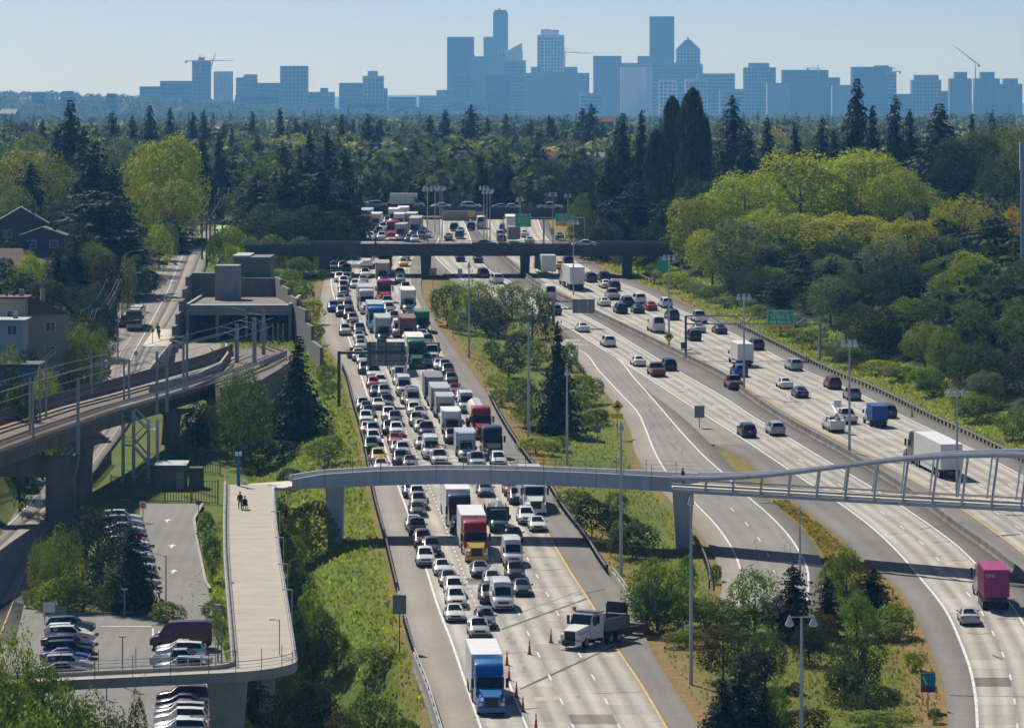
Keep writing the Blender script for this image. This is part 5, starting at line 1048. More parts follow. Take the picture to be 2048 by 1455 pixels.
def truck_cab(p, y0, fair, sleeper=True, hood=2.0, w=1.2):
    """conventional tractor: y0 = bumper front; built backwards"""
    mb = MB(); yh = y0-.15
    mb.hexa([(-.98,yh-hood,.72),(.98,yh-hood,.72),(.80,yh,.62),(-.80,yh,.62)], [(-.98,yh-hood,2.02),(.98,yh-hood,2.02),(.66,yh,1.58),(-.66,yh,1.58)])
    for s_ in (-1,1):   # fenders
        mb.hexa([(s_*.72 if s_>0 else -w,yh-1.65,.95),(w if s_>0 else -.72,yh-1.65,.95),(w*.95 if s_>0 else -.7,yh-.12,.6),(.7 if s_>0 else -w*.95,yh-.12,.6)], [(.72 if s_>0 else -w*.95,yh-1.5,1.5),(w*.95 if s_>0 else -.72,yh-1.5,1.5),(w*.9 if s_>0 else -.68,yh-.1,1.2),(.68 if s_>0 else -w*.9,yh-.1,1.2)])
    p.append(('bonnet', mb.mesh('bonnet', MT['paint'], False), 2, (0,0,0), None, 3))
    yc = yh-hood; mb = MB(); zt = 2.92
    mb.hexa([(-w,yc-2.0,.75),(w,yc-2.0,.75),(w,yc,.75),(-w,yc,.75)], [(-w,yc-2.0,2.0),(w,yc-2.0,2.0),(w*.98,yc,1.98),(-w*.98,yc,1.98)])
    mb.hexa([(-w,yc-2.0,2.0),(w,yc-2.0,2.0),(w*.98,yc,1.98),(-w*.98,yc,1.98)], [(-w*.95,yc-2.0,zt),(w*.95,yc-2.0,zt),(w*.88,yc-.45,zt),(-w*.88,yc-.45,zt)])
    yb = yc-2.0
    if sleeper: mb.box(-w*.99, w*.99, yb-1.6, yb-.002, .85, zt); yb -= 1.6
    p.append(('cab', mb.mesh('cab', MT['paint']), 1, (0,0,0), None, 3))
    if fair:
        mb = MB(); n = 6; prof = []
        for k in range(n+1):
            t = k/n; prof.append((yc-.55-(1.0)*t, zt+.01+(fair-zt)*math.sin(t*math.pi/2)))
        poly = [(yb+.05, zt+.01), (yc-.55, zt+.01)] + prof[1:] + [(yb+.05, fair)]
        for a, b in ((-w*.96,-w*.6),(-w*.6,w*.6),(w*.6,w*.96)): pass
        n = len(poly); vs = []
        for sx, sc in ((-.97,.985),(-.8,1.0),(.8,1.0),(.97,.985)): vs += [(sx*w, y, zt+.01+(z-zt-.01)*(.93 if abs(sx) > .9 else 1)) for y, z in poly]
        fs = [tuple(range(n)), tuple(reversed(range(3*n,4*n)))]
        for j in range(3):
            for i in range(n): fs.append((j*n+i, (j+1)*n+i, (j+1)*n+(i+1) % n, j*n+(i+1) % n))
        mb.add(vs, [tuple(f) for f in fs]); p.append(('roof_fairing', mb.mesh('roof_fairing', MT['paint'], True), 1, (0,0,0), None, 3))
    mb = MB(); mb.hexa([(-w*.88,yc-.02,2.03),(w*.88,yc-.02,2.03),(w*.9,yc+.03,2.03),(-w*.9,yc+.03,2.03)],[(-w*.80,yc-.44,zt-.1),(w*.80,yc-.44,zt-.1),(w*.82,yc-.38,zt-.1),(-w*.82,yc-.38,zt-.1)]); p.append(('windscreen', mb.mesh('windscreen', MT['glass']), 0, (0,0,0), None, 3))
    for s_ in (-1,1): mb = MB(); x0, x1 = sorted((s_*w*.94, s_*w*1.01)); mb.box(x0, x1, yc-1.35, yc-.35, 2.02, zt-.18); p.append(('side_window', mb.mesh('side_window', MT['glass']), 0, (0,0,0), None, 2))
    p.append(('grille', boxm('grille', MT['black'], -.56, .56, yh-.12, yh+.04, .72, 1.5), 0, (0,0,0), None, 2)); p.append(('bumper', boxm('bumper', MT['paint'], -w*.98, w*.98, y0-.3, y0, .32, .7), 2, (0,0,0), None, 2))
    for s_ in (-1,1):
        p.append(('headlight', boxm('headlight', MT['lamp'], *sorted((s_*.70, s_*1.08)), yh-.16, yh-.06, .8, 1.08), 0, (0,0,0), None, 2)); p.append(('wing_mirror', boxm('wing_mirror', MT['black'], *sorted((s_*(w+.12), s_*(w+.36))), yc-.3, yc-.16, 1.95, 2.75), 0, (0,0,0), None, 2))
        if sleeper: mb = MB(); mb.tube([(s_*.95,yc-1.2,.62),(s_*.95,yc-2.9,.62)], .3, 10); p.append(('fuel_tank', mb.mesh('fuel_tank', MT['chrome']), 0, (0,0,0), None, 2))
    add_wheels(p, (-1.02,1.02), (yh-1.0,), .5, .3); p.append(('chassis', boxm('chassis', MT['black'], -.5, .5, yb-3.4, yh-.4, .6, .95), 0, (0,0,0), None, 2)); add_wheels(p, (-.95,.95), (yb-1.3,yb-2.6), .5, .55)
    return yb
def semi(kind, trail, Lt, fair, sleeper=True):
    p = []; y0 = 0; yb = truck_cab(p, 0, fair, sleeper); yt = yb-.5; L_ = -(yt-Lt)
    if trail == 'box':
        p.append(('trailer_box', boxm('trailer_box', MT['boxp'], -1.3, 1.3, yt-Lt, yt, 1.12, 4.1), 3, (0,0,0), None, 3)); p.append(('trailer_frame', boxm('trailer_frame', MT['black'], -1.1, 1.1, yt-Lt+.3, yt-1.5, .85, 1.11), 0, (0,0,0), None, 2))
        p.append(('roof_rail', boxm('roof_rail', MT['chrome'], -1.31, 1.31, yt-.06, yt+.01, 4.0, 4.12), 0, (0,0,0), None, 1))
        for s_ in (-1,1): p.append(('trailer_door', boxm('trailer_door', MT['boxp'], *sorted((s_*.02, s_*1.26)), yt-Lt-.03, yt-Lt-.002, 1.2, 4.0), 3, (0,0,0), None, 2)); p.append(('tail_light', boxm('tail_light', MT['tail'], *sorted((s_*.8, s_*1.2)), yt-Lt-.04, yt-Lt+.05, .95, 1.1), 0, (0,0,0), None, 2)); p.append(('side_skirt', boxm('side_skirt', MT['boxp'], *sorted((s_*1.2, s_*1.24)), yt-Lt+4, yt-3.2, .45, 1.11), 3, (0,0,0), None, 2))
    elif trail == 'container':
        mb = MB(); mb.box(-1.2,1.2,yt-Lt,yt,1.35,3.95)
        for k in range(int(Lt/.55)):
            for s_ in (-1,1): x0, x1 = sorted((s_*1.2, s_*1.235)); mb.box(x0, x1, yt-Lt+.2+k*.55, yt-Lt+.45+k*.55, 1.5, 3.8)
        p.append(('container', mb.mesh('container', MT['boxp']), 3, (0,0,0), None, 3)); p.append(('trailer_frame', boxm('trailer_frame', MT['black'], -1.0, 1.0, yt-Lt, yt-.3, .95, 1.33), 0, (0,0,0), None, 3))
        for s_ in (-1,1):
            for q in (.3,.85): mb = MB(); mb.tube([(s_*q,yt-Lt-.06,1.42),(s_*q,yt-Lt-.06,3.88)], .03, 6); p.append(('lock_rod', mb.mesh('lock_rod', MT['boxp']), 4, (0,0,0), None, 2))
            p.append(('container_door', boxm('container_door', MT['boxp'], *sorted((s_*.02, s_*1.16)), yt-Lt-.04, yt-Lt-.002, 1.42, 3.88), 3, (0,0,0), None, 2)); p.append(('tail_light', boxm('tail_light', MT['tail'], *sorted((s_*.7, s_*1.15)), yt-Lt-.05, yt-Lt+.05, .98, 1.12), 0, (0,0,0), None, 2))
            if s_ > 0:
                for k in range(5): p.append(('door_marking', boxm('door_marking', MT['boxp'], .38, .8, yt-Lt-.046, yt-Lt-.041, 3.40-k*.2, 3.46-k*.2), 4, (0,0,0), None, 1))
        c = bpy.data.curves.new('container_lettering', 'FONT'); c.body = 'ONE'; c.size = .42; c.align_x = 'CENTER'; c.extrude = .004; c.materials.append(MT['swhite']); o_ = bpy.data.objects.new('container_lettering', c); COL.objects.link(o_); bpy.context.view_layer.update()
        me = bpy.data.meshes.new_from_object(o_.evaluated_get(bpy.context.evaluated_depsgraph_get())); bpy.data.objects.remove(o_); me.transform(__import__('mathutils').Matrix.Translation((-.6, yt-Lt-.05, 3.25)) @ __import__('mathutils').Matrix.Rotation(math.pi/2, 4, 'X')); p.append(('lettering', me, 0, (0,0,0), None, 1))
    elif trail == 'tank':
        mb = MB(); zz = 2.35; mb.tube([(0,yt+.0,zz),(0,yt-.25,zz),(0,yt-Lt+.25,zz),(0,yt-Lt,zz)], [.8,1.15,1.15,.8], 16); p.append(('tank', mb.mesh('tank', MT['boxp'], True), 3, (0,0,0), None, 3)); p.append(('trailer_frame', boxm('trailer_frame', MT['black'], -.6, .6, yt-Lt+.4, yt-.3, .9, 1.25), 0, (0,0,0), None, 2)); p.append(('walkway', boxm('walkway', MT['galv'], -.4, .4, yt-Lt+1, yt-1, 3.5, 3.62), 0, (0,0,0), None, 2))
    if trail: add_wheels(p, (-1.0,1.0), (yt-Lt+1.2, yt-Lt+2.5), .5, .5)
    LIB[kind] = dict(len=L_ if trail else -(yb-3.3), w=2.55, parts=[(n, m, c, (l[0], l[1]+(L_ if trail else -(yb-3.3))/2, l[2]) if par is None else l, par, lod) for n, m, c, l, par, lod in p])
semi('semi', 'box', 14.0, 3.85); semi('semi_short', 'box', 8.6, 3.85); semi('semi_flat', 'box', 11.0, 0, False); semi('tanker', 'tank', 11.5, 3.8); semi('bobtail', None, 0, 3.75); semi('container_truck', 'container', 6.1, 3.4); semi('daycab', 'box', 9.0, 3.1, False)
def boxtruck(kind, Lb=5.0, wb=2.4, hb=3.35):
    p = []; st = [(1.0,1.0,.45,1.35,2.25,.86),(1.2,1.0,.45,1.34,2.32,.86),(1.9,1.0,.45,1.3,2.28,.84),(2.45,1.0,.45,1.22,1.36,.86),(3.0,.98,.46,1.12,1.22,.84),(3.45,.94,.48,1.0,1.08,.8),(3.55,.86,.55,.9,.96,.76)]
    rows = loft(st); p.append(('cab', loft_mesh(rows, MB()).mesh('cab', MT['paint'], True), 1, (0,0,0), None, 3)); p.append(('windscreen', pane(rows, 2, 3, [5,6,7,8,9], .9).mesh('windscreen', MT['glass']), 0, (0,0,0), None, 3))
    for ks in ([4,5],[9,10]): p.append(('side_window', pane(rows, 1, 3, ks, .86).mesh('side_window', MT['glass']), 0, (0,0,0), None, 2))
    mb = MB(); mb.box(-wb/2, wb/2, .9-Lb, .9, .95, hb); mb.box(-wb/2+.25, wb/2-.25, .9, 1.9, 2.45, hb-.02); p.append(('cargo_box', mb.mesh('cargo_box', MT['boxp']), 3, (0,0,0), None, 3)); p.append(('box_trim', boxm('box_trim', MT['chrome'], -wb/2-.01, wb/2+.01, .86, .93, hb-.09, hb+.012), 0, (0,0,0), None, 1))
    p.append(('rear_door', boxm('rear_door', MT['boxp'], -wb/2+.12, wb/2-.12, .9-Lb-.03, .9-Lb-.002, 1.05, hb-.12), 3, (0,0,0), None, 2)); p.append(('rear_bumper', boxm('rear_bumper', MT['black'], -wb/2+.1, wb/2-.1, .9-Lb-.1, .9-Lb+.1, .45, .8), 0, (0,0,0), None, 2)); p.append(('chassis', boxm('chassis', MT['black'], -.5,.5, 1.2-Lb, 2.6, .5,.93), 0, (0,0,0), None, 2))
    for s_ in (-1,1): p.append(('headlight', boxm('headlight', MT['lamp'], *sorted((s_*.6, s_*.9)), 3.44, 3.57, .78, .98), 0, (0,0,0), None, 2)); p.append(('wing_mirror', boxm('wing_mirror', MT['black'], *sorted((s_*1.05, s_*1.28)), 2.2, 2.3, 1.35, 1.8), 0, (0,0,0), None, 2)); p.append(('tail_light', boxm('tail_light', MT['tail'], *sorted((s_*.8, s_*1.1)), .9-Lb-.06, .9-Lb+.02, .84, .94), 0, (0,0,0), None, 2))
    p.append(('grille', boxm('grille', MT['black'], -.5,.5,3.44,3.575,.7,1.0), 0, (0,0,0), None, 2)); add_wheels(p, (-.88,.88), (2.75,), .42, .28); add_wheels(p, (-.85,.85), (2.2-Lb,), .42, .45)
    c = (3.55+.9-Lb)/2; LIB[kind] = dict(len=3.55-.9+Lb, w=wb, parts=[(n, m, k, (l[0], l[1]-c, l[2]) if par is None else l, par, lod) for n, m, k, l, par, lod in p])
boxtruck('box_truck'); boxtruck('big_box_truck', 7.4, 2.5, 3.75)
def stake():
    boxtruck('stake_truck', 6.0); q = LIB['stake_truck']; c = (3.55+.9-6.0)/2; keep = [p for p in q['parts'] if p[0] not in ('cargo_box','box_trim','rear_door')]
    assert all(p[4] is None or True for p in keep)
    # re-index rim parents
    old = q['parts']; idx = {}; new = []
    for i, p in enumerate(old):
        if p[0] in ('cargo_box','box_trim','rear_door'): continue
        idx[i] = len(new); new.append(p)
    new = [(n, m, k, l, (idx[par] if par is not None else None), lod) for n, m, k, l, par, lod in new]
    new.append(('flat_bed', boxm('flat_bed', MT['dsteel'], -1.2, 1.2, -5.1-c, .9-c, .95, 1.1), 0, (0,0,0), None, 3))
    mb = MB(); mb.box(-1.2, 1.2, .8-c, .88-c, 1.1, 2.5); new.append(('headboard', mb.mesh('headboard', MT['dsteel']), 0, (0,0,0), None, 3)); mb = MB()
    for s_ in (-1,1):
        for k in range(9): y = -5.0+k*.7-c; mb.box(*sorted((s_*1.12, s_*1.19)), y-.05, y+.05, 1.1, 2.2)
        for z in (1.4,1.8,2.15): mb.box(*sorted((s_*1.13, s_*1.17)), -5.0-c, .7-c, z-.06, z+.06)
    new.append(('stake_sides', mb.mesh('stake_sides', MT['dsteel']), 0, (0,0,0), None, 3)); mb = MB()
    rr = random.Random(3)
    for k in range(70): x, y, z = rr.uniform(-1,1), rr.uniform(-4.6,.4)-c, rr.uniform(1.4,2.3); mb.tube([(x,y,z-.35),(x+rr.uniform(-.1,.1),y,z+.35)], [.07,.03], 5)
    o = mb.mesh('cones_load', MT['swhite']); new.append(('stacked_load', o, 0, (0,0,0), None, 2)); q['parts'] = new
stake()
def utility():
    src = LIB['pickup']; p = list(src['parts'][:]); mb = MB(); mb.box(-1.0,1.0,-2.9,-.9,.75,1.5); p.append(('service_body', mb.mesh('service_body', MT['boxp']), 3, (0,0,0), None, 3))
    p.append(('ladder_rack', (lambda m_: (m_.tube([(-.9,-2.6,1.5),(-.9,-2.6,2.1),(-.9,1.0,2.1)], .04, 4), m_.tube([(.9,-2.6,1.5),(.9,-2.6,2.1),(.9,1.0,2.1)], .04, 4), m_.tube([(-.9,-2.2,2.1),(.9,-2.2,2.1)], .04, 4), m_)[-1])(MB()).mesh('ladder_rack', MT['black']), 0, (0,0,0), None, 2)); mb = MB(); mb.tube([(.3,-.6,1.9),(.3,-.6,2.12)], [.12,.08], 8); p.append(('beacon', mb.mesh('beacon', MT['amber']), 0, (0,0,0), None, 2)); LIB['utility'] = dict(len=5.8, w=2.0, parts=p)
    p = list(p); mb = MB(); mb.tube([(0,-2.0,1.4),(0,-2.0,2.3)], .25, 8); mb.tube([(0,-2.0,2.3),(0,.9,3.3)], [.2,.14], 8); mb.tube([(0,.9,3.3),(.1,-1.6,3.7)], [.12,.1], 6); p.append(('boom', mb.mesh('boom', MT['boxp']), 3, (0,0,0), None, 3)); mb = MB(); mb.box(-.35,.55,-2.3,-1.6,3.2,4.1); p.append(('bucket', mb.mesh('bucket', MT['boxp']), 3, (0,0,0), None, 3)); LIB['bucket_truck'] = dict(len=5.8, w=2.0, parts=p)
utility()
def bus():
    p = []; mb = MB(); mb.box(-1.28,1.28,-6.1,6.1,.35,3.1); p.append(('body', mb.mesh('body', MT['paint']), 1, (0,0,0), None, 3)); p.append(('windscreen', boxm('windscreen', MT['glass'], -1.18,1.18,6.08,6.14,1.15,2.5), 0, (0,0,0), None, 3)); p.append(('destination_sign', boxm('destination_sign', MT['black'], -1.1,1.1,6.08,6.15,2.55,2.95), 0, (0,0,0), None, 2)); p.append(('front_panel', boxm('front_panel', MT['boxp'], -1.24,1.24,6.08,6.13,.5,1.1), 3, (0,0,0), None, 2))
    for s_ in (-1,1):
        for k in range(7): p.append(('side_window', boxm('side_window', MT['glass'], *sorted((s_*1.2, s_*1.295)), -5.6+k*1.6, -4.2+k*1.6, 1.35, 2.6), 0, (0,0,0), None, 2))
        p.append(('headlight', boxm('headlight', MT['lamp'], *sorted((s_*.8, s_*1.15)), 6.1, 6.16, .6, .8), 0, (0,0,0), None, 2)); p.append(('wing_mirror', boxm('wing_mirror', MT['black'], *sorted((s_*1.3, s_*1.55)), 6.0, 6.2, 1.9, 2.5), 0, (0,0,0), None, 2))
    p.append(('roof_unit', boxm('roof_unit', MT['boxp'], -.9,.9,-4.5,.5,3.1,3.35), 3, (0,0,0), None, 3)); p.append(('roof_unit', boxm('roof_unit', MT['boxp'], -.8,.8,2.0,4.8,3.1,3.28), 3, (0,0,0), None, 3)); add_wheels(p, (-1.12,1.12), (-3.4,3.9), .48, .3)
    for s_ in (-.3,.3): mb = MB(); mb.tube([(s_,-1.5,3.3),(s_*2,-5.8,3.7)], .04, 5); p.append(('trolley_pole', mb.mesh('trolley_pole', MT['black']), 0, (0,0,0), None, 2))
    LIB['bus'] = dict(len=12.2, w=2.55, parts=p)
bus()
def snow_truck():
    p = []; yb = truck_cab(p, 0, 0, False, 1.7); c = 4.2
    p = [x for x in p]; mb = MB(); ya, ye = yb-.35, yb-4.3
    for b in ((-1.22,-1.16,ye,ya,1.25,2.35),(1.16,1.22,ye,ya,1.25,2.35),(-1.22,1.22,ya-.06,ya,1.25,2.75),(-1.16,1.16,ye,ya-.06,1.2,1.3)): mb.box(*b)
    for k in range(6):
        for s_ in (-1,1): x0, x1 = sorted((s_*1.22, s_*1.28)); mb.box(x0, x1, ye+.2+k*.66, ye+.32+k*.66, 1.25, 2.35)
    p.append(('dump_body', mb.mesh('dump_body', MT['boxp']), 3, (0,0,0), None, 3)); p.append(('cab_shield', boxm('cab_shield', MT['dsteel'], -1.2,1.2,yb-.1,yb+1.1,3.02,3.1), 0, (0,0,0), None, 3)); p.append(('tarp_hoop', boxm('tarp_hoop', MT['dsteel'], -1.25,1.25,ye-.05,ye+.1,1.3,2.4), 0, (0,0,0), None, 3))
    p.append(('arrow_board', boxm('arrow_board', MT['black'], -1.0,1.0,ye+.15,ye+.3,2.5,3.5), 0, (0,0,0), None, 3)); mb = MB()
    for s_ in (-1,1): mb.tube([(s_*1.1,ye+.2,2.3),(s_*1.1,ye+.2,3.3)], .07, 6)
    p.append(('board_frame', mb.mesh('board_frame', MT['black']), 0, (0,0,0), None, 2)); mb = MB(); mb.tube([(1.3,yb+1.0,3.1),(1.3,yb+1.0,3.45)], .17, 10); p.append(('beacon', mb.mesh('beacon', MT['amber']), 0, (0,0,0), None, 2)); mb = MB(); mb.tube([(-.9,ye+.1,2.5),(-.9,ye+.1,2.72)], .12, 8); p.append(('beacon', mb.mesh('beacon', MT['amber']), 0, (0,0,0), None, 2))
    p.append(('spreader', boxm('spreader', MT['rust'], -1.0,1.0,ye-.9,ye-.1,.5,1.25), 0, (0,0,0), None, 2)); mb = MB(); mb.box(-.9,-.82,ye-2.4,ye-.9,.6,1.2); mb.box(.82,.9,ye-2.4,ye-.9,.6,1.2); mb.box(-1.2,1.2,ye-3.3,ye-2.4,.45,1.3); p.append(('crash_attenuator', mb.mesh('crash_attenuator', MT['rust']), 0, (0,0,0), None, 2)); p.append(('plough_hitch', boxm('plough_hitch', MT['black'], -.6,.6,-.1,.25,.3,.75), 0, (0,0,0), None, 2))
    L_ = -(ye); LIB['snow_truck'] = dict(len=L_, w=2.5, parts=[(n, m, k, (l[0], l[1]+L_/2, l[2]) if par is None else l, par, lod) for n, m, k, l, par, lod in p])
snow_truck()
def bluebox():
    boxtruck('blue_body_van', 3.4, 2.05, 2.75)
bluebox()
COLS = dict(white=(.80,.80,.79), silver=(.45,.47,.49), gray=(.20,.21,.22), dark=(.045,.05,.058), black=(.013,.014,.016), navy=(.015,.03,.075), blue=(.015,.08,.32), red=(.38,.015,.02), darkred=(.16,.012,.018), maroon=(.10,.015,.025), purple=(.10,.03,.09), green=(.02,.16,.06), darkgreen=(.015,.05,.03), cream=(.66,.60,.48), yellow=(.75,.40,.02), gold=(.55,.36,.06), teal=(.03,.11,.12), tan=(.45,.36,.26), lightblue=(.42,.52,.62), brown=(.22,.09,.07), magenta=(.36,.03,.17), orange=(.7,.25,.03), steelblue=(.10,.17,.25), bluecab=(.005,.17,.48))
CNAME = dict(white='white', silver='silver', gray='grey', dark='charcoal', black='black', navy='navy blue', blue='blue', red='red', darkred='dark red', maroon='maroon', purple='purple', green='green', darkgreen='dark green', cream='cream', yellow='yellow', gold='gold', teal='teal', tan='tan', lightblue='pale blue', brown='brown', magenta='magenta', orange='orange', steelblue='slate blue', bluecab='bright blue')
TNAME = dict(sedan=('sedan','car'), hatch=('hatchback','car'), suv=('SUV','car'), minivan=('minivan','car'), pickup=('pickup truck','pickup'), van=('high-roof van','van'), jeep=('boxy off-roader','car'), semi=('articulated truck','truck'), semi_short=('articulated truck','truck'), semi_flat=('truck and trailer','truck'), tanker=('tanker truck','truck'), bobtail=('tractor unit','truck'), container_truck=('container truck','truck'), daycab=('day-cab truck','truck'), box_truck=('box truck','truck'), big_box_truck=('large box truck','truck'), stake_truck=('stake-bed truck','truck'), utility=('utility pickup','pickup'), bucket_truck=('bucket truck','truck'), bus=('bus','bus'), snow_truck=('dump truck','truck'), blue_body_van=('small box truck','truck'))
ONAME = dict(sedan='sedan', hatch='hatchback', suv='suv', minivan='minivan', pickup='pickup_truck', van='van', jeep='off_roader', semi='semi_truck', semi_short='semi_truck', semi_flat='semi_truck', tanker='tanker_truck', bobtail='tractor_unit', container_truck='container_truck', daycab='semi_truck', box_truck='box_truck', big_box_truck='box_truck', stake_truck='stake_truck', utility='utility_truck', bucket_truck='bucket_truck', bus='bus', snow_truck='dump_truck', blue_body_van='box_truck')
def vehicle(kind, loc, rotz, paint, box=None, hood=None, label='', group=None, pitch=None, lod=1):
    L_ = LIB[kind]; t = thing(ONAME[kind], label, TNAME[kind][1], loc, rotz, group)
    if pitch is not None: t.rotation_euler = (pitch, 0, rotz)
    objs = {}
    pc = COLS[paint]; bc = COLS[box or 'white']; hc = COLS[hood or paint]
    for i, (n, m, k, l, par, ld) in enumerate(L_['parts']):
        if ld < lod: continue
        if par is not None and par not in objs: continue
        c = {0: None, 1: pc, 2: hc, 3: bc, 4: mul(bc, 1.6)}[k]
        objs[i] = inst(n, m, t if par is None else objs[par], l, 0, None, c)
    return t
def road_dir(c, Y): return math.atan2(float(c(Y+8)-c(Y-8)), 16.)
def fold(px, py, kind, paint, curve, toward, box=None, hood=None, label='', group=None, zf=None, h=0.):
    """place so that the end facing the camera stands at pixel (px, py)"""
    x, y = unproj(px, py) if zf is None else upl(px, py); a = road_dir(curve, y); Lh = LIB[kind]['len']/2
    cx, cy = x+math.sin(a)*Lh, y+math.cos(a)*Lh; rot = -a+(math.pi if toward else 0.)
    lod = 1 if y < 640 else (2 if y < 830 else 3)
    zz = float((zf or G)(cy)); return vehicle(kind, (cx, cy, zz+.03), rot, paint, box, hood, label, group, -math.atan(SL) if toward else math.atan(SL), lod)
ZX = lambda o, s: (lambda x, y: (o[0]+x/s, o[1]+y/s))
R2 = ZX((700,940), 2.825); R6 = ZX((700,720), 6.06); R7 = ZX((860,780), 5.196); R5 = ZX((640,500), 6.06); R8 = ZX((700,400), 8.533); R4 = ZX((860,500), 3.413); RB = ZX((1340,560), 2.893); RC = ZX((1340,980), 2.893); R3 = ZX((640,380), 2.926)
jam = []   # (px, py, kind, paint, box, hood)
def J(T, rows):
    for r in rows: px, py = T(r[0], r[1]); jam.append((px, py, r[2], r[3], r[4] if len(r) > 4 else None, r[5] if len(r) > 5 else None))
J(R2, [(800,1390,'semi_short','bluecab','white'),(735,960,'suv','silver'),(770,905,'suv','steelblue'),(598,864,'sedan','white'),(605,787,'suv','white'),(595,727,'suv','white'),(562,665,'sedan','gray'),(528,602,'sedan','white'),(430,550,'suv','white'),(466,492,'suv','navy'),(415,447,'suv','maroon'),(385,378,'suv','dark'),(365,345,'sedan','white'),(385,268,'sedan','dark'),(392,228,'suv','gray'),(385,187,'suv','white'),(350,162,'suv','blue'),
       (740,612,'sedan','gray'),(812,667,'sedan','silver'),(792,762,'suv','dark'),(868,803,'van','white'),(717,527,'semi_short','red','white','gold'),(628,366,'semi','navy','white'),(925,552,'van','white'),(940,632,'suv','black'),(978,717,'sedan','dark'),(932,415,'sedan','dark'),(845,357,'stake_truck','teal'),(770,155,'sedan','steelblue'),(1065,352,'sedan','white'),(1003,313,'suv','white'),(1052,256,'daycab','white','silver'),(950,198,'suv','black'),(925,155,'pickup','red')])
J(R6, [(385,1365,'sedan','white'),(350,1272,'suv','yellow'),(265,1132,'suv','darkgreen'),(290,1040,'suv','white'),(285,945,'suv','gray'),(215,907,'sedan','white'),(200,795,'suv','white'),(228,702,'sedan','dark'),(205,650,'sedan','steelblue'),(165,632,'suv','silver'),
       (735,1325,'sedan','gray'),(620,1292,'suv','black'),(650,1185,'suv','silver'),(585,1135,'sedan','silver'),(555,1045,'sedan','red'),(570,940,'suv','white'),(488,918,'suv','navy'),(550,800,'suv','dark'),(478,750,'suv','white'),(452,598,'suv','gray'),(350,608,'sedan','white'),(420,470,'suv','gray'),(322,448,'sedan','blue'),(378,345,'suv','white'),(285,352,'hatch','red'),(298,248,'pickup','white'),(270,185,'suv','dark'),(185,180,'suv','navy'),
       (1095,1300,'utility','white','white'),(990,1215,'van','white'),(885,1085,'sedan','silver'),(940,952,'pickup','navy'),(870,880,'sedan','cream'),(815,815,'suv','gray'),(850,715,'sedan','silver'),(785,690,'suv','white'),(770,598,'van','white'),(700,540,'sedan','dark'),(660,448,'van','white'),(605,310,'sedan','silver'),(600,215,'semi_flat','white','cream'),
       (1245,960,'box_truck','white','white'),(1170,770,'box_truck','silver','silver'),(1110,700,'big_box_truck','silver','silver'),(1030,560,'big_box_truck','cream','gray'),(1090,122,'sedan','white'),(1160,155,'suv','gray'),(1195,205,'suv','black'),(1235,315,'suv','dark'),(1275,432,'sedan','red')])
J(R7, [(722,812,'suv','white'),(665,735,'bobtail','black'),(550,520,'tanker','red','cream'),(385,748,'box_truck','white','lightblue'),(385,245,'van','white'),(345,135,'suv','steelblue'),(235,562,'suv','dark'),(500,830,'utility','silver','silver')])
J(R5, [(165,757,'suv','blue'),(310,1042,'suv','silver'),(170,262,'suv','black'),(270,262,'suv','black'),(322,292,'suv','dark'),(238,395,'suv','white'),(325,400,'suv','gray'),(290,445,'suv','white'),(285,505,'suv','dark'),(290,575,'suv','dark'),(255,652,'sedan','silver'),(318,645,'sedan','gray'),(345,750,'suv','dark'),(265,815,'suv','dark'),(355,840,'suv','maroon'),(402,905,'suv','gray'),(418,980,'sedan','maroon'),(482,1035,'suv','navy'),(478,1105,'sedan','silver'),(495,1165,'sedan','gray'),(500,1215,'sedan','silver'),(408,1315,'sedan','dark'),(470,1352,'suv','silver'),(522,1395,'sedan','silver'),
       (560,232,'semi_short','white','silver'),(548,345,'suv','white'),(525,415,'sedan','gray'),(428,470,'sedan','silver'),(512,515,'suv','white'),(575,785,'semi_short','white','silver'),(690,1010,'semi_short','bluecab','silver'),(775,1128,'big_box_truck','gray','silver'),
       (790,305,'semi_short','black','white'),(765,420,'big_box_truck','silver','tan'),(785,650,'bobtail','red'),(825,705,'pickup','white'),(845,775,'suv','gray'),(862,835,'sedan','silver'),(905,885,'suv','maroon'),(965,1065,'van','white'),(1075,1130,'big_box_truck','white','brown'),
       (1030,135,'sedan','steelblue'),(1010,205,'sedan','yellow'),(968,325,'sedan','cream'),(975,405,'sedan','gray'),(1040,520,'suv','dark'),(1080,770,'big_box_truck','white','white'),(1110,895,'suv','dark'),(1140,975,'sedan','white'),(1245,1015,'box_truck','green','green'),(1255,1092,'sedan','white'),(1315,1175,'suv','dark'),(1325,1255,'sedan','cream'),(1365,1350,'stake_truck','white'),(1178,1442,'semi_short','green','white'),(1300,1420,'suv','gray')])
J(R8, [(60,595,'sedan','silver'),(200,640,'suv','white'),(330,705,'suv','white'),(530,700,'suv','silver'),(430,515,'box_truck','white','white'),(560,535,'suv','cream'),(705,690,'bobtail','red'),(850,705,'box_truck','white','silver'),(740,430,'box_truck','white','white'),(830,520,'box_truck','white','white'),(1040,510,'box_truck','cream','cream'),(1090,630,'big_box_truck','gray','silver'),(1225,590,'sedan','white'),(1300,650,'sedan','silver'),(1200,680,'suv','dark'),(1100,730,'sedan','silver'),(430,670,'suv','gray'),(480,610,'suv','steelblue'),(330,610,'suv','white'),(270,480,'big_box_truck','gray','silver'),(500,420,'suv','silver'),(640,430,'suv','dark'),(900,400,'box_truck','white','white'),(260,300,'sedan','white'),(600,380,'sedan','gray'),(1000,720,'sedan','black')])
jam.sort(key=lambda r: -r[1])
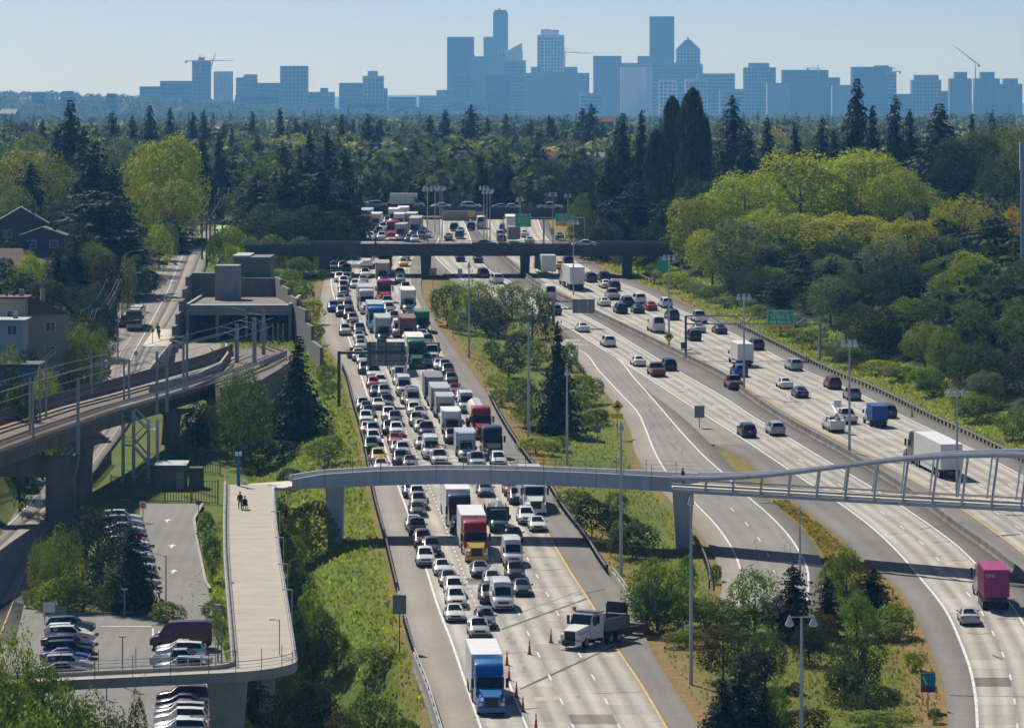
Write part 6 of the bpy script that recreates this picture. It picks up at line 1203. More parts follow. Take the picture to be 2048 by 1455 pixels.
def rows_label(rows, phrase, group, curve, toward):
    prev = None
    from collections import Counter
    cnt = Counter(); tot = Counter((r[2], r[3], r[4]) for r in rows)
    for i, r in enumerate(rows):
        px, py, kind, paint, box, hood = r
        d = CNAME[paint]+' '+TNAME[kind][0]
        if kind in ('semi','semi_short','daycab','semi_flat'): d = '%s-cab %s with %s trailer' % (CNAME[paint], TNAME[kind][0], CNAME[box or 'white'])
        elif kind in ('box_truck','big_box_truck'): d = '%s with %s box' % (d, CNAME[box or 'white'])
        k = (kind, paint, box); n = cnt[k]; cnt[k] += 1
        lab = d + ((', the only one' if tot[k] == 1 and False else '') if tot[k] == 1 else ', %s such from the front' % nth(n)) + ' ' + phrase
        fold(px, py, kind, paint, curve, toward, box, hood, lab, group)
rows_label(jam, 'in the traffic jam', 'vehicles queuing in the traffic jam', EW, True)
mid_ = []
def K(T, rows, dst):
    for r in rows: px, py = T(r[0], r[1]); dst.append((px, py, r[2], r[3], r[4] if len(r) > 4 else None, r[5] if len(r) > 5 else None))
K(R4, [(210,82,'sedan','navy'),(333,90,'sedan','navy'),(372,192,'suv','dark'),(468,232,'minivan','white'),(825,347,'van','white'),(865,447,'suv','dark'),(1055,563,'sedan','white'),(1230,664,'suv','white'),(1437,797,'sedan','white'),(1565,868,'pickup','darkred'),(1645,826,'suv','black')], mid_)
K(RB, [(462,914,'suv','black'),(628,903,'suv','silver')], mid_); K(RC, [(1738,787,'sedan','silver'),(1890,702,'container_truck','gray','magenta')], mid_)
K(R3, [(750,297,'sedan','gray'),(785,243,'suv','black'),(815,288,'suv','steelblue'),(885,238,'suv','dark'),(820,262,'sedan','gray')], mid_)
mid_.sort(key=lambda r: -r[1]); rows_label(mid_, 'driving away on the two-lane carriageway', 'cars on the two-lane carriageway', ML, False)
rt = []
K(R4, [(812,190,'semi_flat','white','white'),(893,132,'sedan','yellow'),(950,107,'suv','black'),(1005,277,'semi_short','white','white'),(1108,222,'suv','dark'),(1198,217,'suv','black'),(1210,264,'sedan','white'),(1268,280,'suv','dark'),(1262,343,'pickup','silver'),(1202,387,'sedan','white'),(1315,437,'suv','black'),(1357,390,'suv','navy'),(1440,370,'minivan','white'),(1433,435,'sedan','navy'),(1520,416,'sedan','red'),(1623,398,'suv','white'),(1668,480,'suv','dark'),(1563,567,'van','white'),(1857,500,'pickup','white'),(1848,567,'sedan','silver'),(1815,622,'suv','black'),(1995,575,'sedan','purple')], rt)
K(RB, [(437,502,'box_truck','white','white'),(515,407,'suv','maroon'),(417,562,'suv','blue'),(387,637,'pickup','darkred'),(735,527,'suv','silver'),(680,632,'sedan','white'),(768,685,'sedan','navy'),(958,634,'suv','darkred'),(1070,699,'suv','gray'),(972,884,'bucket_truck','white','white'),(1045,835,'pickup','white'),(1215,852,'blue_body_van','white','blue'),(1277,800,'suv','dark'),(1628,1152,'semi','black','white')], rt)
K(R3, [(1065,312,'suv','gray'),(1078,248,'suv','dark'),(1128,262,'big_box_truck','white','white'),(1137,315,'box_truck','silver','gray'),(1200,278,'sedan','white'),(1230,318,'sedan','silver'),(1405,292,'sedan','gray'),(945,228,'van','white'),(1060,285,'suv','silver')], rt)
rt.sort(key=lambda r: -r[1]); rows_label(rt, 'driving away on the right-hand mainline', 'vehicles on the right-hand mainline', RY, False)
# the highway department truck parked aslant in the closed lanes
x, y = unproj(1138, 1300); LT = LIB['snow_truck']['len']; ang = math.radians(34)
cx, cy = x+math.sin(ang)*LT/2, y+math.cos(ang)*LT/2
vehicle('snow_truck', (cx, cy, float(G(cy))+.03), -ang+math.pi, 'white', 'gray', None, 'white dump truck with arrow board parked aslant across the closed lane', None, None, 1)
# roof box on the silver SUV, logos on truck fronts are left to their panels
x, y = unproj(700+733/2.825, 940+950/2.825); mb = MB(); mb.tube([(0,-1.0,0),(0,-.8,0),(0,.6,0),(0,.9,0)], [.12,.3,.3,.1], 8); q = mb.build('roof_box', MT['black'], None, (x+.05, y+2.6, float(G(y+2.6))+2.02)); tag(q, 'dark roof box strapped on the silver SUV behind the blue truck', 'roof box')
# vehicles crossing on the overpasses
def side_vehicle(px, Y, zdeck, kind, paint, right, label, box=None, group=None, off=0.):
    x = (px-CXP)*Y/F; vehicle(kind, (x, Y+off, zdeck), -math.pi/2 if right else math.pi/2, paint, box, None, label, group, None, 2)
zd = OV1[1][0].z+OV1[2].z
side_vehicle(970, 846, zd, 'sedan', 'dark', True, 'charcoal sedan crossing the near road overpass'); side_vehicle(1168, 846, zd-.0, 'sedan', 'white', False, 'white sedan crossing the near road overpass at its right end')
zd2 = OV2[1][0].z+OV2[2].z
for px, k, p, bx, r in ((738,'sedan','white',None,True),(757,'suv','silver',None,True),(785,'sedan','red',None,True),(815,'box_truck','white','white',True),(881,'sedan','white',None,False),(942,'suv','white',None,True),(1004,'sedan','silver',None,True),(1021,'sedan','white',None,False),(1100,'pickup','white',None,True)):
    f_ = (px-690)/455.; side_vehicle(px, 1013, zd2+(OV2[1][-1].z-OV2[1][0].z)*f_, k, p, r, '%s %s crossing the far overpass, at %s from its left end' % (CNAME[p], TNAME[k][0], nth([738,757,785,815,881,942,1004,1021,1100].index(px))), bx, 'cars on the far overpass')
# ---------------------------------------------------------------- car park and street vehicles
def parked(px, py, kind, paint, facing, label, group, jitter=0.):
    x, y = upl(px, py); vehicle(kind, (x, y, float(GL(y))+.13), (-math.pi/2 if facing > 0 else math.pi/2)+jitter, paint, None, None, label, group, None, 1)
rw = [('suv','teal'),('hatch','white'),('suv','white'),('sedan','maroon'),('suv','navy'),('suv','black'),('sedan','blue'),('hatch','purple'),('suv','silver'),('sedan','gray')]
for i, (k, p) in enumerate(rw): parked(134-i*.6+(8 if k == 'suv' else 0), 1268+i*9.8, k, p, 1, '%s %s in the left row of the car park, %s from the back' % (CNAME[p], TNAME[k][0], nth(i)), 'cars parked in the left row', random.uniform(-.03,.03))
rw = [('sedan','white'),('van','maroon'),('sedan','silver'),('suv','white'),('sedan','steelblue'),('pickup','silver'),('sedan','silver'),('jeep','white')]
for i, (k, p) in enumerate(rw): parked(362, 1280+(0,18,30,40,49,58,66,75)[i], k, p, -1 if k != 'pickup' else 1, '%s %s in the right row of the car park, %s from the back' % (CNAME[p], TNAME[k][0], nth(i)), 'cars parked in the right row', random.uniform(-.03,.03))
rw = [('suv','maroon'),('sedan','navy'),('sedan','maroon'),('suv','silver'),('suv','white'),('sedan','white'),('suv','white')]
for i, (k, p) in enumerate(rw): parked(366-i*.8, 1409+i*11.5, k, p, -1, '%s %s parked below the ramp, %s from the back' % (CNAME[p], TNAME[k][0], nth(i)), 'cars parked below the ramp', random.uniform(-.03,.03))
rw = [('suv','white'),('suv','silver'),('sedan','lightblue'),('sedan','navy'),('sedan','red'),('suv','white'),('suv','blue'),('sedan','silver'),('suv','dark'),('sedan','lightblue'),('suv','gray'),('suv','black'),('sedan','silver')]
for i, (k, p) in enumerate(rw): parked(243+i*2.6, 1050+i*10.5, k, p, 1, '%s %s parked along the aisle behind the bushes, %s from the gate' % (CNAME[p], TNAME[k][0], nth(i)), 'cars parked along the aisle', random.uniform(-.03,.03))
def street_v(px, py, kind, paint, toward, label, box=None): fold(px, py, kind, paint, SRc, toward, box, None, label, None, GL)
street_v(268, 662, 'bus', 'dark', True, 'dark trolleybus with pale roof coming down the street', 'silver'); street_v(38, 985, 'bus', 'dark', True, 'dark bus under the rail viaduct at the left edge', 'brown')
street_v(202, 748, 'suv', 'white', False, 'white SUV on the street above the viaduct fence'); street_v(172, 788, 'hatch', 'red', True, 'small red hatchback on the street by the viaduct')
street_v(388, 448, 'suv', 'silver', True, 'silver SUV waiting by the far traffic light')
for i, (px, py, k, p) in enumerate(((248,655,'suv','black'),(176,612,'sedan','white'),(194,600,'hatch','darkred'),(425,418,'sedan','gray'),(432,405,'suv','dark'))):
    street_v(px, py, k, p, True, '%s %s parked on the left of the street' % (CNAME[p], TNAME[k][0]) if i < 3 else '%s %s far up the street' % (CNAME[p], TNAME[k][0]))
x, y = upl(392, 494); vehicle('suv', (x, y, float(GL(y))+.1), math.pi/2, 'dark', None, None, 'charcoal SUV turning across the far street end', None, None, 2)
# ---------------------------------------------------------------- foliage prototypes (unit trees: height 1, crown width 1)
def cards(c, n, s, rng, aspect=1.0):
    """leaf quads at c (N,3) facing n with size s"""
    Nn = len(c); n = n/np.maximum(np.linalg.norm(n, axis=1, keepdims=True), 1e-6); r = rng.normal(size=(Nn, 3)); u = np.cross(n, r); u /= np.maximum(np.linalg.norm(u, axis=1, keepdims=True), 1e-6); v = np.cross(n, u)
    s = np.asarray(s)[:, None]; a = u*s*.5*aspect; b = v*s*.5
    k = 1+.35*rng.normal(size=(Nn, 4, 1)); V = np.stack([c-a*k[:,0], c-b*k[:,1], c+a*k[:,2], c+b*k[:,3]], 1).reshape(-1, 3); return V, np.arange(Nn*4).reshape(-1, 4)
def limbs(mb, rng, zc, r, n=6, tr=.022, z0=0.22):
    mb.tube([(0,0,-.04),(0.005,0,.15),(0,.008,.4),(0,0,zc+.2)], [tr*1.5,tr,tr*.8,tr*.25], 8)
    for k in range(n):
        a = 2*math.pi*k/n+rng.uniform(0,.6); z = z0+rng.uniform(0,.25); e = r*rng.uniform(.5,.8); mb.tube([(0,0,z),(math.cos(a)*e*.5,math.sin(a)*e*.5,z+.12),(math.cos(a)*e,math.sin(a)*e,z+.2+rng.uniform(0,.12))], [tr*.55,tr*.35,tr*.12], 5)
    return mb
def broad(name, seed, nl=36, Nl=11000, ls=.027, base=.02, rz=.47, rx=.52, lob=.18, droop=0., mat_='leaf', limb=True, upf=.66, fl=.4):
    rng = np.random.default_rng(seed); zc = base+rz; d = rng.normal(size=(nl, 3)); d /= np.linalg.norm(d, axis=1, keepdims=True); d[:, 2] = np.abs(d[:, 2])*np.where(rng.random(nl) < upf, 1, -1); rad = rng.uniform(.66, .98, nl)[:, None]
    L0 = d*rad*np.array([rx-lob*.6, rx-lob*.6, rz-lob*.6]); L0[:, 2] += zc; lr = lob*rng.uniform(.7, 1.25, nl)
    L0 = np.vstack([L0, [[0,0,zc],[rx*.2,0,zc+rz*.35],[-rx*.2,.05,zc+rz*.2]]]); lr = np.append(lr, [lob*1.6, lob*1.4, lob*1.4])
    w = lr**2; idx = rng.choice(len(L0), Nl, p=w/w.sum()); q = rng.normal(size=(Nl, 3)); q /= np.linalg.norm(q, axis=1, keepdims=True); flip = (q[:, 2] < -.25) & (rng.random(Nl) < fl); q[flip, 2] *= -1
    c = L0[idx]+q*lr[idx][:, None]*(rng.uniform(.72, 1.08, Nl)[:, None]); c[:, 2] -= droop*rng.random(Nl)*.12
    # drop leaves buried in other lobes
    dd = np.linalg.norm(c[:, None, :]-L0[None], axis=2)/lr[None]; keep = (dd < .62).sum(1) == 0; c, q = c[keep], q[keep]
    n = q+rng.normal(size=q.shape)*.55+np.array([0,0,.25]); V, Fq = cards(c, n, ls*rng.uniform(.6, 1.35, len(c)), rng)
    V[:, 2] = np.maximum(V[:, 2], .03)
    cm_ = np_mesh(name+'_crown', V, Fq, MT[mat_]); mb = limbs(MB(), rng, zc, rx) if limb else limbs(MB(), rng, .25, .3, 5, .02, .05); return cm_, mb.mesh(name+'_trunk', MT['bark'])
def conifer(name, seed, whorls=26, nb=8, ls=.04, base=.10, power=.9, droop=.16, jag=.25, dens=7):
    rng = np.random.default_rng(seed); C = []; Nn = []; Sz = []
    for i in range(whorls):
        t = i/(whorls-1); z = base+(1-base)*t**.95; r = .5*((1-t)**power)*(1+jag*rng.normal()*.5)+.012; m = max(3, int(nb*(1-.5*t)))
        for k in range(m):
            a = rng.uniform(0, 2*math.pi); rr = max(.01, r*rng.uniform(.6, 1.12)); nn = max(2, int(dens*rr/.5*2)+2)
            for j in range(nn):
                s = (j+rng.uniform(.2, .9))/nn; sid = rng.normal()*.035*(.4+s); x = math.cos(a)*rr*s-math.sin(a)*sid; y = math.sin(a)*rr*s+math.cos(a)*sid
                C.append((x, y, z+.012-droop*rr*s*s*.9+rng.normal()*.006)); Nn.append((math.cos(a)*.55, math.sin(a)*.55, 1.0)); Sz.append(ls*rng.uniform(.7, 1.3)*(1.1-.5*t))
    C = np.array(C); Nn = np.array(Nn)+rng.normal(size=(len(C), 3))*.38; V, Fq = cards(C, Nn, np.array(Sz), rng, 1.3); V[:, 2] = np.clip(V[:, 2], .02, 1.02)
    mb = MB(); mb.tube([(0,0,-.03),(0,0,.5),(0,0,.99)], [.022,.013,.002], 7)
    for k in range(10): a = k*2.4; z = .12+k*.07; e = .3*(1-z); mb.tube([(0,0,z),(math.cos(a)*e,math.sin(a)*e,z-.02)], [.006,.002], 4)
    return np_mesh(name+'_crown', V, Fq, MT['needle']), mb.mesh(name+'_trunk', MT['bark'])
def poplar(name, seed):
    rng = np.random.default_rng(seed); Nl = 8000; t = rng.random(Nl)**.85; z = .03+.97*t; r = .5*np.sqrt(np.clip(1-np.clip((t-.5)/.5,0,1)**2.0, .02, 1))*(.7+.3*np.clip(t/.3,0,1)); ph = rng.uniform(0, 2*math.pi, Nl); lobe = .72+.28*np.sin(ph*5+z*9)*np.sin(z*21+ph*2); rr = r*lobe*rng.uniform(.72, 1.05, Nl)
    c = np.stack([np.cos(ph)*rr, np.sin(ph)*rr, z], 1); n = np.stack([np.cos(ph), np.sin(ph), np.full(Nl, .35)], 1)+rng.normal(size=(Nl, 3))*.5; V, Fq = cards(c, n, .038*rng.uniform(.6, 1.3, Nl), rng)
    mb = MB(); mb.tube([(0,0,-.03),(0,0,.9)], [.03,.006], 7)
    for k in range(8): a = k*2.4; mb.tube([(0,0,.1+k*.08),(math.cos(a)*.2,math.sin(a)*.2,.3+k*.08)], [.012,.004], 4)
    return np_mesh(name+'_crown', V, Fq, MT['leaf']), mb.mesh(name+'_trunk', MT['bark'])
PT = {}
for k in range(4): PT['broad%d' % k] = broad('broadleaf', 20+k, upf=.5, fl=.15)
for k in range(3): PT['big%d' % k] = broad('spreading', 40+k, 44, 17000, .021, .03, .48, .5, .155)
for k in range(2): PT['willow%d' % k] = broad('weeping', 60+k, 40, 15000, .021, .02, .49, .5, .16, 1.0)
for k in range(4): PT['conifer%d' % k] = conifer('conifer', 80+k, 30+2*k, 13, .05, .03, .62+.12*k, .2, .3, 11)
for k in range(2): PT['pine%d' % k] = conifer('pine', 90+k, 26, 16, .055, .05, .42, .06, .45, 12)
for k in range(2): PT['poplar%d' % k] = poplar('poplar', 100+k)
for k in range(4): PT['shrub%d' % k] = broad('shrub', 120+k, 24, 5200, .042, .0, .5, .5, .2, 0, 'leaf', False)
for k in range(2): PT['tall%d' % k] = broad('upright', 140+k, 36, 9500, .027, .0, .49, .48, .18, upf=.5, fl=.15)
CNT = {}
def tree(kind, px, top, wpx, Y, color, label, group=None, cat='tree', name=None, hmin=1.0, zbase=None):
    if isinstance(Y, tuple): Y = gpt(px, Y[1]).y
    s = Y/F; X = (px-CXP)*s; zb = float(ground(X, Y)) if zbase is None else zbase; zt = EYE-(top-HYP)*s; h = max(hmin, zt-zb+.2); w = wpx*s
    CNT[kind] = CNT.get(kind, 0)+1; v = [k for k in PT if k.rstrip('0123456789') == kind]; cm_, tm = PT[v[CNT[kind] % len(v)]]
    nm = name or {'broad':'broadleaf_tree','big':'spreading_tree','willow':'weeping_tree','conifer':'conifer_tree','pine':'pine_tree','poplar':'poplar_tree','shrub':'shrub','tall':'broadleaf_tree'}[kind]
    t = thing(nm, label, cat, (X, Y, zb-.1), random.uniform(0, 6.28), group); k = random.uniform(.86, 1.14)
    inst('trunk', tm, t, scale=(w*.6+h*.25, w*.6+h*.25, h)); fx = random.uniform(.9, 1.45) if kind == 'shrub' else 1.0; inst('crown', cm_, t, scale=(w*fx, w*random.uniform(.9,1.3) if kind == 'shrub' else w, h), color=tuple(c*k*random.uniform(.92, 1.08) for c in color)); return t
C_DK = (.030,.046,.026); C_DK2 = (.055,.080,.034); C_CON = (.030,.052,.032); C_MID = (.11,.16,.040); C_GRN = (.155,.215,.045); C_LIME = (.37,.385,.075); C_LIME2 = (.31,.35,.06); C_YG = (.30,.34,.05); C_OLV = (.18,.225,.058); C_GREY = (.15,.185,.11); C_PUR = (.06,.028,.036); C_BRN = (.085,.075,.032); C_GOLD = (.55,.38,.02)
DESC = {'broad':'broadleaf tree','big':'spreading tree','willow':'drooping tree','conifer':'conifer','pine':'pine','poplar':'tall poplar','shrub':'shrub','tall':'upright broadleaf tree'}
def cname(c): return {C_DK:'very dark green',C_DK2:'dark green',C_CON:'blackish green',C_MID:'mid green',C_GRN:'fresh green',C_LIME:'lime green',C_LIME2:'yellowish green',C_YG:'bright yellow-green',C_OLV:'olive green',C_GREY:'grey-green',C_PUR:'purple-leaved',C_BRN:'brownish green',C_GOLD:'golden yellow'}[c]
def grove(rows, phrase, group, cat=None):
    rows = sorted(rows, key=lambda r: r[1]); tot = {}
    for r in rows: tot[(r[0], r[5])] = tot.get((r[0], r[5]), 0)+1
    cnt = {}
    for r in rows:
        k = (r[0], r[5]); n = cnt.get(k, 0); cnt[k] = n+1
        tree(*r[:6], '%s %s%s %s' % (cname(r[5]), DESC[r[0]], '' if tot[k] == 1 else ', %s from left' % nth(n), phrase), group, cat or ('shrub' if r[0] == 'shrub' else 'tree'))
# right bank: the lime mass, poplars, firs and dark trees
grove([('big',1400,382,150,840,C_LIME2),('big',1490,340,190,850,C_LIME),('big',1600,298,240,870,C_LIME),('big',1722,292,230,880,C_LIME),('big',1800,335,170,860,C_LIME2),('big',1560,415,190,820,C_LIME2),('big',1690,420,220,815,C_LIME),('big',1815,430,150,800,C_LIME2),('big',1425,455,110,810,C_LIME2),
       ('willow',1930,385,170,830,C_LIME2),('big',1530,480,140,795,C_OLV)], 'in the lime mass right of the mainline', 'lime green trees right of the mainline')
grove([('poplar',1345,195,66,940,C_DK2),('poplar',1386,180,82,930,C_DK2),('poplar',1312,262,63,930,C_DK2),('poplar',1408,235,46,925,C_DK2)], 'behind the right end of the overpass', 'poplars behind the overpass')
grove([('conifer',1218,300,124,935,C_CON),('conifer',1245,232,116,955,C_CON),('conifer',1283,225,108,950,C_CON),('conifer',1465,195,124,1000,C_CON),('conifer',1495,252,102,975,C_CON),('conifer',1535,240,86,1010,C_CON),('conifer',1590,255,108,1000,C_CON),('conifer',1645,238,93,1040,C_CON),('conifer',1714,163,142,960,C_CON),('conifer',1745,215,108,950,C_CON),('conifer',1790,195,99,980,C_CON),('conifer',1820,222,93,985,C_CON),('conifer',1880,212,201,960,C_CON),('conifer',1944,232,86,1020,C_CON),('conifer',1985,224,65,1060,C_CON),('conifer',1668,262,93,1030,C_CON)], 'on the skyline right of the freeway', 'firs on the right skyline')
grove([('pine',1180,380,90,900,C_DK),('broad',1165,380,70,890,C_MID),('pine',1225,400,110,890,C_DK),('pine',1275,360,110,900,C_DK),('pine',1330,400,90,880,C_DK),('broad',1390,350,110,905,C_DK2),('broad',1310,440,70,870,C_DK),('broad',1212,440,90,880,C_DK),('broad',1375,420,70,860,C_DK2)], 'in the dark clump right of the overpass', 'dark clump right of the overpass')
grove([('broad',1985,235,130,1000,C_MID),('big',1935,262,140,950,C_DK2),('broad',2030,240,90,980,C_OLV),('broad',2010,310,120,930,C_DK2),('broad',1885,320,80,950,C_DK),('tall',2025,415,60,850,C_GOLD),('pine',1990,430,150,800,C_DK),('broad',1870,470,120,770,C_DK),('pine',1600,505,100,775,C_DK),('pine',1660,520,95,765,C_DK),('broad',1545,540,90,770,C_DK2),('broad',1480,435,150,800,C_GREY),('broad',1770,470,120,770,C_GREY),('tall',1735,545,90,755,C_MID),('tall',1800,510,120,750,C_DK),('pine',1845,560,100,735,C_DK),('broad',1705,560,80,745,C_GREY),('broad',1890,510,110,760,C_MID),('broad',1945,500,110,740,C_LIME2),('big',1965,565,230,720,C_GRN),('big',2040,540,120,730,C_GRN),('broad',2035,720,110,640,C_OLV),('broad',1930,720,130,660,C_GREY),('broad',1850,655,110,700,C_DK2),('pine',1900,640,80,690,C_DK),('broad',1770,640,90,725,C_DK2),('broad',1700,610,70,745,C_DK),('pine',1550,560,80,760,C_DK),('broad',1620,585,80,748,C_DK2)], 'on the right bank above the guardrail', 'trees on the right bank')
rows = []; r9 = random.Random(9)
for k in range(58):
    Yb = r9.uniform(560, 800); x = float(RR(Yb))+r9.uniform(9, 34); px = CXP+x*F/Yb
    if px > 2080: continue
    hh = r9.uniform(4.5, 8.5); py = HYP+(EYE-float(ground(x,Yb))-hh)*F/Yb; rows.append((r9.choice(['broad','broad','tall','big']), px, py, hh*r9.uniform(.9,1.25)*F/Yb, Yb, r9.choice([C_DK,C_DK2,C_DK2,C_MID,C_GREY,C_GRN,C_OLV])))
grove(rows, 'in the thicket on the right bank', 'thicket on the right bank')
# left side: street trees, gardens and hillside
grove([('willow',300,285,130,925,C_LIME2),('big',330,262,150,930,C_LIME2),('willow',372,300,100,935,C_LIME2),('willow',345,350,130,915,C_LIME2),('broad',290,360,110,910,C_LIME2),('conifer',190,285,200,830,C_CON),('conifer',140,205,150,1000,C_CON),('conifer',115,260,140,960,C_CON),('conifer',168,255,130,950,C_CON),('willow',100,300,130,930,C_OLV),('broad',40,290,130,950,C_LIME2),('broad',20,350,120,900,C_MID),('tall',30,370,90,860,C_OLV),('pine',60,330,110,880,C_DK),('broad',120,390,120,850,C_DK),('conifer',230,340,160,830,C_CON),('broad',260,330,90,850,C_LIME2),('pine',195,380,210,800,C_DK),('broad',100,420,80,830,C_DK),('conifer',405,275,100,1000,C_CON),('conifer',438,268,95,1040,C_CON),('broad',300,450,90,880,C_DK2),('pine',340,430,100,900,C_DK)], 'left of the street', 'trees left of the street')
grove([('tall',290,470,66,835,C_YG),('tall',318,445,64,860,C_YG),('tall',270,520,58,790,C_GRN),('broad',340,440,40,880,C_GRN),('tall',255,510,44,770,C_GREY),('broad',180,480,100,760,C_MID),('tall',62,505,70,720,C_YG),('conifer',115,495,90,715,C_CON),('pine',150,480,80,730,C_DK),('broad',215,505,70,745,C_PUR),('broad',130,640,80,640,C_OLV),('tall',165,640,60,640,C_GRN),('broad',195,650,60,650,C_GRN),('tall',145,680,56,625,C_YG),('broad',60,680,80,600,C_DK),('broad',20,680,70,590,C_OLV),('pine',90,600,90,640,C_DK),('broad',25,730,80,560,C_DK),('tall',85,730,70,575,C_YG),('tall',110,745,55,580,C_GRN),('broad',190,690,40,640,C_GRN),('shrub',40,760,90,545,C_DK2),('shrub',300,540,40,800,C_MID),('tall',270,500,40,810,C_GRN),('tall',245,460,50,830,C_DK2),('broad',150,440,110,780,C_DK),('broad',140,570,110,690,C_DK),('broad',190,560,80,720,C_DK2),('broad',205,590,70,690,C_DK),('tall',120,610,90,660,C_MID),('broad',175,620,80,665,C_DK2),('broad',90,560,100,690,C_DK)], 'among the houses by the street', 'street and garden trees on the left')
grove([('pine',515,345,150,905,C_DK),('pine',575,335,180,890,C_DK),('pine',640,340,170,895,C_DK),('pine',690,360,130,900,C_DK),('broad',540,400,130,875,C_DK2),('broad',610,410,130,870,C_DK),('broad',670,415,100,870,C_DK),('pine',500,400,80,880,C_DK),('conifer',620,265,140,960,C_CON),('conifer',565,285,130,980,C_CON),('conifer',655,262,120,990,C_CON),('tall',530,310,120,950,C_MID),('conifer',690,300,110,960,C_CON),('conifer',600,300,70,950,C_CON),('broad',480,370,60,930,C_MID),('shrub',470,455,60,850,C_YG),('shrub',440,462,50,840,C_GRN),('shrub',500,475,60,845,C_GRN),('shrub',545,470,50,850,C_OLV),('shrub',600,475,60,850,C_MID),('shrub',470,490,50,800,C_YG)], 'left of the far jam', 'dark wood left of the express lanes')
def gz(rows, o, k, phrase, group):   # rows: kind, x, top, width, base (all in a crop of the picture), colour
    grove([(r[0], o[0]+r[1]/k, o[1]+r[2]/k, r[3]/k, ('b', o[1]+r[4]/k), r[5]) for r in rows], phrase, group)
gz([('conifer',1180,-85,310,318,C_CON),('tall',965,20,250,425,C_MID),('broad',900,120,170,400,C_DK2),('broad',815,160,220,372,C_DK),('shrub',1020,310,170,445,C_DK2),('shrub',1120,320,120,405,C_DK),('shrub',1290,20,90,100,C_GRN),('shrub',1300,80,80,150,C_OLV)], (0,720), 1.98, 'between the rail line and the jam', 'trees between the rail line and the jam')
gz([('shrub',600,560,60,605,C_GRN),('shrub',580,540,60,585,C_GRN),('shrub',620,600,50,650,C_YG),('shrub',600,515,70,560,C_MID),('shrub',632,650,30,690,C_OLV),('shrub',620,500,60,545,C_OLV),('shrub',570,505,60,545,C_GRN),('shrub',645,540,30,560,C_MID)], (0,0), 1.0, 'right of the tunnel portal', 'bushes right of the tunnel portal')
gz([('willow',235,640,200,985,C_OLV),('willow',175,700,150,965,C_OLV),('broad',385,570,270,900,C_DK),('pine',520,660,230,1005,C_DK),('broad',450,700,200,985,C_DK),('tall',440,845,150,1005,C_GRN),('shrub',250,860,210,1000,C_YG),('shrub',560,880,110,1005,C_DK2),('shrub',330,900,160,1005,C_MID),('shrub',660,955,110,1050,C_OLV),('shrub',140,900,90,990,C_OLV)], (0,720), 1.98, 'in the planting bed of the car park', 'planting bed in the car park')
gz([('willow',70,1020,300,1790,C_OLV),('tall',190,1190,260,1790,C_MID),('broad',30,1200,300,1850,C_GRN),('willow',380,1290,330,1790,C_OLV),('broad',270,1260,260,1840,C_GRN),('broad',130,1330,320,1900,C_OLV),('tall',545,1310,110,1720,C_BRN),('broad',420,1390,240,1900,C_MID)], (0,720), 1.98, 'at the lower left corner', 'trees at the lower left corner')
# slope between ramp and freeway, foreground shrubs
gz([('shrub',815,600,80,720,C_GRN),('shrub',840,690,70,880,C_MID),('shrub',850,950,100,1060,C_GRN),('shrub',865,1020,60,1130,C_OLV),('broad',1120,520,110,830,C_DK),('shrub',1235,565,170,785,C_YG),('tall',1195,650,90,830,C_YG),('shrub',1160,700,90,880,C_GRN),('shrub',1185,820,120,1010,C_MID),('tall',1225,890,170,1200,C_GRN),('shrub',1280,990,150,1260,C_MID),('shrub',1180,980,100,1200,C_DK2),('shrub',1330,1080,160,1240,C_GRN),('shrub',1480,1130,200,1230,C_GRN),('shrub',1240,1100,140,1290,C_MID),('pine',1000,1260,250,1620,C_DK2),('broad',1150,1310,240,1650,C_BRN),('broad',1270,1250,250,1600,C_DK),('broad',1480,1280,260,1640,C_MID),('broad',1370,1380,220,1680,C_BRN),('shrub',1600,1420,140,1600,C_MID),('broad',950,1400,200,1700,C_DK2),('shrub',1300,300,140,420,C_GRN),('shrub',1150,430,90,520,C_DK2)], (0,720), 1.98, 'between ramp and express lanes', 'slope shrubs between ramp and freeway')
# median between express lanes and the two-lane road
gz([('broad',330,195,340,470,C_OLV),('broad',560,205,240,470,C_OLV),('broad',380,320,330,575,C_DK),('tall',700,245,250,610,C_MID),('tall',790,290,130,610,C_MID),('shrub',120,230,210,520,C_MID),('shrub',200,420,170,570,C_GRN),('shrub',470,440,200,600,C_DK2),('shrub',600,560,240,770,C_DK2),('shrub',710,620,200,810,C_OLV),('shrub',540,690,240,870,C_DK2),('shrub',450,840,150,965,C_YG),('conifer',870,500,430,1260,C_CON),('shrub',620,880,250,1090,C_MID),('shrub',490,950,180,1065,C_GRN),('shrub',650,1040,180,1210,C_GRN),('shrub',1060,850,180,1060,C_GRN),('shrub',1140,1090,180,1200,C_BRN),('shrub',1040,1120,180,1225,C_MID),('shrub',720,1280,280,1390,C_YG),('shrub',870,1270,170,1370,C_GRN),('shrub',960,640,120,830,C_GRN),('shrub',1000,980,160,1130,C_MID),('shrub',420,620,130,740,C_MID)], (860,500), 3.413, 'on the median above the footbridge', 'median planting above the footbridge')
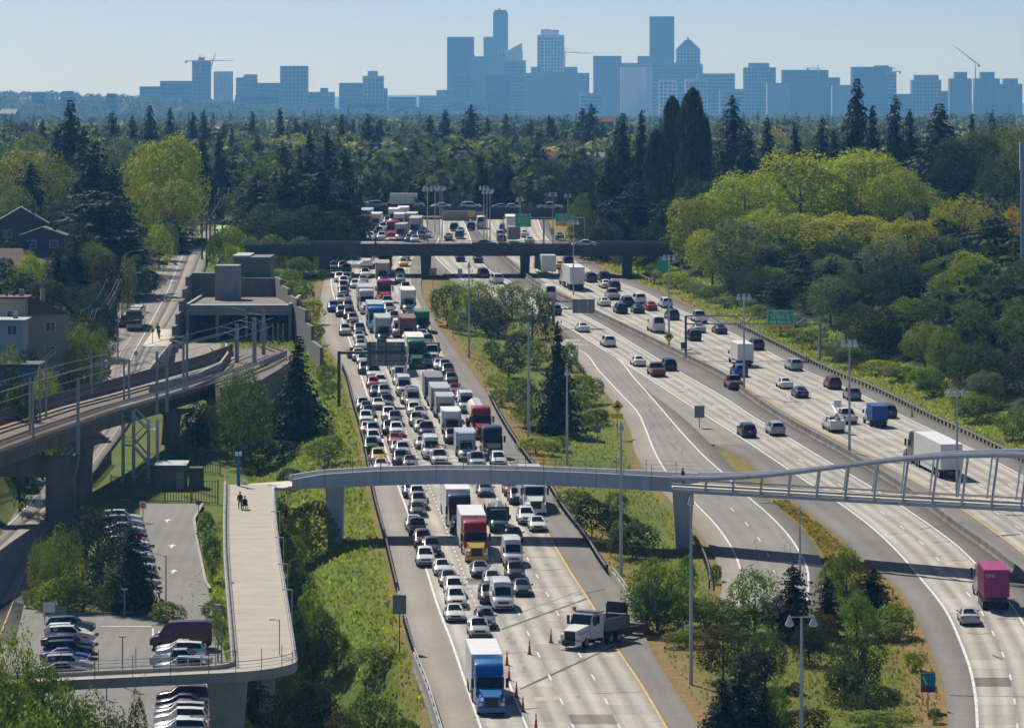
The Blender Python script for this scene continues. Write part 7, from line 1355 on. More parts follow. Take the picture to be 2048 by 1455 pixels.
gz([('shrub',140,345,150,515,C_DK),('shrub',60,310,150,400,C_MID),('shrub',250,400,160,540,C_MID),('shrub',320,460,180,610,C_DK2),('shrub',250,320,110,430,C_GRN),('broad',430,590,280,925,C_GRN),('shrub',640,800,230,915,C_GRN),('broad',690,770,220,945,C_MID),('shrub',760,830,180,960,C_GRN),('shrub',520,770,260,935,C_GRN),('shrub',380,720,200,940,C_MID),('shrub',560,600,90,800,C_GRN),('tall',860,650,270,940,C_GRN),('pine',1030,645,220,975,C_DK),('broad',990,760,200,960,C_DK),('tall',1265,560,170,870,C_MID),('pine',1380,655,200,870,C_DK),('tall',1310,760,190,960,C_GRN),('shrub',1480,820,250,955,C_GRN),('shrub',1420,880,180,970,C_OLV),('broad',720,885,240,1150,C_BRN),('broad',905,925,230,1180,C_DK2),('shrub',850,1010,210,1190,C_BRN),('broad',1320,920,250,1215,C_DK2),('broad',1255,1070,220,1250,C_DK2),('conifer',800,1040,330,1420,C_CON),('conifer',715,1140,280,1420,C_CON),('conifer',900,1170,240,1420,C_CON),('tall',950,1150,150,1420,C_GRN),('shrub',1410,1170,170,1310,C_DK2),('shrub',1570,1025,100,1105,C_YG),('shrub',1655,1275,70,1335,C_MID),('shrub',1400,1285,240,1365,C_OLV),('shrub',1080,1270,200,1420,C_BRN),('broad',1150,840,170,1010,C_BRN),('pine',1180,700,140,960,C_DK),('shrub',690,640,60,720,C_MID),('shrub',1200,620,130,800,C_OLV),('shrub',1040,1160,90,1210,C_MID),('shrub',560,930,170,1000,C_OLV),('broad',1100,900,170,1080,C_DK)], (1120,840), 2.207, 'in the lower right planting', 'planting at lower right')
# shrubs along the right bank edge
rows = []
for i, Yb in enumerate(np.linspace(560, 900, 34)):
    x = float(RR(Yb))+4.5+random.uniform(0,4); px = CXP+x*F/Yb; py = HYP+(EYE-float(ground(x,Yb)))*F/Yb
    if px > 2060: continue
    hh = random.uniform(1.6, 3.4); rows.append(('shrub', px, py-hh*F/Yb, random.uniform(3.5,6)*F/Yb, float(Yb), random.choice([C_GRN,C_MID,C_GREY,C_OLV,C_YG,C_DK2])))
grove(rows, 'along the bank right of the mainline guardrail', 'shrubs along the right guardrail')
# hillside trees beyond the far overpass, told apart one by one
rows = []; rr_ = random.Random(21)
for px in range(700, 1200, 26):
    for top, Yb in ((335+rr_.uniform(-25,25), 1060+rr_.uniform(-15,60)),): rows.append((rr_.choice(['pine','conifer','broad','broad']), px+rr_.uniform(-8,8), top, rr_.uniform(65,100), Yb, rr_.choice([C_DK,C_DK2,C_CON,C_DK2])))
grove(rows, 'behind the far overpass', 'trees behind the far overpass')
rows = []
for k in range(46):
    px = rr_.uniform(430, 1330); Yb = rr_.uniform(1250, 1900); z = float(ground(0, Yb)); con = rr_.random() < .4; h = rr_.uniform(10, 18) if con else rr_.uniform(7, 12)
    rows.append(('conifer' if con else 'broad', px, HYP+(EYE-z-h)*F/Yb, (rr_.uniform(8,12) if con else rr_.uniform(8,13))*F/Yb, Yb, rr_.choice([C_CON,C_DK2]) if con else rr_.choice([C_MID,C_LIME2,C_OLV,C_GREY,C_DK2,C_LIME])))
grove(rows, 'on the hazy hillside below the skyline', 'hillside trees below the skyline')
rows = []
for px, top, w, Yb in ((85,240,60,1300),(225,225,70,1250),(265,232,60,1350),(300,215,75,1280),(340,218,60,1500),(385,228,60,1400),(408,222,55,1450),(505,225,50,1600),(560,218,60,1550),(592,238,55,1650),(610,245,60,1700),(683,232,60,1500),(735,230,75,1450),(760,238,60,1600),(805,245,60,1700),(860,232,70,1550),(890,222,70,1600),(942,212,80,1500),(975,236,60,1650),(1012,230,60,1750),(1060,240,70,1600),(1105,238,50,1500),(1165,218,80,1480),(1182,210,80,1470),(1205,245,60,1700),(830,285,80,1250),(915,295,85,1230),(1010,290,80,1260),(790,320,90,1150),(1085,300,80,1220),(720,300,90,1180)):
    rows.append(('conifer', px, top, w*1.25, Yb, C_CON))
grove(rows, 'standing above the hillside wood', 'tall firs above the hillside wood')
rows = []
for px, top, w, Yb, c in ((700,262,80,1450,C_LIME2),(780,268,90,1500,C_GREY),(835,300,100,1300,C_LIME2),(870,275,90,1480,C_OLV),(955,285,100,1350,C_LIME2),(985,262,90,1600,C_GREY),(1040,282,100,1400,C_LIME2),(1080,268,90,1550,C_OLV),(1130,280,110,1380,C_GREY),(1150,262,90,1600,C_LIME2),(1200,285,100,1350,C_OLV),(900,320,110,1200,C_MID),(985,320,110,1180,C_OLV),(1120,325,110,1170,C_MID),(770,345,110,1120,C_MID),(860,345,100,1120,C_OLV),(590,262,90,1500,C_LIME2),(520,270,90,1400,C_GREY),(460,262,90,1450,C_OLV),(640,275,90,1350,C_GREY),(250,270,100,1200,C_GREY),(60,262,110,1200,C_OLV),(215,285,110,1150,C_GREY),(1545,250,80,1400,C_LIME2),(1600,262,80,1300,C_GREY)):
    rows.append(('broad', px, top, w, Yb, c))
grove(rows, 'rounded above the hillside wood', 'rounded hillside crowns')
# the far wood: one mass out to the city
def lowpoly(kind, rng):
    if kind == 0:
        t = rng.random(70)**.7; z = .06+.94*t; a = rng.uniform(0,6.283,70); r = .5*(1-t)**.8*rng.uniform(.5,1.1,70); c = np.stack([np.cos(a)*r,np.sin(a)*r,z],1); n = np.stack([np.cos(a)*.6,np.sin(a)*.6,np.ones(70)],1)+rng.normal(size=(70,3))*.4; s = .17*(1.15-.8*t)
    else:
        q = rng.normal(size=(80,3)); q /= np.linalg.norm(q,axis=1,keepdims=True); q[:,2] = np.abs(q[:,2])*np.where(rng.random(80)<.75,1,-1); lb = 1+.16*np.sin(q[:,0]*7+q[:,1]*5)*np.sin(q[:,2]*6); c = q*np.array([.46,.46,.43])*lb[:,None]+np.array([0,0,.55]); n = q+rng.normal(size=(80,3))*.5; s = np.full(80,.2)*rng.uniform(.7,1.3,80)
    return cards(c, n, s, rng)
rng = np.random.default_rng(5); protos = [lowpoly(0, rng) for _ in range(5)] + [lowpoly(1, rng) for _ in range(6)]
def wood(name, label, n, ygen, xgen, hcon, hbr, pcon, color, skip=None):
    VV = []; FF = []; b = 0
    for i in range(n):
        Y = ygen(); X = xgen(Y)
        if skip and skip(X, Y): continue
        con = rng.random() < pcon; V, Fq = protos[rng.integers(0,5) if con else rng.integers(5,11)]; h = rng.uniform(*hcon) if con else rng.uniform(*hbr); w = h*(rng.uniform(.3,.42) if con else rng.uniform(.8,1.15)); a = rng.uniform(0,6.283); ca, sa = math.cos(a), math.sin(a)
        P = V*np.array([w,w,h]); P = np.stack([P[:,0]*ca-P[:,1]*sa, P[:,0]*sa+P[:,1]*ca, P[:,2]],1)+np.array([X,Y,float(ground(X,Y))-.3]); VV.append(P); FF.append(Fq+b); b += len(P)
    o = inst(name, np_mesh(name, np.concatenate(VV), np.concatenate(FF), MT['leaf']), color=color); tag(o, label, 'wood', kind='stuff'); return o
def xfan(lo, hi): return lambda Y: (rng.uniform(lo, hi)-CXP)*Y/F
corr = lambda X, Y: Y < 1060 and (SLc(Y)-6 < X < RR(Y)+6)
wood('near_wood', 'dark mixed wood filling the far sides of the valley', 620, lambda: rng.uniform(1035, 1500), xfan(-60, 2110), (9,15), (7,12), .2, (.075,.105,.05))  # crown colour lightened to stand in for haze
wood('near_wood', 'fresh green crowns mixed into the wood beyond the overpass', 420, lambda: rng.uniform(1080, 1700), xfan(-60, 2110), (8,12), (6,10), .03, C_MID)
for nm, cnt, hc, hb, pc, cl in (('dark firs and cedars',800,(11,19),(8,13),.5,(.058,.082,.052)),('mid green crowns',800,(9,13),(8,13),.05,(.13,.17,.075)),('pale green crowns',520,(8,12),(7,12),.02,(.27,.31,.13)),('yellowish crowns',260,(8,12),(7,11),.0,(.34,.35,.14))):  # crown colours lightened and greyed, standing in for part of the haze
    wood('far_wood', 'hazy %s on the slopes below the towers' % nm, cnt, lambda: 1350*math.exp(rng.random()*1.3), xfan(-80, 2130), hc, hb, pc, cl)
wood('ridge_wood', 'blue hazy wood on the distant left ridge', 3600, lambda: rng.uniform(4200, 8000), xfan(-100, 2120), (11,18), (10,16), .2, (.10,.135,.075))
wood('bank_wood', 'undergrowth filling the right bank below the trees', 420, lambda: rng.uniform(640, 1030), lambda Y: float(RR(Y))+rng.uniform(12, 75), (5,9), (3,7), .1, C_DK2)
wood('bank_wood', 'undergrowth filling the gardens left of the street', 620, lambda: rng.uniform(545, 1050), lambda Y: float(SLc(Y))-rng.uniform(7, 48), (3,5), (1.8,4), .1, C_DK2)
# ---------------------------------------------------------------- tall grass on the banks
BANKX = 0
def grass(name, label, n, gen, color, h=(.15,.42)):
    P = []; 
    for i in range(n):
        X, Y = gen(); P.append((X, Y))
    P = np.array(P); Z = ground(P[:,0], P[:,1]); hh = rng.uniform(*h, n); a = rng.uniform(0, 6.283, n); w = hh*rng.uniform(.5,1.0,n); V = np.zeros((n,4,3)); le = rng.normal(size=(n,2))*.25*hh[:,None]
    c, s = np.cos(a)*w/2, np.sin(a)*w/2
    V[:,0] = np.stack([P[:,0]-c, P[:,1]-s, Z-.05],1); V[:,1] = np.stack([P[:,0]+c, P[:,1]+s, Z-.05],1); V[:,2] = np.stack([P[:,0]+c*.8+le[:,0], P[:,1]+s*.8+le[:,1], Z+hh],1); V[:,3] = np.stack([P[:,0]-c*.9+le[:,0], P[:,1]-s*.9+le[:,1], Z+hh*.8],1)
    tag(inst(name, np_mesh(name, V.reshape(-1,3), np.arange(n*4).reshape(-1,4), MT['grass']), color=color), label, 'grass', kind='stuff')
def gl_(a, b, lo, hi):
    def f():
        Y = rng.uniform(a, b); return float(EL(Y))-rng.uniform(lo, hi), Y
    return f
def gm_(a, b):
    def f():
        while True:
            Y = rng.uniform(a, b); l = float(ER(Y))+1.2; r = float(XE(max(Y, Y_RAMP1)) if Y < Y_RAMP0 else ML(Y))-1.2
            if Y < Y_RAMP1+4: r = float(MG(Y))-2
            if r > l+1: return rng.uniform(l, r), Y
    return f
def gg_():
    while True:
        Y = rng.uniform(378, 520); l = float(XG(max(Y, Y_RAMP1)))+.5; r = float(MG(Y))-.6
        if Y < Y_RAMP1+3: l = r-14
        if r > l: return rng.uniform(l, r), Y
grass('bank_grass', 'tall green grass on the bank left of the jam', 16000, gl_(384, 760, .8, 15), (.26,.32,.065)); grass('bank_grass', 'pale seeding grass on the bank left of the jam', 2500, gl_(384, 760, .5, 15), (.33,.36,.10))
grass('median_grass', 'green grass on the median bank', 12000, gm_(374, 800), (.22,.27,.055), (.1,.3)); grass('median_grass', 'dry tufts of grass on the median bank', 900, gm_(374, 800), (.30,.28,.10), (.1,.35))
grass('gore_grass', 'rough dry weeds between the ramp and the two-lane road', 6000, gg_, (.26,.22,.07), (.1,.35))
grass('right_bank_grass', 'rough grass behind the right guardrail', 12000, lambda: (lambda Y: (float(RR(Y))+rng.uniform(1.0, 12), Y))(rng.uniform(540, 900)), (.32,.36,.09))
grass('lower_left_grass', 'rough grass around the car park and ramp', 9000, lambda: (lambda Y: (rng.uniform(-34, float(EL(Y))-12), Y))(rng.uniform(420, 560)), (.26,.32,.07))
# ---------------------------------------------------------------- houses
def house(label, px, pyb, w, d, h, wall, roofc, Y, rot=0., gable=True, wins=2, floors=2, pitch=.5, zbase=None, name='house', detail=True):
    X = (px-CXP)*Y/F; zb = float(ground(X, Y)) if zbase is None else zbase
    t = thing(name, label, 'house', (X, Y, zb-.2), rot)
    mb = MB(); mb.box(-w/2, w/2, -d/2, d/2, -6, h); mb.build('wall', MT['wallp'], t, color=wall)
    e = .45; rh = w*.5*pitch if gable else .3; mb = MB()
    if gable:
        mb.add([(-w/2-e,-d/2-e,h-.15),(w/2+e,-d/2-e,h-.15),(w/2+e,d/2+e,h-.15),(-w/2-e,d/2+e,h-.15),(-w/2-e,0,h+rh) if d < w else (0,-d/2-e,h+rh),(w/2+e,0,h+rh) if d < w else (0,d/2+e,h+rh)], [(0,3,2,1)]+([(0,1,5,4),(2,3,4,5),(0,4,3),(1,2,5)] if d < w else [(0,1,4),(1,2,5,4),(2,3,5),(3,0,4,5)]))
    else: mb.box(-w/2-e, w/2+e, -d/2-e, d/2+e, h+.002, h+.3)
    r = mb.build('roof', MT['roof'], t, color=roofc)
    if detail:
        mb = MB(); mb.box(w*.2, w*.2+.6, -.3, .3, h, h+rh+.9); mb.build('chimney', MT['wallp'], r, color=mul(wall, .8))
        for f in range(floors):
            z = .9+f*(h/floors)
            for k in range(wins):
                x = -w/2+w*(k+.5)/wins; q = MB(); q.box(x-.6,x+.6,-d/2-.06,-d/2+.02,z,z+1.2); o = q.build('window', MT['wglass'], t); q = MB()
                for b in ((x-.7,x-.6,z-.08,z+1.28),(x+.6,x+.7,z-.08,z+1.28),(x-.6,x+.6,z+1.2,z+1.28),(x-.6,x+.6,z-.08,z),(x-.03,x+.03,z,z+1.2)): q.box(b[0],b[1],-d/2-.09,-d/2-.061,b[2],b[3])
                q.build('frame', MT['swhite'], o)
    return t
WHT, CRM, GRY, BLU, TANC, BRW = (.62,.61,.58), (.50,.44,.34), (.22,.23,.25), (.06,.12,.20), (.40,.33,.25), (.16,.11,.08)
RG, RBn, RRd, RW_ = (.14,.13,.13), (.17,.125,.10), (.26,.12,.08), (.5,.5,.5)
# apartment block with brown roof and skylights at the left edge
t = house('long blue apartment block with brown roof and skylights at left edge', -12, 610, 26, 12, 7.3, BLU, RBn, 765, 0, True, 7, 2, .24, 31.2, 'apartment_block')
for k in range(5): mb = MB(); x = -8+k*4.5; mb.hexa([(x-.5,-4.4,7.5),(x+.5,-4.4,7.5),(x+.5,-3.4,7.9),(x-.5,-3.4,7.9)],[(x-.5,-4.5,7.75),(x+.5,-4.5,7.75),(x+.5,-3.5,8.15),(x-.5,-3.5,8.15)]); mb.build('skylight', MT['swhite'], t)
t = house('tan townhouse with brown sloping roof and chimney caps near the viaduct', 55, 700, 9, 12, 6.6, CRM, RBn, 632, .25, True, 2, 2, .5, 30.6)
t = house('tan stair wing of the townhouse with chimney pots', 28, 700, 3.5, 6, 7.4, CRM, RBn, 624, 0, False, 1, 2, .5, 32.0)
for k in range(3): mb = MB(); mb.tube([(-1+k,0,7.7),(-1+k,0,8.4)], .18, 8); mb.build('chimney_pot', MT['dsteel'], t)
house('pale blue house wall with white balcony at the left edge', 10, 700, 5.5, 8, 5.2, (.45,.52,.55), RW_, 615, 0, False, 2, 2, .5, 31.6); house('teal blue low house behind the hedge', 18, 720, 8, 7, 4.2, (.10,.20,.28), RG, 592, 0, False, 2, 1, .5, 28.0)
house('grey two-storey house with hipped roof behind the apartment block', 88, 480, 7.2, 8, 6.2, (.12,.13,.17), RG, 770, .05, True, 2, 2, .35); house('dark green-grey gabled house behind trees at the upper left', 42, 470, 9, 9, 6.8, (.13,.15,.14), RG, 800, .1, True, 2, 2, .6)
house('white house gable showing between trees at the upper left', 42, 410, 5, 6, 6.5, WHT, RW_, 900, 0, True, 2, 1, .6)
# hillside houses
hh = [(735,300,1500,GRY,RG,'grey house with dark roof at the left of the hillside'),(742,345,1330,WHT,RRd,'house with reddish roof low on the hillside'),(952,308,1560,BRW,RBn,'brown-roofed house at the middle of the hillside'),(1026,330,1380,WHT,RW_,'white-roofed house at the middle of the hillside'),(1058,325,1400,GRY,RG,'grey gabled house beside the white-roofed house'),(1035,348,1300,CRM,RG,'cream house just below the white-roofed house'),(1075,304,1620,GRY,RG,'dark grey house higher on the hillside'),(1180,306,1560,WHT,RW_,'long pale-roofed house right on the hillside'),(1210,234,2300,(.35,.16,.11),RRd,'red-brick building on the hill crest'),(430,246,2300,CRM,RBn,'house with tan roof among firs on the left crest'),(445,254,2250,WHT,RW_,'white flat house beside the tan-roofed one'),(1432,363,1000,GRY,RG,'grey roof beside the lime trees'),(1870,388,985,(.3,.17,.12),RBn,'brown-roofed house right of the lime trees'),(860,330,1500,GRY,RG,'small grey house left of the brown-roofed one'),(1120,340,1400,CRM,RRd,'small cream house at the right of the hillside'),(1442,275,1500,(.45,.2,.1),RRd,'orange brick house behind the poplars'),(660,280,2000,WHT,RG,'white house above the dark wood'),(20,222,3800,WHT,RW_,'white house far on the left ridge')]
r5 = random.Random(5)
for i in range(26):
    px = r5.uniform(440, 1320); Y = r5.uniform(1280, 2200); hh.append((px, HYP+(EYE-float(ground((px-CXP)*Y/F, Y))-r5.uniform(7,10))*F/Y, Y, r5.choice([WHT,CRM,GRY,TANC]), r5.choice([RG,RBn,RRd,RW_]), 'roof among hillside trees, %s of the scattered houses' % nth(i)))
for px, pyt, Y, wc, rc, lab in hh:
    z = EYE-(pyt-HYP)*Y/F; sc = 1.0 if Y < 2000 else 1.6; g = float(ground((px-CXP)*Y/F, Y)); H = max(4.5, z-g-2.0); wpx = 34 if Y > 1900 else (48 if Y > 1200 else 60); house(lab, px, 0, wpx*Y/F, wpx*.75*Y/F, H, wc, rc, Y, random.uniform(-.5,.5), True, 3, 2, .55, detail=Y < 1700)
mb = MB(); A = at(2046, 284, 760); mb.tube([(A.x,760,float(ground(A.x,760))),(A.x,760,A.z)], .45, 10); mb.box(A.x-.55,A.x+.6,759.4,760.6,A.z-4.6,A.z+.05); tag(mb.build('cell_tower', MT['bsteel']), 'grey-green antenna pole cut by the right edge', 'antenna mast')
# ---------------------------------------------------------------- the skyline towers
def tower(label, x0, x1, top, Y, col, kind='grid', steps=(), depth=None, glass=.5, name='tower'):
    s = Y/F; X0, X1 = (x0-CXP)*s, (x1-CXP)*s; w = X1-X0; zb = float(ground((X0+X1)/2, Y))-15; zt = EYE-(top-HYP)*s; d = depth or min(w, 45.)
    t = thing(name, label, 'tower', ((X0+X1)/2, Y, zb)); h = zt-zb
    mb = MB(); mb.box(-w/2, w/2, 0, d, 0, h); mb.build('shaft', MT['tower'], t, color=col)
    fl = 7.5; n = int(h/fl)
    if kind in ('grid', 'bands'):
        mb = MB()
        for k in range(max(0, n-26), n): mb.box(-w/2+w*.04, w/2-w*.04, -.6, -.05, k*fl+2.0, k*fl+fl-.6)
        o = mb.build('window_bands', MT['tglass'], t); o['kind'] = 'stuff'
    if kind in ('grid', 'fins'):
        m = max(3, int(w/7)); mb = MB()
        for k in range(m+1): x = -w/2+w*k/m; mb.box(x-.7, x+.7, -1.3, -.02 if kind == 'fins' else -.61, max(0,h-190), h)
        o = mb.build('mullions', MT['tower'], t, color=mul(col, 1.25)); o['kind'] = 'stuff'
    for (a, b, tp, nm) in steps:
        xa, xb = (a-CXP)*s-(X0+X1)/2, (b-CXP)*s-(X0+X1)/2; z1 = EYE-(tp-HYP)*s-zb; mb = MB(); mb.box(xa, xb, d*.15, d*.85, h-.5, z1); mb.build(nm, MT['tower'], t, color=mul(col, .8))
    return t, w, h, zb, s, d
D1, D2, D3, D4, D5 = (.08,.09,.10), (.26,.28,.30), (.50,.52,.54), (.85,.86,.87), (.02,.03,.04)
TW = [
 ('dark tower with slanted right shoulder left of the tallest tower',894,948,74,10200,D5,'bands',()),('tallest black tower with stepped crown',986,1016,25,10900,D5,'bands',((989,1013,20,'crown'),(997,1000,16,'antenna'))),('black lower shoulder of the tallest tower',967,990,74,10880,D5,'bands',()),
 ('blue glass tower with sloping top beside the tallest tower',996,1045,100,10400,D3,'grid',()),('wide grey tower below the sloping glass tower',938,1005,113,9900,D2,'fins',()),('grey-blue tower right of the wide grey tower',1005,1052,121,9800,D2,'bands',()),
 ('tall pale tower with curved white crown',1075,1128,70,10300,D3,'grid',((1082,1118,60,'crown'),)),('pale glass front of the tower with curved crown',1088,1127,81,10250,D4,'grid',()),('low stepped block left of the curved crown tower',1062,1080,134,9950,D2,'bands',()),
 ('broad dark hotel block in the middle of the skyline',1050,1178,146,9700,D2,'fins',((1128,1155,134,'penthouse'),)),('dark square block right of the crane',1187,1243,112,9900,D1,'bands',()),('big dark slab tower, second tallest on the right',1300,1348,33,10300,D5,'grid',()),
 ('stepped grey block at the foot of the dark slab tower',1235,1302,126,9900,D2,'grid',((1276,1310,112,'penthouse'),)),('pale tower with white vertical fins',1241,1291,134,9300,D4,'fins',()),('narrow pale fin tower beside the fin tower',1292,1304,134,9250,D3,'fins',()),('grey block behind the white tower right of the fin tower',1300,1400,125,9700,D2,'bands',()),
 ('white apartment tower below the pointed tower',1318,1353,160,9100,D4,'grid',()),('pale tower with scalloped crown below the pointed tower',1371,1415,158,9050,D4,'grid',()),('wide low block right of the pointed tower',1395,1470,147,9600,D2,'bands',()),('low grey block at the right of centre',1440,1490,178,9300,D2,'bands',()),
 ('grey tower with raised core right of centre',1488,1551,135,9500,D2,'grid',((1498,1539,126,'core'),)),('wide dark tower with flat roof',1565,1657,140,9400,D1,'bands',()),('stepped shoulder of the wide dark tower',1657,1680,155,9420,D1,'bands',()),('pale stepped apartment tower in front of the wide dark tower',1535,1580,166,9000,D3,'fins',()),('pale-topped tower left of the tall fir',1665,1705,170,9000,D3,'fins',()),
 ('wide dark tower with crane behind the tall fir',1704,1785,134,9400,D1,'bands',((1750,1778,131,'penthouse'),)),('lighter glass slab beside the tower with crane',1775,1793,145,9380,D2,'bands',()),('low dark block between towers at the right',1792,1826,188,9300,D1,'bands',()),('grey tower with small roof box at the right',1824,1882,160,9300,D2,'grid',((1830,1878,150,'penthouse'),)),('low dark block right of the roof-box tower',1880,1900,182,9300,D1,'bands',()),('twin tower under construction, left one',1900,1943,157,9200,D2,'fins',((1910,1935,144,'core'),)),('twin tower under construction, right one',1950,1999,157,9200,D2,'fins',((1962,1990,144,'core'),)),('grey tower at the right edge of the skyline',1998,2044,168,9200,D2,'fins',((2008,2037,157,'core'),)),
 ('low office block with white bands left of centre',906,933,202,8200,D3,'bands',()),('low office block with white bands next to the dark mass',948,975,206,8200,D3,'bands',()),('dark glass mid-rise in front of the wide grey tower',972,1022,150,9100,D1,'bands',()),('grey mid-rise at the left foot of the dark tower',905,945,153,9300,D2,'bands',()),('low dark block left of the slanted tower',873,908,180,9500,D2,'bands',()),('long grey block left of the low dark block',838,876,192,9200,D3,'bands',()),('pale blue slab between the hotel and the square block',1160,1205,186,9000,D3,'bands',()),
 ('tall brick-coloured tower with crane on the left hill',385,420,122,8600,(.13,.10,.095),'grid',((396,408,115,'core'),)),('glass tower with white corners on the left hill',428,464,143,8500,D4,'fins',()),('stepped tower on the left hill',472,513,155,8700,D2,'bands',((487,513,149,'penthouse'),)),('wide grey tower with notched crown on the left hill',561,615,132,8800,D2,'grid',()),('long brick hospital block on the left hill',320,388,162,8600,(.12,.10,.10),'bands',()),('stepped brick block at the left end of the hill',279,332,173,8600,(.12,.10,.10),'bands',()),('grey block behind the glass tower on the left hill',513,560,166,8700,D2,'bands',()),('low block right of the notched tower',612,668,184,8700,D2,'bands',((640,655,176,'penthouse'),)),('grey block with sloped roof line on the left hill',678,724,166,8800,D2,'bands',()),('pale blue tower with dark top box',726,767,152,8800,D3,'grid',((735,755,142,'core'),)),('low block right of the pale blue tower',767,775,177,8800,D2,'bands',()),('low pinkish block at the foot of the hill',776,832,194,8600,D3,'bands',()),
 ('low terrace block among trees on the left hill',470,560,190,7900,D2,'bands',()),('small domed hall on the far left ridge',120,152,188,6600,D3,'bands',((126,146,182,'dome_drum'),)),('small pale block on the far left ridge',62,90,184,6800,D3,'bands',()),('grey block right of the domed hall',213,232,187,6600,D2,'bands',()),('low grey apartment row below the towers',690,770,206,7600,D2,'bands',()),('low grey block in the middle haze',790,850,214,7600,D2,'bands',())]
TWO = {r[0]: tower(*r)[0] for r in TW}
# special crowns
def crown(label, poly_px, Y, dep, col, name, zshift=0): pass
s = 9900/F
t, w, h, zb, s, d = tower('pointed-top tower with pyramid roof and pinnacle', 1353, 1400, 98, 10000, D3, 'grid')
mb = MB(); ph = (98-80)*s; mb.add([(-w/2,0,h),(w/2,0,h),(w/2,d,h),(-w/2,d,h),(-w*.12,d*.35,h+ph),(w*.12,d*.35,h+ph),(w*.12,d*.65,h+ph),(-w*.12,d*.65,h+ph)], [(0,1,5,4),(1,2,6,5),(2,3,7,6),(3,0,4,7),(4,5,6,7)]); r_ = mb.build('pyramid_roof', MT['tower'], t, color=(.14,.18,.22)); mb = MB(); mb.tube([(0,d/2,h+ph-.5),(0,d/2,h+ph+7)], [3,1.5], 8); mb.build('pinnacle', MT['tower'], r_, color=D3)
tower('lower shoulder of the pointed-top tower', 1340, 1405, 128, 10020, D3, 'grid')
for (lab, x0, x1, ya, yb, Y, c) in (('slanted dark glass wedge on the shoulder tower',931,950,74,113,10190,D5),('sloping glass blade on top of the blue glass tower',1010,1044,104,86,10390,D3)):
    s = Y/F; mb = MB(); A, B = at(x0, ya, Y), at(x1, yb, Y); zb = 20
    mb.hexa([(A.x,Y-2,zb),(B.x,Y-2,zb),(B.x,Y+25,zb),(A.x,Y+25,zb)],[(A.x,Y-2,A.z),(B.x,Y-2,B.z),(B.x,Y+25,B.z),(A.x,Y+25,A.z)]); tag(mb.build('tower', MT['tower'], color=c), lab, 'tower')
mb = MB(); s = 10300/F; pts = [(1082,70),(1082,60),(1090,58),(1100,59),(1110,62),(1118,66),(1118,70)]; P = [at(x, y, 10299) for x, y in pts]; n = len(P); mb.add([tuple(p) for p in P]+[(p.x, p.y+30, p.z) for p in P], [tuple(range(n)), tuple(reversed(range(n,2*n)))]+[(i,n+i,n+(i+1) % n,(i+1) % n) for i in range(n)]); q = TWO['tall pale tower with curved white crown']; o = mb.build('roof_crown', MT['tower'], q, color=(.7,.72,.74)); o.location = -q.location
def crane(label, px, pyb, pyt, x0, y0, x1, y1, Y):
    A, B = at(px, pyb, Y), at(px, pyt, Y); t = thing('tower_crane', label, 'crane', tuple(A)); mb = MB(); mb.tube([(0,0,-20),(0,0,B.z-A.z)], 1.1, 4); mb.build('mast', MT['galv'], t); P, Q = at(x0, y0, Y), at(x1, y1, Y); mb = MB(); mb.tube([P-A, Q-A], [1.0,.6], 4); mb.tube([(0,0,B.z-A.z+8), P.lerp(Q,.6)-A], .3, 4); mb.tube([(0,0,B.z-A.z),(0,0,B.z-A.z+8)], .6, 4); mb.build('jib', MT['galv'], t); mb = MB(); c = P-A; mb.box(c.x-2,c.x+2,-1.5,1.5,c.z-4,c.z); mb.build('counterweight', MT['dconc'], t)
crane('tower crane with level jib right of the curved crown tower',1130,140,103,1120,104,1184,107,10350); crane('tower crane with level jib on the brick-coloured tower',400,122,118,372,122,466,121,8590); crane('luffing crane leaning left of the notched tower',421,145,140,420,143,431,106,8620); crane('luffing crane above the twin towers',1951,157,135,1958,130,1908,92,9210); crane('small crane on the wide dark flat roof',1636,140,136,1615,136,1642,138,9390); crane('small crane at the tower behind the tall fir',1790,146,142,1800,143,1770,145,9370)
# bird in flight
b = at(1117, 46, 700); mb = MB(); mb.add([(-.35,0,.28),(0,-.1,0),(.05,.1,.02),(.32,0,.30),(0,.25,-.02),(0,-.28,.0),(0,0,-.07)], [(0,1,2),(3,2,1),(0,2,1),(3,1,2),(1,4,6),(4,2,6),(2,5,6),(5,1,6),(1,2,4),(1,5,2)]); tag(mb.build('bird', MT['black'], None, tuple(b)), 'dark bird flying above the skyline', 'bird')
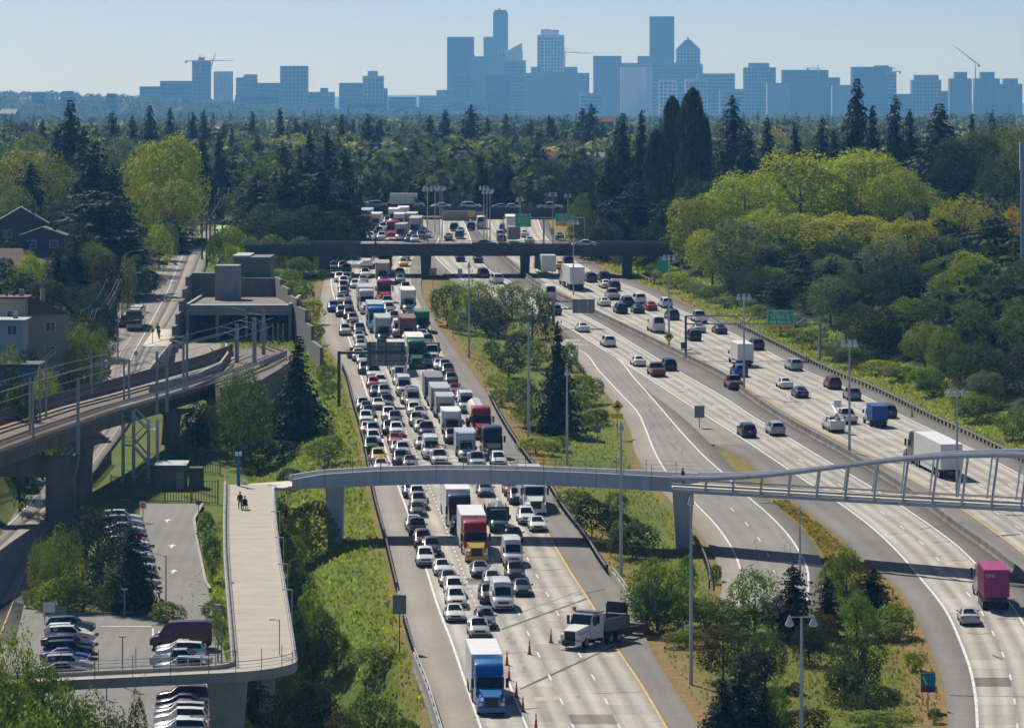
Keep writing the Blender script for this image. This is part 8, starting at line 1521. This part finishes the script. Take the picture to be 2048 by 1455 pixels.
# ---------------------------------------------------------------- people
def person(label, loc, pose, top, legs, rotz=0., scale=1.):
    t = thing('person', label, 'person', loc, rotz)
    def skin_mesh(name, verts, edges, radii, col, m=MT['matte']):
        me = bpy.data.meshes.new(name); me.from_pydata(verts, edges, []); o = bpy.data.objects.new(name, me); COL.objects.link(o)
        md = o.modifiers.new('skin', 'SKIN'); 
        for v, r in zip(me.skin_vertices[0].data, radii): v.radius = r
        me.skin_vertices[0].data[0].use_root = True
        o.modifiers.new('sub', 'SUBSURF').levels = 1; o.modifiers['sub'].render_levels = 1
        me.materials.append(m); o.color = (*col, 1); o.parent = t; return o
    if pose == 'walk': V = [(0,0,.95),(0,.02,1.2),(0,.02,1.42),(0,.04,1.52),(0,.05,1.64),(.1,0,.9),(.12,.12,.5),(.12,.05,.08),(.12,.2,.05),(-.1,0,.9),(-.12,-.08,.5),(-.12,-.25,.1),(-.12,-.12,.05),(.2,.02,1.4),(.26,.05,1.12),(.25,.22,.95),(-.2,.02,1.4),(-.26,.02,1.12),(-.24,.2,.95)]
    else: V = [(0,0,.55),(0,-.02,.8),(0,0,1.02),(0,.02,1.12),(0,.03,1.25),(.1,.05,.52),(.12,.45,.52),(.12,.5,.12),(.12,.65,.08),(-.1,.05,.52),(-.12,.45,.52),(-.12,.5,.12),(-.12,.65,.08),(.2,0,1.0),(.24,.1,.75),(.2,.32,.68),(-.2,0,1.0),(-.24,.1,.75),(-.2,.32,.68)]
    E = [(0,1),(1,2),(2,3),(3,4),(0,5),(5,6),(6,7),(7,8),(0,9),(9,10),(10,11),(11,12),(2,13),(13,14),(14,15),(2,16),(16,17),(17,18)]
    R = [(.15,.11),(.16,.11),(.15,.1),(.06,.06),(.09,.1),(.09,.09),(.075,.08),(.05,.05),(.05,.04),(.09,.09),(.075,.08),(.05,.05),(.05,.04),(.07,.07),(.055,.055),(.04,.04),(.07,.07),(.055,.055),(.04,.04)]
    skin_mesh('body', V, E, R, legs); hd = V[4]
    mb = MB(); mb.tube([(hd[0],hd[1],hd[2]-.1),(hd[0],hd[1]+.01,hd[2]),(hd[0],hd[1],hd[2]+.1),(hd[0],hd[1],hd[2]+.14)], [.06,.1,.1,.05], 10); mb.tube([(0,hd[1]+.09,hd[2]+.02),(0,hd[1]+.13,hd[2]-.02)], [.02,.02], 5); mb.build('head', MT['skin'], t)
    mb = MB(); mb.tube([(hd[0],hd[1]-.03,hd[2]-.02),(hd[0],hd[1]-.02,hd[2]+.1),(hd[0],hd[1],hd[2]+.17)], [.105,.115,.06], 10); mb.build('hair', MT['black'], t)
    k = V[2]; mb = MB(); mb.tube([(0,k[1]-.02,V[0][2]-.05),(0,k[1]-.02,V[1][2]),(0,k[1],k[2]+.02),(0,k[1],k[2]+.08)], [.19,.19,.2,.1], 10); mb.build('jacket', MT['matte'], t, color=top); return t
b = atz(485, 1018, 24.5)
person('person in dark clothes walking up the ramp beside a wheelchair', (b.x-.25, b.y, b.z), 'walk', (.02,.022,.03), (.03,.03,.04), math.pi)
person('person in dark coat sitting in a wheelchair on the ramp', (b.x+.25, b.y-.3, b.z), 'sit', (.015,.015,.02), (.02,.02,.025), math.pi)
t = thing('wheelchair', 'dark wheelchair on the ramp beside the walking person', 'wheelchair', (b.x+.25, b.y-.3, b.z), math.pi); mb = MB(); mb.box(-.25,.25,-.2,.3,.42,.48); mb.box(-.25,.25,-.28,-.2,.48,.95); mb.build('seat', MT['black'], t)
for s_ in (-.3,.3): mb = MB(); mb.tube([(s_-.02,-.1,.3),(s_+.02,-.1,.3)], .3, 14); mb.build('wheel', MT['tyre'], t); mb = MB(); mb.tube([(s_-.02,.4,.1),(s_+.02,.4,.1)], .1, 8); mb.build('caster', MT['tyre'], t)
person('person in dark jacket standing on the footbridge above the pier', (at(1366,966,483.5).x, 483.5, ZS+.38), 'walk', (.03,.04,.06), (.04,.04,.05), 1.2)
for i, (px, py, lab, c) in enumerate(((316,672,'person in dark clothes waiting at the crosswalk','d'),(318,680,'second person by the crosswalk landing, nearer the street','b'))): x, y = upl(px, py); person(lab, (x, y, float(GL(y))+.17), 'walk', (.03,.03,.04), (.03,.03,.03), .5*i)
# ---------------------------------------------------------------- air
def haze():
    m, nt, out = newmat('haze'); v = N(nt, 'ShaderNodeVolumePrincipled'); v.inputs['Color'].default_value = HCOL; v.inputs['Absorption Color'].default_value = (1,1,1,1); v.inputs['Density'].default_value = HAZE; v.inputs['Anisotropy'].default_value = 0.35
    L(nt, v.outputs[0], out.inputs['Volume']); mb = MB(); mb.box(-15500, 15500, -300, 21000, -60, 300); tag(mb.build('haze', m), 'thin blue haze filling the air over the valley', 'haze', kind='stuff')
HAZE = 7.8e-5; HCOL = (.17,.48,1.0,1)
haze()
# turn lettering into plain meshes
bpy.context.view_layer.update(); dg = bpy.context.evaluated_depsgraph_get()
for o in [o for o in bpy.data.objects if o.type == 'FONT']:
    me = bpy.data.meshes.new_from_object(o.evaluated_get(dg)); n = bpy.data.objects.new('lettering', me); n.parent = o.parent; n.location = o.location; n.rotation_euler = o.rotation_euler; n.scale = o.scale; COL.objects.link(n); bpy.data.objects.remove(o)
